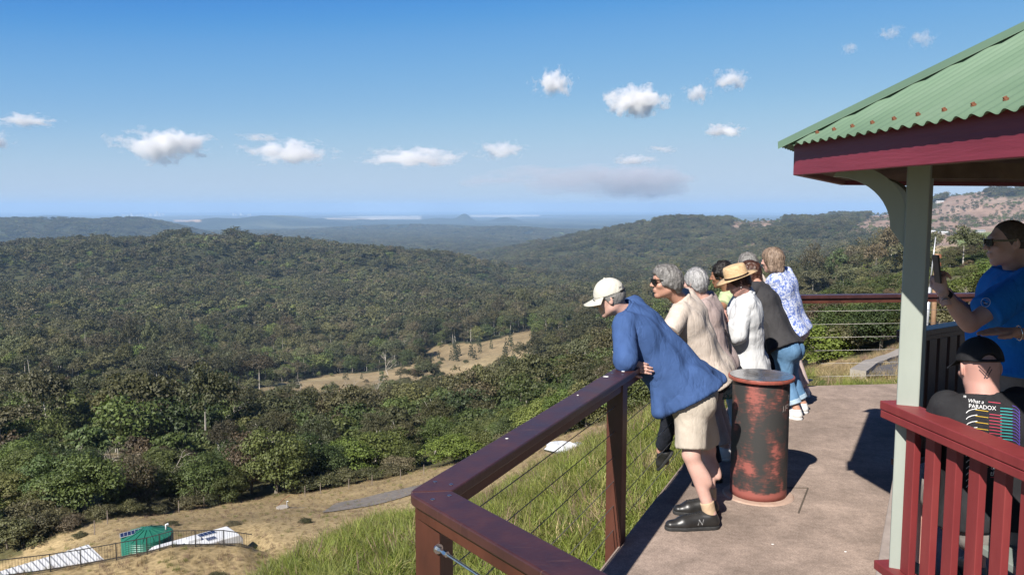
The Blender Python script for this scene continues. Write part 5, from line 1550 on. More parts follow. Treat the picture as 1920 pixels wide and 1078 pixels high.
def hair_sdf(fr, style, s=1.0, res=.006):
    c, f, u, l = fr; ax = [l, f, u]; S = Sdf(res)
    S.ell(c + u * .028 * s - f * .016 * s, ax, np.array([.087, .104, .103]) * s, .01)
    if style == 'short':
        S.ell(c - u * .02 * s - f * .052 * s, ax, np.array([.074, .062, .078]) * s, .03)
    elif style == 'wavy':
        for sg in (-1, 1): S.ell(c + u * .01 * s - f * .03 * s + l * sg * .055 * s, ax, np.array([.042, .07, .075]) * s, .03)
        S.ell(c + u * .075 * s + f * .035 * s, ax, np.array([.066, .06, .05]) * s, .03)
        S.ell(c - u * .015 * s - f * .065 * s, ax, np.array([.075, .055, .08]) * s, .03)
    elif style == 'bob':
        for sg in (-1, 1): S.cap(c + u * .03 * s - f * .02 * s + l * sg * .065 * s, c - u * .085 * s - f * .025 * s + l * sg * .068 * s, .045 * s, .038 * s, .03)
        S.cap(c + u * .02 * s - f * .06 * s, c - u * .085 * s - f * .07 * s, .065 * s, .05 * s, .04)
        S.ell(c + u * .07 * s - f * .01 * s, ax, np.array([.08, .09, .06]) * s, .03)
    elif style == 'long':
        for sg in (-1, 1): S.cap(c + u * .03 * s - f * .02 * s + l * sg * .062 * s, c - u * .13 * s - f * .035 * s + l * sg * .06 * s, .044 * s, .034 * s, .03)
        S.cap(c + u * .02 * s - f * .06 * s, c - u * .15 * s - f * .075 * s, .062 * s, .045 * s, .04)
    elif style == 'curly':
        rg_ = np.random.default_rng(4)
        for k in range(26):
            d = unit(rg_.normal(size=3)); d = d if d @ f < .3 else -d
            S.ell(c + u * .02 * s - f * .02 * s + (l * d[0] * .078 + f * d[1] * .09 + u * d[2] * .095) * s, ax, np.array([.034, .034, .034]) * s, .015)
    elif style == 'crop': pass
    # the face stays free
    if style != 'crop':
        S.ell(c - u * .035 * s + f * .105 * s, ax, np.array([.078, .085, .098]) * s, .012, sub=True)
    else:
        S.cutp(c + u * .012 * s + f * .02, unit(f * .9 - u * .45 + 0 * l))
        S.cutp(c - u * .045 * s, -u)
    if style in ('short', 'wavy'): S.ell(c - u * .085 * s + f * .03 * s, ax, np.array([.12, .10, .07]) * s, .012, sub=True)
    return S

def sunglasses(parent, fr, s=1.0):
    c, f, u, l = fr; mb = MB()
    for sg in (-1, 1):
        cc = c + u * .010 * s + f * .103 * s + l * sg * .034 * s
        nf = unit(f + l * sg * .25); nl = unit(np.cross(u, nf))
        V_, n = [], 14
        for dz in (-.004, .004):
            for k in range(n):
                a = 6.283 * k / n; ca_, sa_ = math.cos(a), math.sin(a)
                rx = .029 * s * (abs(ca_) ** .7) * np.sign(ca_); rz = .020 * s * (abs(sa_) ** .7) * np.sign(sa_)
                V_.append(cc + nl * rx + u * rz + nf * (dz - 2.0 * rx * rx))
        mb.add(V_, [tuple(range(n - 1, -1, -1)), tuple(range(n, 2 * n))] + [(k, (k + 1) % n, n + (k + 1) % n, n + k) for k in range(n)])
        a_ = cc + nl * sg * .028 * s + u * .010 * s; b_ = c + l * sg * .083 * s - f * .012 * s + u * .018 * s
        mb.bar(a_, b_, .004, .011, tuple(u)); mb.bar(b_, b_ - f * .03 * s - u * .008, .004, .007, tuple(u))
    mb.bar(c + u * .016 * s + f * .107 * s + l * .012, c + u * .016 * s + f * .107 * s - l * .012, .005, .006, tuple(u))
    return mb_obj(mb, 'sunglasses', C_LENS, parent, smooth=False)

def cap_hat(parent, fr, m_, s=1.0, tilt=.12, strap=None):
    c, f, u, l = fr
    u2 = unit(u + f * -tilt); f2 = unit(f + u * tilt); ax = [l, f2, u2]
    S = Sdf(.0055)
    S.ell(c + u2 * .030 * s - f2 * .010 * s, ax, np.array([.090, .108, .108]) * s, .01)
    S.cutp(c + u2 * .030 * s, -u2)
    S.ell(c + u2 * .022 * s - f2 * .125 * s, ax, np.array([.046, .05, .044]) * s, .006, sub=True)
    o1 = sdf_obj('cap_crown', S, m_, parent)
    V_, F_ = [], []; n = 17
    for dz in (.0, -.004):
        for i in range(n):
            a = math.radians(-72 + 144 * i / (n - 1))
            for rr_, dr in ((.078, 0), (.125, .5), (.168, 1.0)):
                p = c + u2 * (.034 - .018 * dr - .020 * abs(math.sin(a)) * dr + dz) * s + f2 * (math.cos(a) * rr_ * 1.06 - .002) * s + l * math.sin(a) * (.078 + (rr_ - .078) * .28) * 1.12 * s
                V_.append(p)
    for lay in (0, 1):
        o_ = lay * n * 3
        for i in range(n - 1):
            for j in range(2):
                q = (o_ + i * 3 + j, o_ + (i + 1) * 3 + j, o_ + (i + 1) * 3 + j + 1, o_ + i * 3 + j + 1); F_.append(q if lay == 0 else q[::-1])
    for i in range(n - 1): F_.append((i * 3 + 2, (i + 1) * 3 + 2, n * 3 + (i + 1) * 3 + 2, n * 3 + i * 3 + 2))
    mb_obj(MB().add(V_, F_), 'cap_brim', m_, parent, smooth=True)
    pts = [c + u2 * .034 * s - f2 * (.010 + .108 * math.cos(a) * .985) * s + l * math.sin(a) * .089 * s for a in np.linspace(-.75, .75, 9)]
    mb_obj(MB().tube(pts, .0065, 6), 'cap_strap', strap or C_BLACK, parent, smooth=True)
    mb_obj(MB().tube([c + u2 * .137 * s - f2 * .01, c + u2 * .143 * s - f2 * .01], [.009, .005], 8), 'cap_button', m_, parent)
    return o1

def shoe(parent, heel, toe, m_up, m_sole, z0, sole_h=.024, s=1.0, up=None, collar=.105):
    heel, toe = vec(*heel), vec(*toe); d = unit(toe - heel); u = vec(0, 0, 1) if up is None else unit(up); l = np.cross(u, d)
    L_ = np.linalg.norm(toe - heel)
    A = heel + d * .045; B = heel + d * (L_ * .66); T = toe - d * .04
    S = Sdf(.0055)
    S.cap(A + u * .045, B + u * .038, .042 * s, .047 * s, .02, flat=(u, 1.05)); S.cap(B + u * .036, T + u * .032, .047 * s, .036 * s, .02, flat=(u, 1.25))
    S.cap(A + u * .05, A + u * collar + d * .012, .044 * s, .041 * s, .02, cut1=True); S.cap(A + u * .08 + d * .03, B + u * .055, .04 * s, .03 * s, .03)
    S.cutp(heel + u * sole_h * .8, -u)
    o1 = sdf_obj('shoe', S, m_up, parent)
    S = Sdf(.005)
    S.cap(A + u * .012, B + u * .012, .049 * s, .052 * s, .01, flat=(u, .5)); S.cap(B + u * .012, T + u * .012, .052 * s, .041 * s, .01, flat=(u, .5))
    S.cutp(heel + u * sole_h, u); S.cutp(heel, -u)
    org = np.array(o1.location)
    V_, F_ = S.mesh(); me_ = mesh_np('sole', V_ - np.array(parent.location), F_, True)
    obj('sole', me_, m_sole, o1)
    return o1

def make_person(label, group=None, **q):
    """q: pel, neck, head, face, up, lat, feet (heel/toe pairs), wrists, elbows, clothing"""
    g = q.get('girth', 1.0); s = q.get('hs', 1.0)
    pel, neck, lat = vec(*q['pel']), vec(*q['neck']), unit(vec(*q['lat']))
    base = vec(pel[0], pel[1], q.get('z0', 0.0))
    E = empty('person', tuple(base)); tag(E, label, 'person', group)
    u = unit(neck - pel); l = unit(lat - u * (lat @ u)); f = np.cross(l, u); L_ = np.linalg.norm(neck - pel)
    sw = q.get('sw', .185)
    sh = {1: neck + l * sw - u * .045, -1: neck - l * sw - u * .045}
    hip = {1: pel + l * .088 - u * .03, -1: pel - l * .088 - u * .03}
    W = {sg: pel + u * .42 * L_ + l * sg * .062 + f * .012 for sg in (1, -1)}
    Cc = {sg: pel + u * .74 * L_ + l * sg * .085 + f * .008 for sg in (1, -1)}
    body = []
    def torso(S, o=0.0, belly=q.get('belly', 0.0), bust=q.get('bust', 0.0), k=.05):
        for sg in (1, -1):
            S.cap(hip[sg], W[sg], .112 * g + o, .103 * g + o + belly * .3, k)
            S.cap(W[sg], Cc[sg], .103 * g + o + belly * .3, .108 * g + o, k)
            S.cap(Cc[sg], sh[sg] - l * sg * .03, .100 * g + o, .058 + o, k)
            S.cap(pel + l * sg * .075 - f * .045 - u * .075, hip[sg], .098 * g + o, .10 * g + o, k)
            if bust: S.ell(Cc[sg] + f * .085 - u * .02, [l, f, u], np.array([.07, .07, .07]) * (1 + o * 6), .04)
        if belly: S.ell(pel + u * .25 * L_ + f * .07, [l, f, u], np.array([.13, .09 + belly, .14]) + o, .06)
        S.cap(neck - u * .12, neck + u * .0, .085 * g + o, .056 + o, k)
    ar = q.get('arm', .27), q.get('fore', .245)
    el, wr = {}, {}
    for sg, key in ((1, 'L'), (-1, 'R')):
        wr[sg] = vec(*q['wr' + key]) if 'wr' + key in q else sh[sg] - vec(0, 0, .5) + f * .1
        el[sg] = vec(*q['el' + key]) if 'el' + key in q else ik(sh[sg], wr[sg], ar[0], ar[1], q.get('ehint', -f * .4 - u * .5 + l * sg * .6))
    kn, an, ft = {}, {}, {}
    for sg, key in ((1, 'L'), (-1, 'R')):
        heel, toe = [vec(*p) for p in q['foot' + key]]
        ft[sg] = (heel, toe); fd = unit(toe - heel); fu = vec(*q['fup' + key]) if 'fup' + key in q else vec(0, 0, 1)
        an[sg] = heel + fd * .055 + unit(fu) * .095
        kn[sg] = vec(*q['kn' + key]) if 'kn' + key in q else ik(hip[sg], an[sg], np.linalg.norm(hip[sg] - an[sg]) * .515 if not q.get('seated') else .44, np.linalg.norm(hip[sg] - an[sg]) * .51 if not q.get('seated') else .43, q.get('khint', f))
    S = Sdf(.009); torso(S)
    for sg in (1, -1):
        S.cap(sh[sg], el[sg], .050 * g, .040 * g, .03); S.cap(el[sg], wr[sg], .040 * g, .027, .02)
        S.cap(el[sg] + (wr[sg] - el[sg]) * .15, el[sg] + (wr[sg] - el[sg]) * .45, .041 * g, .036 * g, .02)
        S.cap(hip[sg] - f * .01, kn[sg], .088 * g, .054 * g, .04); S.cap(kn[sg], an[sg], .052 * g, .036, .03)
        mid_ = kn[sg] + (an[sg] - kn[sg]) * .33; bk = unit(np.cross(np.cross(an[sg] - kn[sg], f), an[sg] - kn[sg]))
        S.ell(mid_ - f * .022, [unit(an[sg] - kn[sg]), unit(np.cross(an[sg] - kn[sg], f)), unit(f)], np.array([.11, .046 * g, .046 * g]), .03)
        S.cap(an[sg], ft[sg][0] + unit(ft[sg][1] - ft[sg][0]) * .15 + vec(0, 0, .035), .033, .03, .02)
    body.append(S)
    hc = vec(*q['head']); hs, fr = head_sdf(hc, q['face'], q.get('up', (0, 0, 1)), neck, s, jaw=q.get('jaw', 1.0), neckr=q.get('neckr', .054))
    body.append(hs)
    for sg, key in ((1, 'L'), (-1, 'R')):
        d = vec(*q['hd' + key]) if 'hd' + key in q else wr[sg] - el[sg]
        pn = vec(*q['pn' + key]) if 'pn' + key in q else (-l * sg)
        body.append(hand_sdf(wr[sg], d, pn, sg, q.get('curl' + key, (.35, .4, .45, .5)), q.get('thumb' + key, .4), q.get('hand', 1.0)))
    sdf_obj('body', body, q['skin'], E)
    # ---- clothes
    sk = q.get('seed', 1)
    if 'shirt' in q:
        S = Sdf(.009); o = q.get('loose', .018); hem = q.get('hem', .16)
        torso(S, o)
        for sg in (1, -1):
            fl = q.get('flare', .02)
            S.cap(hip[sg], pel + l * sg * .10 - u * (hem + .03) + f * q.get('hemf', 0.0), .118 * g + o, .118 * g + o + fl, .05)
        for a_, b_, r1, r2 in q.get('drape', []): S.cap(a_, b_, r1, r2, .05)
        hp, hn = q.get('hemcut', (pel - u * hem, -u)); S.cutp(hp, hn)
        S.cutp(neck + u * .012 + f * .0, unit(u + f * .15))
        slv = q.get('sleeve', .5); SL = {1: Sdf(.008), -1: Sdf(.008)}
        for sg in (1, -1):
            if slv <= 1: e_ = sh[sg] + (el[sg] - sh[sg]) * slv; SL[sg].cap(sh[sg] - l * sg * .02, e_, .064 * g + o * .4, .060 * g + o * .6 + q.get('cuff', 0), .025, cut1=True)
            else:
                e_ = el[sg] + (wr[sg] - el[sg]) * (slv - 1)
                SL[sg].cap(sh[sg] - l * sg * .02, el[sg], .064 * g + o * .4, .055 * g + o * .5, .03); SL[sg].cap(el[sg], e_, .055 * g + o * .5, .042 * g + o * .3, .025, cut1=True)
        S2 = [S, SL[1], SL[-1]]
        if q.get('collar'):
            K = Sdf(.006); K.cap(neck - u * .01 - f * .005, neck + unit(hc - neck) * .045 - f * .012, .076, .068, .01, cut0=True, cut1=True); K.cap(neck - u * .03, neck + unit(hc - neck) * .08 - f * .012, .062, .058, .004, sub=True)
            K.ell(neck + f * .095 + u * .03, [l, f, u], (.028, .06, .08), .01, sub=True); S2.append(K)
        sdf_obj(q.get('shirt_name', 'shirt'), S2, q['shirt'], E, wr=(u, q.get('wamp', .0045), q.get('wsc', 10.0), sk))
    if 'vest' in q:
        S = Sdf(.009); torso(S, .032)
        for sg in (1, -1): S.cap(hip[sg], pel + l * sg * .095 - u * .16, .145 * g, .15 * g, .05)
        S.cutp(pel - u * q.get('vhem', .05), -u); S.cutp(neck - u * .01, u)
        sdf_obj('vest', S, q['vest'], E, wr=(u, .004, 9.0, sk + 3))
    if 'pants' in q:
        S = Sdf(.009); o = q.get('ploose', .014); cutk = q.get('pcut', 1.9)       # 0..1 thigh, 1..2 shin
        for sg in (1, -1):
            S.cap(hip[sg], pel + l * sg * .06 + u * .10, .112 * g + o * .6, .108 * g + o * .5, .04)
            S.cap(pel + l * sg * .075 - f * .045 - u * .075, hip[sg], .100 * g + o * .6, .10 * g + o * .6, .04)
            flr = q.get('pflare', 0.0)
            if cutk <= 1:
                e_ = hip[sg] + (kn[sg] - hip[sg]) * cutk; S.cap(hip[sg] - f * .01, e_, .096 * g + o, .070 * g + o + flr, .03, cut1=True)
            else:
                e_ = kn[sg] + (an[sg] - kn[sg]) * (cutk - 1)
                S.cap(hip[sg] - f * .01, kn[sg], .094 * g + o, .060 * g + o, .03); S.cap(kn[sg], e_, .060 * g + o, .046 * g + o + flr, .03, cut1=True)
        S.cutp(pel + u * .12, u)
        po = sdf_obj(q.get('pants_name', 'trousers'), S, q['pants'], E, wr=(u if not q.get('seated') else f, .0045, 9.0, sk + 7))
        if q.get('cuffs'):
            for sg in (1, -1):
                e_ = kn[sg] + (an[sg] - kn[sg]) * (cutk - 1); d_ = unit(an[sg] - kn[sg])
                K = Sdf(.006); K.cap(e_ - d_ * .045, e_ + d_ * .004, .046 * g + o + flr + .006, None, .005, cut0=True, cut1=True)
                V_, F_ = K.mesh(); obj('turned_cuff', mesh_np('turned_cuff', V_ - np.array(E.location), F_, True), q['cuffs'], po)
    if 'socks' in q:
        for sg in (1, -1):
            d_ = unit(an[sg] - kn[sg]); K = Sdf(.006); K.cap(an[sg] - d_ * .085, an[sg] + vec(0, 0, -.03), .047, .042, .01, cut0=True)
            sdf_obj('sock', K, q['socks'], E)
    for sg, key in ((1, 'L'), (-1, 'R')):
        shoe(E, ft[sg][0], ft[sg][1], q['shoe'][0], q['shoe'][1], 0, up=q.get('fup' + key), s=q.get('shoes', 1.0), collar=q.get('collar_h', .10))
    if 'hair' in q:
        st, hm = q['hair']; S = hair_sdf(fr, st, s * q.get('hairs', 1.0))
        V_, F_ = S.mesh(); N_ = vnormals(V_, F_)
        cu = fbm(V_[:, 0] * 60, V_[:, 1] * 60, V_[:, 2] * 26, 3, sk + 9); V_ = V_ + N_ * (cu * (.009 if st != 'crop' else .0015))[:, None]
        if st != 'crop':
            # loose strands lying on the surface, falling with gravity
            rg_ = np.random.default_rng(sk + 500); c_h, f_h, u_h, l_h = fr
            bvh = BVHTree.FromPolygons([tuple(p) for p in V_], [tuple(int(i) for i in q_) for q_ in F_])
            up_ = (V_ - c_h) @ u_h
            w_ = np.where(up_ > -.09, 1.0, .3); ids = rg_.choice(len(V_), 1500, p=w_ / w_.sum())
            SV, SF = [], []
            for i_ in ids:
                p_ = V_[i_].copy(); n_ = N_[i_]
                if n_ @ -u_h > .5: continue
                t_ = -u_h * .8 - f_h * .35 + rg_.normal(size=3) * (.35 if st not in ('curly', 'wavy') else .9)
                w2 = rg_.uniform(.0012, .0026); prev_ = len(SV)
                for j_ in range(5):
                    t2 = unit(t_ - n_ * (t_ @ n_)); sd2 = np.cross(n_, t2) * w2 * (1 - j_ * .18); q_ = p_ + n_ * (.0018 + .0012 * j_ * rg_.uniform(.2, 1.6))
                    SV += [q_ - sd2, q_ + sd2]
                    p_ = p_ + t2 * rg_.uniform(.008, .014)
                    hit_ = bvh.find_nearest(Vector(p_))
                    if hit_[0] is not None and hit_[3] < .02: p_ = np.array(hit_[0]); n_ = np.array(hit_[1]) if np.dot(hit_[1], p_ - c_h) > 0 else -np.array(hit_[1])
                for j_ in range(4): a0_ = prev_ + 2 * j_; SF.append((a0_, a0_ + 1, a0_ + 3, a0_ + 2))
            F_ = np.vstack([F_, np.array(SF) + len(V_)]); V_ = np.vstack([V_, np.array(SV)])
        obj('hair', mesh_np('hair', V_ - np.array(E.location), F_, True), hm, E)
    return E, dict(u=u, l=l, f=f, sh=sh, el=el, wr=wr, hip=hip, kn=kn, an=an, fr=fr, pel=pel, neck=neck, ft=ft)

def railpt(y, inw=0.0, z=RTOP):
    """a point on the left rail at depth y, moved inward by inw"""
    d = hdg(24.3); t = (y - DECK[0][1]) / d[1]; p = DECK[0] + d * t + hdg(114.3) * inw
    return vec(p[0], p[1], z)
FACE_RAIL = vec(-.903, .429, 0); LAT_RAIL = vec(-.429, -.903, 0)
def G(px, py, z=0.0): return vec(*Pz(px, py, z))
def feet_at(p, fd, w=.09, L_=.27, turn=.15):
    """heel and toe pairs for someone standing at p facing fd"""
    fd = unit(vec(fd[0], fd[1], 0)); l = vec(-fd[1], fd[0], 0); o = {}
    for sg, key in ((1, 'L'), (-1, 'R')):
        d = unit(fd + l * sg * turn); h = vec(p[0], p[1], p[2]) + l * sg * w - d * L_ * .4
        o['foot' + key] = (h, h + d * L_)
    return o
# ---- 1: man in a blue shirt leaning on the rail
A_, B_ = P(1210, 797, 5.45), P(1356, 722, 5.50)
hn = np.cross(B_ - A_, LAT_RAIL); hn = hn if hn[2] < 0 else -hn
E1, K1 = make_person('man in blue shirt, beige shorts and white cap leaning on the rail',
    pel=P(1290, 738, 5.56), neck=P(1172, 583, 5.58), lat=LAT_RAIL, head=P(1143, 560, 5.55), face=(-.92, .20, -.30), up=(-.3, 0, 1), sw=.20, girth=1.06, skin=SKIN_A,
    elL=railpt(5.26, .0, 1.165), wrL=railpt(5.52, -.03, 1.150), elR=railpt(5.75, .08, 1.165), wrR=P(1176, 684, 5.36), hdR=(.93, -.22, -.12), pnR=(.1, .9, -.25), curlR=(.22, .22, .25, .3), thumbR=.1,
    footL=(G(1347, 988), G(1247, 992)), footR=(G(1346, 962), G(1262, 962)), shirt=C_BLUE, sleeve=1.85, hemcut=(A_, hn), hem=.42, flare=.035, loose=.03, collar=True, wamp=.012, wsc=6.0,
    drape=[(P(1238, 632, 5.58), P(1316, 705, 5.56), .085, .075), (P(1236, 672, 5.48), P(1236, 772, 5.42), .055, .052), (P(1240, 662, 5.72), P(1248, 765, 5.70), .06, .055), (P(1300, 704, 5.47), P(1340, 722, 5.46), .075, .055), (P(1310, 697, 5.65), P(1346, 714, 5.68), .075, .055)],
    pants=C_KHAKI, pants_name='shorts', pcut=.88, ploose=.016, pflare=.012, knL=P(1296, 852, 5.40), knR=P(1326, 842, 5.74), socks=C_SOCK, shoe=(C_LEATHER, C_SOLE), shoes=1.06, hair=('crop', H_GREY), collar_h=.09)
M_CAPW = cloth('cream_cap', (.44, .42, .365), (.50, .48, .42))
cap_hat(E1, K1['fr'], M_CAPW, 1.03, -.02); sunglasses(E1, K1['fr'])
c_, f_, u_, l_ = K1['fr']
me_ = text_mesh('NIK', .02)
for v in me_.vertices:
    a = v.co.x / .10 + .45
    p_ = c_ + u_ * (.055 + v.co.y) - f_ * (.010 + .111 * math.cos(a - 0.0)) * 1.0 + l_ * (.091 * math.sin(a))
    v.co = Vector(p_ - np.array(E1.location))
obj('cap_lettering', me_, C_NAVY, E1)
# seams and logo on the shoes: the N on each side
me0 = None
M_LOGO = pmat('grey_logo', [(.16, .16, .16), (.24, .24, .24)], 30, .4)
for o in [c for c in E1.children if c.name.startswith('shoe')]:
    pass
heel, toe = K1['ft'][1]; d_ = unit(toe - heel); sd_ = -np.cross(d_, vec(0, 0, 1))
me_ = text_mesh('N', .055, .25)
bv = None
for o in E1.children:
    if o.name.split('.')[0] == 'shoe':
        bm_ = bmesh.new(); bm_.from_mesh(o.data); t_ = BVHTree.FromBMesh(bm_); bm_.free()
        hit = t_.ray_cast(Vector(heel + d_ * .13 + vec(0, 0, .055) + sd_ * .2 - np.array(E1.location)), Vector(-sd_))
        if hit[0] is not None:
            me2 = me_.copy(); ok_ = True
            for v in me2.vertices:
                q_ = heel + d_ * (.165 - v.co.x) + vec(0, 0, .040 + v.co.y) + sd_ * .2 - np.array(E1.location)
                h_ = t_.ray_cast(Vector(q_), Vector(-sd_)); v.co = (h_[0] if h_[0] is not None else Vector(q_ - sd_ * .15)) + Vector(sd_) * .0015
            obj('shoe_logo', me2, M_LOGO, o); break

# laces and a pale welt line on the black shoes
for sg in (1, -1):
    heel, toe = K1['ft'][sg]; d_ = unit(toe - heel); w_ = np.cross(vec(0, 0, 1), d_)
    tgt = [c for c in E1.children if c.name.split('.')[0] == 'shoe'][0 if sg == 1 else 1]
    bm_ = bmesh.new(); bm_.from_mesh(tgt.data); t_ = BVHTree.FromBMesh(bm_); bm_.free()
    for k in range(5):
        for s2 in (1, -1):
            pts_ = []
            for j in range(5):
                q_ = heel + d_ * (.125 + .022 * k + .016 * s2 * (j / 4 - .5)) + w_ * (-.022 + .011 * j) + vec(0, 0, .3) - np.array(E1.location)
                h_ = t_.ray_cast(Vector(q_), Vector((0, 0, -1)))
                if h_[0] is not None: pts_.append(h_[0] + Vector((0, 0, .002)))
            if len(pts_) > 2: MB().tube(pts_, .0026, 5).build('lace', C_SOLE, tgt, smooth=True)
# ---- 2: cream knit, grey wavy hair, dark glasses
E2, K2 = make_person('person in cream knit top with grey wavy hair and dark sunglasses at the rail',
    pel=P(1330, 690, 6.38), neck=P(1277, 562, 6.30), lat=LAT_RAIL, head=P(1249, 529, 6.24), face=(-.97, -.12, -.02), up=(-.12, 0, 1), sw=.175, girth=1.0, skin=SKIN_B, hs=1.04, belly=.0,
    elL=railpt(6.02, .06, 1.165), wrL=railpt(6.26, .02, 1.15), elR=railpt(6.62, .08, 1.165), wrR=railpt(6.38, .06, 1.15), footR=(G(1352, 905), G(1318, 893)),
    footL=(P(1263, 848, 6.72), P(1240, 886, 6.80)), fupL=(-.75, .1, .5), shirt=C_CREAM, shirt_name='knit_top', sleeve=.68, hem=.10, loose=.022, wamp=.006, wsc=6, pants=C_NAVY, pcut=1.88, ploose=.012, shoe=(C_LEATHER, C_SOLE), hair=('wavy', H_GREY), seed=11)
sunglasses(E2, K2['fr'], 1.04)
# ---- 3: silver hair, pale pink blouse, seen from behind
E3, K3 = make_person('person with short silver hair in pale pink blouse, seen from behind',
    pel=P(1343, 672, 7.08), neck=P(1319, 560, 7.04), lat=LAT_RAIL, head=P(1303, 530, 7.03), face=(-.62, .78, -.1), sw=.165, girth=.98, skin=SKIN_A,
    elL=railpt(6.80, .08, 1.165), wrL=railpt(6.95, .03, 1.15), elR=railpt(7.22, .1, 1.165), wrR=railpt(7.08, .05, 1.15), shirt=C_PINK, shirt_name='blouse', sleeve=.9, hem=.12, loose=.024, wamp=.005, wsc=7,
    pants=C_STONE, pcut=1.9, shoe=(C_SNEAK, C_SNEAK), hair=('short', H_SILVER), seed=21, **feet_at(G(1352, 855), FACE_RAIL))
# ---- 4: dark curly hair, pale green top
E4, K4 = make_person('person with dark curly hair in pale green top beyond the straw hat',
    pel=P(1388, 646, 8.12), neck=P(1365, 545, 8.06), lat=LAT_RAIL, head=P(1353, 517, 8.05), face=(-.85, .45, -.15), sw=.165, girth=.98, skin=SKIN_D,
    elL=railpt(7.86, .1, 1.165), wrL=railpt(8.0, .02, 1.15), elR=railpt(8.3, .1, 1.165), wrR=railpt(8.1, .03, 1.15), shirt=C_GREEN, shirt_name='top', sleeve=.55, hem=.12, loose=.02,
    pants=C_NAVY, pcut=1.9, shoe=(C_LEATHER, C_SOLE), hair=('curly', H_DARK), seed=31, **feet_at(G(1396, 800), FACE_RAIL))
# ---- 5: straw hat, white shirt
E5, K5 = make_person('woman in straw hat and loose white shirt looking down, hands raised',
    pel=P(1404, 676, 7.52), neck=P(1397, 553, 7.42), lat=(-.25, -.97, 0), head=P(1383, 529, 7.38), face=(-.88, .12, -.46), up=(-.4, 0, .92), sw=.165, girth=1.0, skin=SKIN_C, hs=.98,
    elL=P(1383, 629, 7.26), wrL=P(1360, 601, 7.24), hdL=(-.35, .2, .8), pnL=(-.2, .95, .3), elR=P(1402, 625, 7.72), wrR=P(1360, 602, 7.42), hdR=(-.35, -.2, .8), pnR=(-.2, -.95, .3), shirt=C_WHITE, sleeve=1.85, hem=.10, hemf=-.01, loose=.034, flare=.02, collar=True, wamp=.012, wsc=8,
    pants=C_LJEAN, pants_name='jeans', pcut=1.9, ploose=.016, shoe=(C_SNEAK, C_SNEAK), hair=('short', H_BROWN), seed=41, footL=(G(1394, 832), G(1352, 833)), footR=(G(1402, 812), G(1365, 812)))
M_STRAW = pmat('woven_straw', [(.36, .24, .125), (.47, .325, .18), (.53, .39, .23)], 30, .8, .6, 90, stretch=(1, 1, 3), bdist=.003)
M_BAND = cloth('dark_hat_band', (.018, .012, .010), (.03, .02, .016))
hat = empty('straw_hat', tuple(K5['fr'][0])); c_, f_, u_, l_ = K5['fr']
tag(hat, 'tan straw hat with dark band on the woman in white', 'hat')
hx = unit(f_ + u_ * .16); hu = unit(u_ - f_ * .16)
HM = Matrix((Vector(hx), Vector(np.cross(hu, hx)), Vector(hu))).transposed()
def hatpart(prof, nm, mt, wave=0.0):
    mb = MB().lathe((0, 0, 0), prof, 40); V_ = []
    for p in mb.v:
        r = math.hypot(p[0], p[1]); a = math.atan2(p[1], p[0])
        z = p[2] + wave * max(0, r - .1) / .07 * (math.cos(a) * -.012 + abs(math.sin(a)) * .022)
        q_ = HM @ Vector((p[0] * 1.12, p[1], z)) + Vector(u_ * .045 - f_ * .012); V_.append(tuple(q_))
    mb.v = V_; return mb.build(nm, mt, hat, smooth=True)
hatpart([(.098, -.006), (.13, -.010), (.168, -.014), (.171, -.010), (.13, -.004), (.096, .002), (.095, .03), (.092, .085), (.083, .108), (.055, .114), (.02, .104)], 'straw_body', M_STRAW, 1.0)
hatpart([(.0985, .002), (.0975, .020), (.0955, .020), (.0955, .002)], 'hat_band', M_BAND)
ear = MB().tube([K5['fr'][0] + K5['fr'][3] * .083 - K5['fr'][2] * .034, K5['fr'][0] + K5['fr'][3] * .085 - K5['fr'][2] * .042], [.005, .005], 8); mb_obj(ear, 'earring', C_SNEAK, E5)
# ---- 6: charcoal vest, jeans, white sneakers, brown hair, leaning forward
L6 = unit(vec(-.50, -.86, 0))
E6, K6 = make_person('woman in charcoal top and blue jeans with turned cuffs, brown hair, leaning forward',
    pel=P(1471, 648, 8.36), neck=P(1421, 536, 8.62), lat=L6, head=P(1404, 512, 8.74), face=(-.80, .52, -.25), up=(-.2, .1, 1), sw=.165, girth=1.06, skin=SKIN_B,
    wrL=railpt(8.55, .02, 1.16), elL=railpt(8.42, .14, 1.18), wrR=railpt(8.85, .02, 1.16), shirt=C_CHAR, shirt_name='top', sleeve=.5, hem=.03, loose=.022, wamp=.005, pants=C_JEAN, pants_name='jeans', pcut=1.80, ploose=.012, pflare=.006, cuffs=C_LJEAN,
    shoe=(C_SNEAK, C_SNEAK), hair=('long', H_BROWN), hairs=1.05, seed=51, footL=(G(1503, 788), G(1472, 781)), footR=(G(1513, 776), G(1484, 768)), khint=(-.5, .8, 0))
# ---- 7: grey hair, mostly hidden
E7, K7 = make_person('person with smooth grey hair mostly hidden behind the others', pel=P(1436, 610, 9.2), neck=P(1412, 522, 9.18), lat=(-.6, -.8, 0), head=P(1400, 496, 9.2), face=(-.7, .7, -.1), sw=.16, girth=.96, skin=SKIN_A,
    wrL=railpt(9.05, .0, 1.16), wrR=railpt(9.3, .02, 1.16), shirt=C_CREAM, sleeve=.6, hem=.1, pants=C_NAVY, shoe=(C_LEATHER, C_SOLE), hair=('bob', H_GREY), seed=61, **feet_at(G(1446, 748), (-.8, .6)))
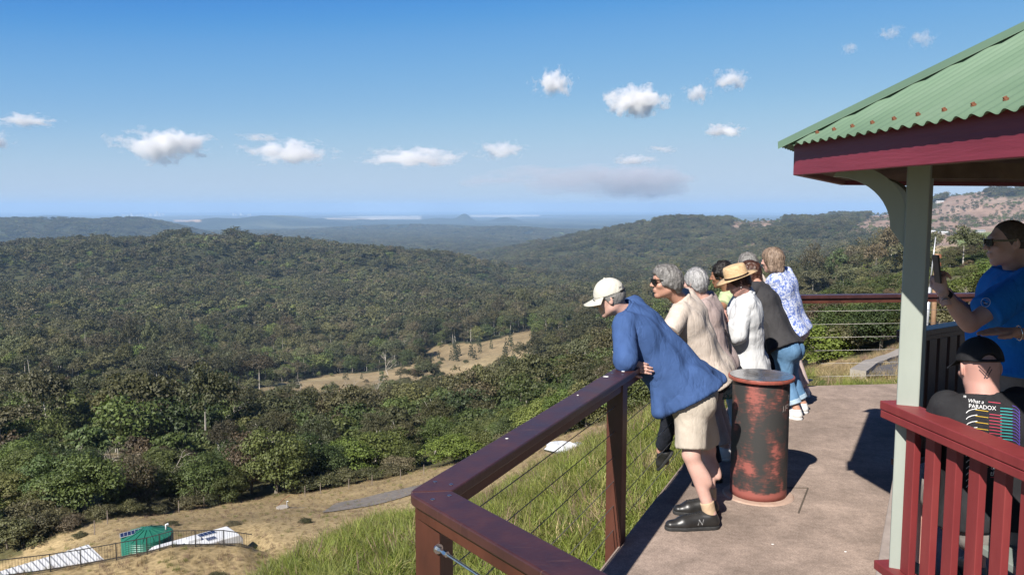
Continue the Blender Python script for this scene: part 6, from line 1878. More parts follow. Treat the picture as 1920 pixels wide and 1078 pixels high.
# ---- 8: blue printed blouse
E8, K8 = make_person('person with ash blonde bob in blue and white printed blouse', pel=P(1485, 612, 9.22), neck=P(1460, 512, 9.2), lat=(-.62, -.78, 0), head=P(1447, 489, 9.2), face=(-.72, .68, -.12), sw=.185, girth=1.04, skin=SKIN_A, hs=1.06,
    wrL=vec(*P(1418, 560, 9.5)), wrR=vec(*P(1440, 560, 9.72)), shirt=C_PRINT, shirt_name='blouse', sleeve=.95, hem=.07, loose=.032, wamp=.006, wsc=6, pants=C_STONE, shoe=(C_SNEAK, C_SNEAK), hair=('bob', H_ASH), hairs=1.06, seed=71, **feet_at(G(1496, 745), (-.8, .6)))
# ---- 9: man in a bright blue polo taking a picture
E9, K9 = make_person('man in bright blue polo and sunglasses holding up a phone in the shelter', z0=GZ,
    pel=P(1886, 672, 4.66), neck=P(1908, 508, 4.64), lat=(-.22, -.975, 0), head=P(1889, 456, 4.60), face=(-.97, .16, -.06), up=(-.02, 0, 1), sw=.205, girth=1.12, skin=SKIN_A, hairs=.945, hs=1.04, neckr=.062, jaw=1.08,
    elL=P(1818, 607, 4.38), wrL=P(1768, 549, 4.34), hdL=(-.18, .25, .92), pnL=(.75, .5, .25), curlL=(.75, .8, .85, .9), thumbL=.5, elR=P(1850, 610, 4.95), wrR=P(1785, 560, 4.80), shirt=C_POLO, shirt_name='polo_shirt', sleeve=.74, cuff=.012, hem=.05, loose=.028, collar=True, wamp=.007, wsc=6, belly=.03,
    pants=C_GREY, pants_name='shorts', pcut=.92, ploose=.025, shoe=(C_LEATHER, C_SOLE), hair=('crop', H_SHORT), seed=81, **feet_at(vec(*P(1886, 1000, 4.66)[:2], GZ), (-.97, .2)))
sunglasses(E9, K9['fr'], 1.04)
w9 = K9['wr'][1]; M_STRAP = C_BLACK
fd = unit(K9['wr'][1] - K9['el'][1])
wt = MB().tube([w9 - fd * .035, w9 - fd * .013], [.034, .033], 18); mb_obj(wt, 'watch_strap', C_BLACK, E9, smooth=True)
wn_ = unit(np.cross(fd, vec(0, 1, 0))); wn_ = unit(vec(-.75, -.75, -.1) - fd * (vec(-.75, -.75, -.1) @ fd))
mb_obj(MB().tube([w9 - fd * .024 + wn_ * .026, w9 - fd * .024 + wn_ * .039], .019, 20), 'watch_case', M_STEEL, E9)
M_DIAL = pmat('watch_dial', [(.05, .07, .12), (.08, .10, .16)], 30, .2)
mb_obj(MB().tube([w9 - fd * .024 + wn_ * .039, w9 - fd * .024 + wn_ * .0405], .0155, 20), 'watch_dial', M_DIAL, E9)
ph = empty('phone', tuple(P(1757, 500, 4.33))); tag(ph, 'dark phone held upright by the man in the blue polo', 'phone')
PM = Matrix.Rotation(math.radians(86), 3, 'Z') @ Matrix.Rotation(math.radians(-8), 3, 'X')
M_PHONE = pmat('phone_case', [(.008, .008, .009), (.014, .014, .015)], 10, .4)
MB().box((0, 0, -.012), (.074, .010, .150), PM).build('phone_case', M_PHONE, ph, bevel=.004)
M_SCREEN = pmat('phone_screen', [(.01, .012, .015), (.015, .018, .02)], 10, .08)
MB().box(PM @ Vector((0, .0055, -.012)), (.068, .001, .142), PM).build('phone_screen', M_SCREEN, ph)
# badge on the sleeve
def project_on(target, pts, d, off=.0015):
    """points moved along d onto the surface of target (a child of a person)"""
    bm_ = bmesh.new(); bm_.from_mesh(target.data); t_ = BVHTree.FromBMesh(bm_); bm_.free()
    org = np.array(target.parent.location); o_ = []
    last = None
    for p in pts:
        h_ = t_.ray_cast(Vector(np.asarray(p) - org), Vector(unit(d)))
        q_ = h_[0] - Vector(unit(d)) * off if h_[0] is not None else (last if last is not None else Vector(np.asarray(p) - org))
        last = q_; o_.append(q_)
    return o_
def child(E, nm):
    return [c for c in E.children if c.name.split('.')[0] == nm][0]
polo = child(E9, 'polo_shirt')
bc_ = P(1848, 567, 4.0); M_BW = pmat('badge_white', [(.6, .62, .65), (.7, .7, .72)], 30, .8); M_BR = pmat('badge_orange', [(.42, .10, .06), (.5, .14, .08)], 30, .8); M_BN = pmat('badge_navy', [(.012, .02, .06), (.02, .03, .08)], 30, .8)
def badge_ring(r0, r1, mt, nm, n=28):
    pts = []
    for r in (r0, r1):
        for k in range(n): a = 6.283 * k / n; pts.append(bc_ + vec(math.cos(a) * r, 0, math.sin(a) * r))
    q_ = project_on(polo, pts, ray(1848, 567)); o = obj(nm, mesh_np(nm, np.array(q_), np.array([(k, (k + 1) % n, n + (k + 1) % n, n + k) for k in range(n)])), mt, polo)
def badge_poly(pl_, mt, nm, off=.002):
    pts = [bc_ + vec(x * .026, 0, z * .026) for x, z in pl_]; q_ = project_on(polo, pts, ray(1848, 567), off)
    n = len(q_); obj(nm, mesh_np(nm, np.array(q_), np.array([(0, i, i + 1) for i in range(1, n - 1)])), mt, polo)
badge_ring(.0235, .0258, M_BW, 'badge_ring')
badge_poly([(-.2, .05), (.1, .62), (.75, .35), (.45, .12)], M_BR, 'badge_flash'); badge_poly([(-.75, .3), (-.35, -.05), (.0, .1), (-.3, .35)], M_BN, 'badge_hill'); badge_poly([(-.5, -.15), (.65, -.05), (.55, -.5), (-.2, -.6)], M_BN, 'badge_base'); badge_poly([(-.45, .0), (.45, -.22), (.4, -.32), (-.4, -.1)], M_BW, 'badge_stripe', .0028)
# ---- 10: someone beside them, only a hand reaches into view
E10, K10 = make_person('person beside the man in the blue polo, only the outstretched hand in view', z0=GZ, pel=P(2120, 720, 4.1), neck=P(2110, 530, 4.15), lat=(-.05, -1, 0), head=P(2090, 480, 4.15), face=(-1, .1, 0), sw=.165, girth=.95, skin=SKIN_B,
    elL=P(2010, 640, 4.02), wrL=P(1903, 623, 4.05), hdL=(-1, .05, .06), pnL=(.05, .25, -.97), curlL=(.08, .1, .12, .16), thumbL=.15, elR=P(2110, 680, 4.4), wrR=P(2000, 690, 4.4), shirt=C_PINK, sleeve=.5, hem=.1, pants=C_NAVY, shoe=(C_LEATHER, C_SOLE), hair=('bob', H_BROWN), seed=91, **feet_at(vec(*P(2120, 1000, 4.1)[:2], GZ), (-1, .1)))
w10 = K10['wr'][1]; fd = unit(K10['wr'][1] - K10['el'][1])
M_SILVER = pmat('silver_bangle', [(.6, .58, .52), (.75, .72, .66)], 20, .22, metal=1.0)
sx_ = unit(np.cross(fd, vec(0, 0, 1))); sz_ = np.cross(sx_, fd)
mb_obj(MB().tube([w10 - fd * .02 + sx_ * .034 * math.cos(a) + sz_ * .036 * math.sin(a) + fd * .008 * math.sin(a) for a in np.linspace(0, 6.283, 25)], .0028, 6, cap=False), 'bracelet', M_SILVER, E10, smooth=True)
# ---- 11: seated man, black cap and printed shirt, from behind
F11 = unit(vec(.14, .98, 0)); L11 = vec(-F11[1], F11[0], 0)
hp = P(1838, 800, 3.72); pel11 = vec(hp[0] + .03, 3.66, .775)
ftl = {}
for sg, key in ((1, 'L'), (-1, 'R')):
    h_ = pel11 + L11 * sg * .13 + F11 * .36; h_[2] = GZ; ftl['foot' + key] = (h_, h_ + F11 * .28)
    ftl['kn' + key] = pel11 + L11 * sg * .14 + F11 * .44 + vec(0, 0, -.03)
E11, K11 = make_person('seated man in black cap and black printed shirt, seen from behind', z0=GZ, pel=pel11, neck=P(1842, 742, 3.70), lat=L11, head=P(1836, 690, 3.74), face=(.10, .97, -.20), up=(0, .18, 1), sw=.172, girth=1.06, skin=SKIN_C, neckr=.066, hs=1.03,
    elL=pel11 + L11 * .20 + F11 * .10 + vec(0, 0, .26), elR=pel11 - L11 * .22 + F11 * .10 + vec(0, 0, .26), wrL=pel11 + L11 * .12 + F11 * .32 + vec(0, 0, .12), wrR=pel11 - L11 * .14 + F11 * .32 + vec(0, 0, .12), shirt=C_BLACK, shirt_name='printed_shirt', sleeve=.8, cuff=.014, hem=.06, loose=.024, wamp=.004, wsc=5, belly=.03, pants=C_GREY, pants_name='shorts', pcut=.95, ploose=.02, seated=True, shoe=(C_LEATHER, C_SOLE), seed=101, **ftl)
cap_hat(E11, K11['fr'], C_BLACK, 1.06, .04)
# the print on the back
shirt11 = child(E11, 'printed_shirt')
uu, ll, ff = K11['u'], K11['l'], K11['f']
def on_back(px, py): return P(px, py, 3.2)
def back_text(s_, px, py, size, shear, mt, wpx=None):
    me_ = text_mesh(s_, size, shear); xs_ = [v.co.x for v in me_.vertices]; W_ = max(xs_) - min(xs_)
    k = (wpx / W_) if wpx else 1.0
    pts = [on_back(px + (v.co.x - min(xs_)) * k, py - v.co.y * k + (v.co.x - min(xs_)) * k * .10) for v in me_.vertices]
    for v, q_ in zip(me_.vertices, project_on(shirt11, pts, ray(px, py), .002)): v.co = q_
    obj('shirt_lettering', me_, mt, shirt11)
M_PW = pmat('print_white', [(.5, .5, .5), (.6, .6, .6)], 60, .8); M_PY = pmat('print_yellow', [(.42, .26, .02), (.5, .32, .03)], 60, .8); M_PR = pmat('print_red', [(.36, .03, .06), (.44, .04, .08)], 60, .8)
M_PT = pmat('print_teal', [(.02, .27, .27), (.03, .34, .34)], 60, .8); M_PV = pmat('print_violet', [(.07, .04, .30), (.10, .05, .38)], 60, .8)
back_text('What a', 1816, 754, 1, .25, M_PW, 32); back_text('PARADOX', 1817, 764, 1, 0, M_PW, 57); back_text('"', 1807, 753, 1, 0, M_PW, 5)
back_text('GIV', 1858, 880, 1, 0, M_PW, 16); back_text('tha', 1857, 891, 1, .25, M_PW, 17)
def stroke(pts_px, mt, w=1.1):
    P2 = []
    for i, (x, y) in enumerate(pts_px):
        a = pts_px[max(i - 1, 0)]; b_ = pts_px[min(i + 1, len(pts_px) - 1)]; d = np.array([b_[0] - a[0], b_[1] - a[1]], float); d /= np.linalg.norm(d) + 1e-9
        P2 += [on_back(x - d[1] * w / 2, y + d[0] * w / 2), on_back(x + d[1] * w / 2, y - d[0] * w / 2)]
    q_ = project_on(shirt11, P2, ray(*pts_px[0]), .002); n = len(pts_px)
    obj('shirt_stripe', mesh_np('shirt_stripe', np.array(q_), np.array([(2 * i, 2 * i + 1, 2 * i + 3, 2 * i + 2) for i in range(n - 1)])), mt, shirt11)
for k in range(13):
    y = 774 + k * 11.6
    stroke([(1811.5, y), (1816, y - 4.5), (1824, y - 7.5), (1835, y - 9)], M_PW, 1.5)
    if k < 10: stroke([(1829, y - 6), (1842, y - 4.5), (1856, y - 2.5)], M_PY, 1.3)
for k in range(11): stroke([(1855, 776 + k * 5.9), (1868, 777.5 + k * 5.9), (1881, 779.5 + k * 5.9)], M_PR, 1.3)
stroke([(1853, 753), (1866, 754.5), (1879, 756)], M_PR, 1.3); stroke([(1857, 894), (1872, 895)], M_PR, 1.3)
for k in range(14): stroke([(1875.5, 764.5 + k * 5.8), (1888, 765.5 + k * 5.8), (1901, 767 + k * 5.8)], M_PT, 1.3)
for k in range(13): stroke([(1898, 760 + k * 5.9), (1906, 763 + k * 5.9), (1912, 769 + k * 5.9), (1914, 776 + k * 5.9)], M_PV, .9)
# the tattoo on the back of the head
body11 = child(E11, 'body'); M_INK = pmat('tattoo_ink', [(.05, .03, .035), (.08, .05, .05)], 40, .6)
def tattoo(pts_px, w):
    P2 = []
    for i, (x, y) in enumerate(pts_px):
        a = pts_px[max(i - 1, 0)]; b_ = pts_px[min(i + 1, len(pts_px) - 1)]; d = np.array([b_[0] - a[0], b_[1] - a[1]], float); d /= np.linalg.norm(d) + 1e-9
        P2 += [on_back(x - d[1] * w / 2, y + d[0] * w / 2), on_back(x + d[1] * w / 2, y - d[0] * w / 2)]
    q_ = project_on(body11, P2, ray(*pts_px[0]), .0012); n = len(pts_px)
    obj('tattoo', mesh_np('tattoo', np.array(q_), np.array([(2 * i, 2 * i + 1, 2 * i + 3, 2 * i + 2) for i in range(n - 1)])), M_INK, body11)
for a in ([(1834, 686), (1842, 694), (1850, 702), (1858, 710)], [(1836, 693), (1844, 701), (1853, 712)], [(1857, 687), (1852, 696), (1847, 706), (1844, 713)], [(1860, 692), (1855, 700), (1850, 712)]): tattoo(a, 2.4)
# ------------------------------------------------------------------ down the slope: tank, caravan, sheds, fence
M_TANK = pmat('green_poly_tank', [(.012, .105, .070), (.020, .135, .092)], 1.5, .45, .1, 10)
M_WROOF = pmat('white_roof_sheet', [(.48, .49, .50), (.60, .61, .62)], .8, .5, .1, 6)
M_WALL = pmat('pale_wall', [(.36, .35, .33), (.44, .43, .41)], 1.0, .7)
M_PANEL = pmat('solar_cell', [(.010, .018, .050), (.016, .028, .075)], 4, .18, spec=.6)
M_FRAME = pmat('alloy_frame', [(.45, .46, .47), (.55, .56, .57)], 4, .4, metal=.5)
M_IRON = pmat('black_iron', [(.015, .014, .014), (.028, .026, .025)], 8, .5)
M_ASPH = pmat('asphalt', [(.075, .070, .072), (.11, .105, .105)], 2.5, .9, .4, 30)
M_ASPH2 = pmat('dusty_asphalt', [(.12, .108, .098), (.19, .165, .14)], .9, .95, .4, 12)
M_CONC = pmat('kerb_concrete', [(.24, .215, .185), (.31, .28, .245)], 3, .85, .2, 20)
M_TIN = pmat('weathered_tin', [(.22, .23, .24), (.30, .31, .32)], 1.0, .5)
M_BLUETIN = pmat('blue_grey_roof', [(.16, .21, .25), (.20, .26, .30)], 1.0, .5)
M_REDTILE = pmat('red_roof', [(.20, .08, .05), (.26, .11, .07)], 1.0, .7)
M_GLASS = pmat('dark_window', [(.015, .018, .022), (.03, .034, .04)], 3, .1, spec=.6)
M_POSTW = pmat('weathered_post', [(.14, .11, .09), (.24, .20, .17)], 6, .9)
def at_px(px, r):
    a = math.radians(cdeg(px)); x, y = math.sin(a) * r, math.cos(a) * r; return vec(x, y, H(x, y))
# water tank
tp = at_px(252, 63.5); TR = 1.72
tz = min(H(tp[0] + TR * math.cos(a), tp[1] + TR * math.sin(a)) for a in np.linspace(0, 6.28, 12))
tank = empty('water_tank', (tp[0], tp[1], tz)); tag(tank, 'green ribbed water tank with a cone roof below the lookout', 'water tank')
prof = [(TR, -.6)]
for k in range(16):
    z = .05 + k * .145; prof += [(TR, z), (TR + .035, z + .05), (TR + .035, z + .09), (TR, z + .14)]
MB().lathe((0, 0, 0), prof + [(TR - .02, 2.40)], 48).build('tank_wall', M_TANK, tank, smooth=False)
MB().lathe((0, 0, 0), [(TR + .03, 2.36), (TR + .03, 2.42), (.35, 2.86), (.0, 2.88)], 48).build('tank_roof', M_TANK, tank)
for k in range(14):
    a = 6.283 * k / 14
    MB().bar((.36 * math.cos(a), .36 * math.sin(a), 2.885), ((TR - .02) * math.cos(a), (TR - .02) * math.sin(a), 2.45), .05, .06).build('roof_rib', M_TANK, tank)
MB().tube([(1.15, .55, 2.45), (1.15, .55, 2.95), (1.25, .6, 3.0), (1.3, .62, 2.85)], .07, 8).build('inlet_pipe', M_WROOF, tank, smooth=True)
def solar(parent, c, ax, ay, w, h, cells=(3, 2)):
    """a framed panel at c spanned by unit vectors ax, ay"""
    ax, ay = Vector(ax).normalized(), Vector(ay).normalized(); n_ = ax.cross(ay).normalized(); n_ = n_ if n_.z > 0 else -n_
    M = Matrix((ax, ay, n_)).transposed()
    f_ = MB().box(Vector(c), (w, h, .035), M).build('solar_panel', M_FRAME, parent)
    for i in range(cells[0]):
        for j in range(cells[1]):
            cw, ch = (w - .05) / cells[0], (h - .05) / cells[1]
            q_ = Vector(c) + ax * (-(w - .05) / 2 + cw * (i + .5)) + ay * (-(h - .05) / 2 + ch * (j + .5)) + n_ * .0185
            MB().box(q_, (cw - .025, ch - .025, .004), M).build('cell', M_PANEL, f_)
    return f_
solar(tank, (-.95, -.45, 2.72), (.88, .48, .10), (.42, -.8, -.30), 1.5, .5, (6, 1))
# caravan: white rounded body, roof seen from above
cd_ = unit((at_px(420, 61.6) - at_px(268, 59.6)) * vec(1, 1, 0))
cp = at_px(343, 60.6); cz = min(H(*(cp + cd_ * t)[:2]) for t in (-2.6, 0, 2.6))
van = empty('caravan', (cp[0], cp[1], cz), math.atan2(cd_[1], cd_[0])); tag(van, 'white caravan with solar panels and a vent box on its roof', 'caravan')
mb = MB()
pr = []
CL, CW, CHt = 6.3, 2.2, 2.55
for k in range(9): a = math.radians(90 * k / 8); pr.append((-CL / 2 + .9 * (1 - math.sin(a)), CHt - .95 * (1 - math.cos(a))))
side = [(-CL / 2 + .15, .45)] + pr[::-1][0:0] + [(-CL / 2, 1.5)] + [(-CL / 2 + .9 - .9 * math.cos(math.radians(90 * k / 8)), CHt - .95 + .95 * math.sin(math.radians(90 * k / 8))) for k in range(9)] + [(CL / 2 - .3, CHt), (CL / 2, CHt - .4), (CL / 2, .45)]
n = len(side)
V_ = [(x, s_ * CW / 2, z) for s_ in (-1, 1) for x, z in side]
mb.add(V_, [tuple(range(n)), tuple(range(2 * n - 1, n - 1, -1))] + [(k, n + k, n + (k + 1) % n, (k + 1) % n) for k in range(n)])
mb.build('body', M_WROOF, van, bevel=.09, seg=3)
MB().box((-.1, .1, CHt + .1), (1.0, .8, .26)).build('roof_vent', M_WROOF, van, bevel=.06)
for c_, w_ in (((-1.55, -.35, CHt + .03), 1.7), ((.9, .55, CHt + .03), 1.7), ((1.0, -.5, CHt + .03), .7)): solar(van, c_, (1, 0, 0), (0, 1, 0), w_, .6, (6, 1))
for x in (-1.8, .2, 1.9): MB().box((x, -CW / 2 - .005, 1.55), (.9, .02, .5)).build('window', M_GLASS, van)
for s_ in (-1, 1):
    w_ = MB().tube([(.3, s_ * (CW / 2 - .05), .33), (.3, s_ * (CW / 2 - .3), .33)], .33, 20).build('wheel', C_SOLE, van)
# sheds
def shed(name, lb, pc, ang, w, d, h, pitch, mroof, ribs=0):
    z = min(H(pc[0] + dx, pc[1] + dy) for dx in (-w / 2, w / 2) for dy in (-d / 2, d / 2))
    e = empty(name, (pc[0], pc[1], z), ang); tag(e, lb, 'shed')
    MB().box((0, 0, h / 2), (w - .3, d - .3, h)).build('wall', M_WALL, e)
    zr = lambda y: h + .12 + pitch * (y + d / 2)
    V_ = [(x, y, zr(y) + dz) for dz in (0, .06) for x in (-w / 2, w / 2) for y in (-d / 2, d / 2)]
    MB().add(V_, [(0, 1, 3, 2), (4, 6, 7, 5), (0, 4, 5, 1), (2, 3, 7, 6), (0, 2, 6, 4), (1, 5, 7, 3)]).build('roof', mroof, e)
    for k in range(ribs):
        x = -w / 2 + w * (k + .5) / ribs
        MB().bar((x, -d / 2, zr(-d / 2) + .08), (x, d / 2, zr(d / 2) + .08), .05, .07).build('roof_rib', M_TIN, e)
    MB().box((-w * .2, -d / 2 + .14, 1.0), (.9, .03, 2.0)).build('door', M_TIN, e)
    return e
sd = unit((at_px(140, 61.5) - at_px(-120, 59)) * vec(1, 1, 0)); sa = math.atan2(sd[1], sd[0])
pc = at_px(10, 61.0); shed('shed', 'long white shed with a ribbed metal roof below the railing fence', pc, sa, 9.5, 3.4, 1.35, .17, M_WROOF, 24)
pc = at_px(210, 60.6); s2 = shed('shed', 'small flat white roof between the green tank and solar panels', pc, sa, 3.4, 2.0, 1.2, .05, M_WROOF, 0)
solar(s2, (-.1, -.45, 1.42), (1, 0, .0), (0, 1, .06), 2.0, .55, (3, 1))
rp = at_px(150, 59.6); rack = empty('solar_rack', tuple(rp), sa); tag(rack, 'tilted blue solar panels on a rack beside the ribbed shed', 'solar panels')
for k in range(2): solar(rack, (0, -.5 + k * 1.02, 1.45 + k * .42), (1, 0, .0), (0, 1, .42), 2.6, 1.0, (2, 1))
for x in (-1.1, 1.1):
    for y, h_ in ((-.9, 1.2), (.95, 1.95)): MB().tube([(x, y, -.4), (x, y, h_)], .04, 6).build('leg', M_FRAME, rack)
# black railing fence along the track
fpx = [(px_, 56.6) for px_ in (-160, -60, 60, 120, 190, 230, 250, 275, 300, 345, 400, 455)]
fp = [at_px(px, r) for px, r in fpx]
fence = empty('railing_fence', tuple(fp[0])); tag(fence, 'black iron railing fence with thin pickets in front of the caravan', 'fence')
def along(zs): return [tuple(p + vec(0, 0, zs)) for p in fp]
sub(MB().tube(along(1.12), .03, 6).build('top_rail', M_IRON, None), fence); sub(MB().tube(along(.16), .028, 6).build('bottom_rail', M_IRON, None), fence)
pk_ = MB()
for a_, b_ in zip(fp[:-1], fp[1:]):
    L_ = np.linalg.norm(b_ - a_); m_ = max(1, int(L_ / 1.9))
    for k in range(m_):
        q_ = a_ + (b_ - a_) * k / m_; sub(MB().tube([q_ + vec(0, 0, -.3), q_ + vec(0, 0, 1.15)], .035, 6).build('post', M_IRON, None), fence)
    for k in range(int(L_ / .16)):
        q_ = a_ + (b_ - a_) * (k + .5) * .16 / L_; pk_.tube([q_ + vec(0, 0, .16), q_ + vec(0, 0, 1.12)], .009, 4, cap=False)
o = sub(pk_.build('pickets', M_IRON, None), fence); o['kind'] = 'stuff'
# wire fence posts along the edge of the dry grass
for k, (px, r) in enumerate([(150, 76), (176, 80), (315, 88), (560, 92), (590, 93), (645, 94), (690, 95), (745, 96), (790, 96), (364, 90), (1020, 74), (880, 95)]):
    p_ = at_px(px, r); o = MB().tube([(0, 0, -.3), (.02, 0, 1.25)], [.045, .04], 6).build('fence_post', M_POSTW); o.location = p_; tag(o, 'thin weathered fence post in the dry grass', 'post', 'fence posts in the dry grass')
# the drive end
def strip(name, m_, left, right, lift=.05):
    V_, F_ = [], []
    nL = len(left); NX = 5
    for a_, b_ in zip(left, right):
        for j in range(NX):
            q_ = a_ + (b_ - a_) * j / (NX - 1); V_.append((q_[0], q_[1], H(q_[0], q_[1]) + lift))
    for i in range(nL - 1):
        for j in range(NX - 1): F_.append((i * NX + j, i * NX + j + 1, (i + 1) * NX + j + 1, (i + 1) * NX + j))
    me_ = bpy.data.meshes.new(name); me_.from_pydata(V_, [], F_); return obj(name, me_, m_)
def lerp_pts(pts, n=24):
    pts = [np.asarray(p, float) for p in pts]; t = np.linspace(0, len(pts) - 1, n); o_ = []
    for x in t:
        i = min(int(x), len(pts) - 2); o_.append(pts[i] + (pts[i + 1] - pts[i]) * (x - i))
    return o_
dl = lerp_pts([at_px(590, 76), at_px(625, 77), at_px(700, 78), at_px(820, 80), at_px(960, 80)]); dr_ = lerp_pts([at_px(618, 84), at_px(640, 85), at_px(705, 86), at_px(820, 87), at_px(960, 87)])
tag(strip('driveway', M_ASPH2, dl, dr_, .07), 'short grey asphalt drive on the dry slope', 'driveway', kind='structure')
# the road on the right with its concrete kerb
kl = [at_px(1634, 16.4), at_px(1655, 19.5), at_px(1680, 24), at_px(1740, 29), at_px(1830, 34.5), at_px(1950, 38), at_px(2150, 40)]
def left_of(pts, w):
    o_ = []
    for i, p in enumerate(pts):
        d = unit((pts[min(i + 1, len(pts) - 1)] - pts[max(i - 1, 0)]) * vec(1, 1, 0)); q_ = p + vec(d[1], -d[0], 0) * w; o_.append(q_)
    return o_
kl = lerp_pts(kl, 60); rl = left_of(kl, 3.4)
tag(strip('road', M_ASPH, kl, rl, .06), 'grey road running down past the platform', 'road', kind='structure')
kr = left_of(kl, -.28)
V_, F_ = [], []
for a_, b_ in zip(kl, kr):
    za, zb = H(a_[0], a_[1]), H(b_[0], b_[1]); zt = max(za, zb) + .15
    V_ += [(a_[0], a_[1], za - .1), (a_[0], a_[1], zt), (b_[0], b_[1], zt + .02), (b_[0], b_[1], zb - .1)]
for i in range(len(kl) - 1):
    for j in range(3): F_.append((i * 4 + j, i * 4 + j + 1, (i + 1) * 4 + j + 1, (i + 1) * 4 + j))
F_ += [(0, 1, 2, 3), tuple((len(kl) - 1) * 4 + j for j in (3, 2, 1, 0))]
tag(MB().add(V_, F_).build('kerb', M_CONC), 'pale concrete kerb wall along the road', 'kerb', kind='structure')
# service pole with its box, power pole and line
bp_ = at_px(1745, 26.5)
pole = empty('service_pole', tuple(bp_)); tag(pole, 'slim white service pole with a meter box at its foot', 'pole')
MB().tube([(-.09, 0, -.3), (0, 0, 1.1), (.03, 0, 1.9)], [.06, .055, .05], 10).build('pole_shaft', M_FRAME, pole, smooth=True)
MB().tube([(.03, 0, 1.9), (.13, 0, 3.35)], [.022, .015], 8).build('pole_tip', M_FRAME, pole, smooth=True)
MB().box((.1, -.1, .22), (.46, .28, .62)).build('meter_box', M_WROOF, pole, bevel=.02)
MB().bar((-.6, -.05, .38), (-.05, -.05, .38), .03, .03).build('side_arm', M_FRAME, pole)
pp = at_px(1757, 34.0); pw = empty('power_pole', tuple(pp)); tag(pw, 'short brown timber pole with insulators behind the phone', 'pole')
MB().tube([(0, 0, -.4), (0, 0, 3.1)], [.10, .08], 10).build('timber', pmat('pole_timber', [(.22, .13, .07), (.32, .20, .12)], 6, .9), pw, smooth=True)
for k, z in enumerate((2.95, 2.65, 2.35)): MB().tube([(.10, -.05, z), (.10, -.05, z + .14)], [.06, .04], 8).build('insulator', M_RUST, pw)
a_, b_ = pp + vec(.1, 0, 2.6), vec(*P(2100, 420, 40)); pts = [a_ + (b_ - a_) * t - vec(0, 0, 1.6 * t * (1 - t)) for t in np.linspace(0, 1, 20)]
tag(MB().tube(pts, .011, 5, cap=False).build('power_line', M_IRON), 'black power line sagging from the timber pole to the right', 'power line')
# capped bore with its pipe, and pale rubbish on the grass
wp = at_px(516, 83); we = empty('bore_cap', tuple(wp)); tag(we, 'round grey concrete bore cap with a small tap on the dry slope', 'bore cap')
MB().lathe((0, 0, 0), [(.62, -.2), (.62, .16), (.55, .2)], 24).build('cover', M_CONC, we); MB().tube([(.45, 0, .2), (.45, 0, .75), (.6, 0, .75)], .05, 8).build('tap_pipe', M_FRAME, we)
MB().tube([(-.6, .4, .1), (-.1, .7, .7), (.5, 1.0, 1.0)], .03, 6).build('rusty_rod', M_RUST, we); MB().box((1.6, -.4, .0), (1.6, 1.0, .14)).build('slab', M_ASPH, we)
def lump(name, lb, cat, p_, r, m_, seed):
    rg_ = np.random.default_rng(seed); bm_ = bmesh.new(); bmesh.ops.create_icosphere(bm_, subdivisions=2, radius=1)
    for v in bm_.verts: v.co = Vector((v.co.x * r[0], v.co.y * r[1], v.co.z * r[2])) * (1 + .35 * float(vnoise3(v.co.x * 1.7, v.co.y * 1.7, v.co.z * 1.7, seed)))
    me_ = bpy.data.meshes.new(name); bm_.to_mesh(me_); bm_.free(); o = obj(name, me_, m_); o.location = p_; return tag(o, lb, cat)
M_SHEET = pmat('white_sheet', [(.42, .44, .47), (.58, .59, .62)], 3, .7, .4, 8)
lump('plastic_sheet', 'crumpled white plastic sheet lying in the grass behind the rail', 'sheet', at_px(1052, 22.5) + vec(0, 0, .42), (.42, .35, .16), M_SHEET, 3)
lump('plastic_sheet', 'smaller grey sheet in the grass beside the white one', 'sheet', at_px(1084, 24.5) + vec(0, 0, .38), (.30, .25, .10), M_TIN, 5)
M_BAG = pmat('teal_bag_print', [(.02, .16, .16), (.30, .34, .33), (.03, .08, .09), (.05, .30, .29)], 18, .8, .2, 60, band=(.35, .65))
bg_ = P(1351, 752, 7.0); bag = empty('handbag', tuple(bg_)); tag(bag, 'teal patterned handbag hanging beside the light jeans', 'handbag')
S = Sdf(.008); S.cap((-.1, 0, .10), (.1, 0, .10), .085, .085, .05, flat=((0, 1, 0), 1.5)); S.cap((-.08, 0, .19), (.08, 0, .19), .06, .06, .05, flat=((0, 1, 0), 1.5)); V_, F_ = S.mesh(); obj('bag', mesh_np('bag', V_, F_, True), M_BAG, bag)
MB().tube([(.09 * math.cos(a), 0, .22 + .42 * math.sin(a)) for a in np.linspace(0, 3.1416, 11)], .008, 6).build('strap', C_BLACK, bag, smooth=True)
bag.rotation_euler = (0, 0, .2)
# litter beyond the far rail
o = lump('litter', 'orange and white litter at the far edge of the platform', 'litter', tuple(G(1521, 722) + vec(0, .2, .02)), (.10, .06, .02), pmat('orange_litter', [(.6, .25, .05), (.65, .6, .5)], 14, .8), 9)

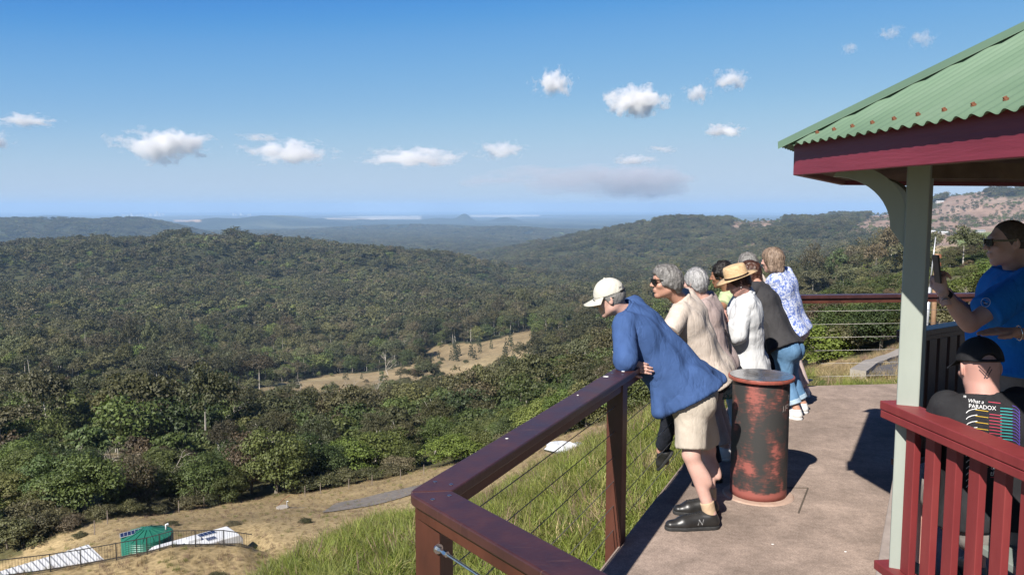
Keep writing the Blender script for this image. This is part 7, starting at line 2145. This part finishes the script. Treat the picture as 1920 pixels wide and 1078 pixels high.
# ------------------------------------------------------------------ houses in the valley and on the hills
def house(px, py, w, d, h, ang, mroof, lb, rmin=200, rmax=9000, hip=False):
    p_ = ground_hit(px, py, rmin, rmax); x, y = p_.x, p_.y
    z = min(H(x + dx, y + dy) for dx in (-w / 2, w / 2) for dy in (-d / 2, d / 2))
    zt = H(x, y)
    e = empty('house', (x, y, z), ang); tag(e, lb, 'house')
    h2 = h + (zt - z)
    MB().box((0, 0, h2 / 2 - .5), (w, d, h2 + 1)).build('wall', M_WALL, e)
    rh = d * .24; ov = .6
    V_ = [(-w / 2 - ov, -d / 2 - ov, h2), (w / 2 + ov, -d / 2 - ov, h2), (w / 2 + ov, d / 2 + ov, h2), (-w / 2 - ov, d / 2 + ov, h2), (-w / 2 - ov + (d / 2 if hip else 0), 0, h2 + rh), (w / 2 + ov - (d / 2 if hip else 0), 0, h2 + rh)]
    MB().add(V_, [(0, 1, 5, 4), (2, 3, 4, 5), (1, 2, 5), (3, 0, 4), (3, 2, 1, 0)]).build('roof', mroof, e)
    for k in range(3):
        for s_ in (-1, 1): MB().box((-w / 3 + k * w / 3, s_ * (d / 2 + .02), h2 - 1.4), (1.6, .06, 1.2)).build('window', M_GLASS, e)
    MB().box((w / 6, -d / 2 - .03, h2 - 1.7), (.9, .05, 2.0)).build('door', M_TIN, e)
    return e
HOUSES = [(72, 643, 18, 8, 3.2, .5, M_WROOF, 'long white roofed house in a bare clearing low on the left', 500, 2000), (236, 669, 13, 7, 3, .3, M_BLUETIN, 'pale green roofed house almost hidden in the forest', 500, 2000), (446, 690, 14, 8, 3.2, -.3, M_BLUETIN, 'blue grey roofed house at the left end of the pasture', 400, 1500),
          (447, 538, 14, 8, 3, .2, M_WROOF, 'small white roof alone in the middle of the forested ridge', 900, 2500), (284, 445, 16, 9, 4, .1, M_REDTILE, 'brown roofed house beside the clearing on the ridge', 1200, 3000), (300, 447, 12, 8, 4, .6, M_WROOF, 'white house beside the brown roofed one on the ridge', 1200, 3000),
          (1178, 533, 22, 9, 3.4, .2, M_WROOF, 'bright white house in the forest behind the cream knit top', 1000, 3000), (1190, 412, 26, 10, 4, .1, M_WROOF, 'white house on top of the far right ridge', 2500, 4500), (884, 461, 22, 10, 4, .1, M_WROOF, 'far white house in the blue forest left of the right ridge', 3000, 9000), (593, 451, 24, 10, 5, .1, M_WROOF, 'far white house below the end of the left ridge', 3000, 9500),
          (1743, 437, 26, 9, 4, .1, M_WROOF, 'white farm shed beside the service pole', 1200, 3500), (1768, 439, 20, 9, 4, .0, M_WROOF, 'white farm building right of the white shed', 1200, 3500), (1838, 436, 22, 10, 4, .2, M_TIN, 'grey farm building above the green paddock', 1200, 3500), (1690, 438, 20, 9, 4, .1, M_WROOF, 'white roof beside the shelter post on the far slope', 1200, 3500), (1762, 380, 26, 10, 4, .0, M_WROOF, 'white house on the skyline of the right hill', 1800, 4500), (1642, 440, 18, 9, 4, .0, M_REDTILE, 'dark red roof at the foot of the brown hill', 1200, 3500)]
for a in HOUSES: house(*a)
# towns on the coast
rgc = np.random.default_rng(77); tw_me = {}
def tower(px, r, w, h, lb, gp):
    a = math.radians(cdeg(px)); x, y = math.sin(a) * r, math.cos(a) * r
    e = empty('coastal_tower', (x, y, H(x, y) - 2), rgc.uniform(0, 1)); tag(e, lb, 'tower', gp)
    MB().box((0, 0, h / 2), (w, w * .7, h)).build('block', M_WROOF, e); MB().box((0, 0, h + 3), (w * .4, w * .3, 6)).build('lift_room', M_WROOF, e)
for k in range(16): tower(232 + k * 5 + rgc.uniform(-2, 2), 29300 + rgc.uniform(-400, 400), rgc.uniform(35, 60), rgc.uniform(40, 130) * (1.3 if k > 10 else .8), 'tiny white apartment tower of the larger town on the coast', 'towers of the larger coastal town')
for k in range(6): tower(438 + k * 7 + rgc.uniform(-2, 2), 29500, rgc.uniform(35, 55), rgc.uniform(45, 90), 'tiny white apartment tower of the smaller town on the coast', 'towers of the smaller coastal town')
# ------------------------------------------------------------------ clouds, smoke and haze
def cloud_mat(name, dens, scale, thr, soft, col_=(1, 1, 1), aniso=.3, stretch=(1, 1, 1), seed=0.0, gain=2.5):
    m = bpy.data.materials.new(name); m.use_nodes = True
    nt = m.node_tree; nt.nodes.clear(); N, L = nt.nodes.new, nt.links.new
    out = N('ShaderNodeOutputMaterial'); pv = N('ShaderNodeVolumePrincipled')
    pv.inputs['Color'].default_value = (*col_, 1); pv.inputs['Anisotropy'].default_value = aniso
    tc = N('ShaderNodeTexCoord'); mp = N('ShaderNodeMapping'); mp.inputs['Scale'].default_value = stretch; mp.inputs['Location'].default_value = (seed, seed * 1.7, 0)
    L(tc.outputs['Object'], mp.inputs['Vector'])
    nz = N('ShaderNodeTexNoise'); nz.inputs['Scale'].default_value = scale; nz.inputs['Detail'].default_value = 5; nz.inputs['Roughness'].default_value = .62
    L(mp.outputs['Vector'], nz.inputs['Vector'])
    # fall-off to the hull: 1 in the middle, 0 at the unit sphere
    ln = N('ShaderNodeVectorMath'); ln.operation = 'LENGTH'; L(tc.outputs['Object'], ln.inputs[0])
    f = N('ShaderNodeMapRange'); f.inputs['From Min'].default_value = .25; f.inputs['From Max'].default_value = 1.0; f.inputs['To Min'].default_value = .34; f.inputs['To Max'].default_value = -.34
    L(ln.outputs['Value'], f.inputs['Value'])
    ga = N('ShaderNodeMapRange'); ga.clamp = False; ga.inputs['To Min'].default_value = .5 - gain / 2; ga.inputs['To Max'].default_value = .5 + gain / 2; L(nz.outputs['Fac'], ga.inputs['Value'])
    ad = N('ShaderNodeMath'); L(ga.outputs['Result'], ad.inputs[0]); L(f.outputs['Result'], ad.inputs[1])
    mr = N('ShaderNodeMapRange'); mr.inputs['From Min'].default_value = thr; mr.inputs['From Max'].default_value = thr + soft; mr.inputs['To Max'].default_value = dens
    L(ad.outputs[0], mr.inputs['Value']); L(mr.outputs['Result'], pv.inputs['Density'])
    L(pv.outputs['Volume'], out.inputs['Volume'])
    return m
def hull(name, c, rad, m, rz):
    bm = bmesh.new(); bmesh.ops.create_icosphere(bm, subdivisions=3, radius=1.0)
    me = bpy.data.meshes.new(name); bm.to_mesh(me); bm.free()
    o = obj(name, me, m); o.location = c; o.scale = rad; o.rotation_euler = (0, 0, rz)
    return o
BASEH = 1150.0
# centre column, centre row, width, height in pixels, density factor, threshold
CLOUDS = [(305, 272, 165, 74, 1.0, .50, 'large broken white cumulus low over the left ridge'), (540, 286, 170, 52, 1.0, .50, 'long white cumulus beside the large broken one'),
          (775, 296, 190, 46, .8, .52, 'flat wide white cloud with ragged ends'), (938, 283, 100, 46, .55, .54, 'small grey white cloud left of the smoke'),
          (1036, 155, 78, 62, .8, .52, 'peaked white cloud with a low tail'), (1194, 190, 112, 66, 1.2, .45, 'brightest round white cloud high over the smoke'),
          (1308, 176, 58, 46, .55, .54, 'small ragged cloud between two brighter ones'), (1368, 152, 76, 46, .6, .53, 'slanting white cloud above the roof edge'),
          (1358, 245, 78, 34, .8, .52, 'small white cloud with a thin flat tail'), (1592, 92, 34, 28, .45, .54, 'tiny faint cloud left of the roof'),
          (1670, 62, 50, 32, .4, .54, 'faint wispy cloud highest over the roof'), (1728, 74, 56, 40, .3, .55, 'faint pale smudge of cloud beside the wispy one'),
          (45, 226, 110, 30, .55, .54, 'thin flat cloud over the far left hills'), (490, 258, 90, 22, .25, .56, 'faint grey wisp above the long cumulus'), (1190, 300, 90, 24, .45, .54, 'low white wisp just above the smoke'), (-20, 262, 80, 50, .6, .53, 'cloud cut by the left end of the view'),
          (1240, 280, 60, 18, .3, .55, 'tiny wisp right above the smoke')]
for k, (px, py, w, h, df, thr, lb) in enumerate(CLOUDS):
    el = (LEVEL - (py + h * .35)) / FPX
    r = min(BASEH / el, 22000.0)
    dep = r * math.cos(math.radians(cdeg(px)))
    c = P(px, py, dep); s = dep / FPX
    rx, rz_ = w * .66 * s, h * .56 * s
    m = cloud_mat('cloud_vapour', .020 * df * 700 / max(rx, 300), 2.9, thr + .03, .5, (1, 1, 1), .2, (1.0, .8, .55), k * 3.1)
    o = hull('cloud', c, (rx, rx * .7, rz_), m, math.radians(-cdeg(px)))
    tag(o, lb, 'cloud')
# the smoke of a far fire on the plain
dep = 25000.0; s = dep / FPX
def smoke_hull(px, py, w, h, dens, seed, thr, parent=None):
    c = P(px, py, dep)
    m = cloud_mat('smoke_haze', dens, 1.5, thr, .6, (.66, .67, .72), .0, (1.6, 1, .9), seed)
    o = hull('plume_billow', c, (w / 2 * s, w / 3 * s, h / 2 * s), m, 0)
    return o
sm = empty('smoke_plume', tuple(P(1190, 381, dep)))
for a in [(1205, 341, 220, 74, .0015, 4.0, .26), (1075, 337, 450, 60, .0007, 9.0, .28), (1190, 361, 190, 34, .0009, 2.0, .22)]:
    o = smoke_hull(*a); l = o.location.copy(); o.parent = sm; o.matrix_parent_inverse = sm.matrix_world.inverted(); o.location = l - sm.location
tag(sm, 'grey smoke drifting up from a far fire on the plain', 'smoke')
for o in sm.children: o.matrix_parent_inverse = Matrix.Identity(4)

HZ_TOP = 168.0
mb = MB(); mb.box((0, 24000, (HZ_TOP + SEA - 45) / 2), (110000, 58000, HZ_TOP - SEA + 45))
m = bpy.data.materials.new('haze_air'); m.use_nodes = True
nt = m.node_tree; nt.nodes.clear()
out = nt.nodes.new('ShaderNodeOutputMaterial'); pv = nt.nodes.new('ShaderNodeVolumePrincipled')
pv.inputs['Color'].default_value = (.47, .70, 1.0, 1); pv.inputs['Density'].default_value = 5.6e-5; pv.inputs['Anisotropy'].default_value = 0.0
nt.links.new(pv.outputs['Volume'], out.inputs['Volume'])
hz = mb.build('haze', m); tag(hz, 'thin blue haze over the valleys and plain', 'haze', kind='stuff')
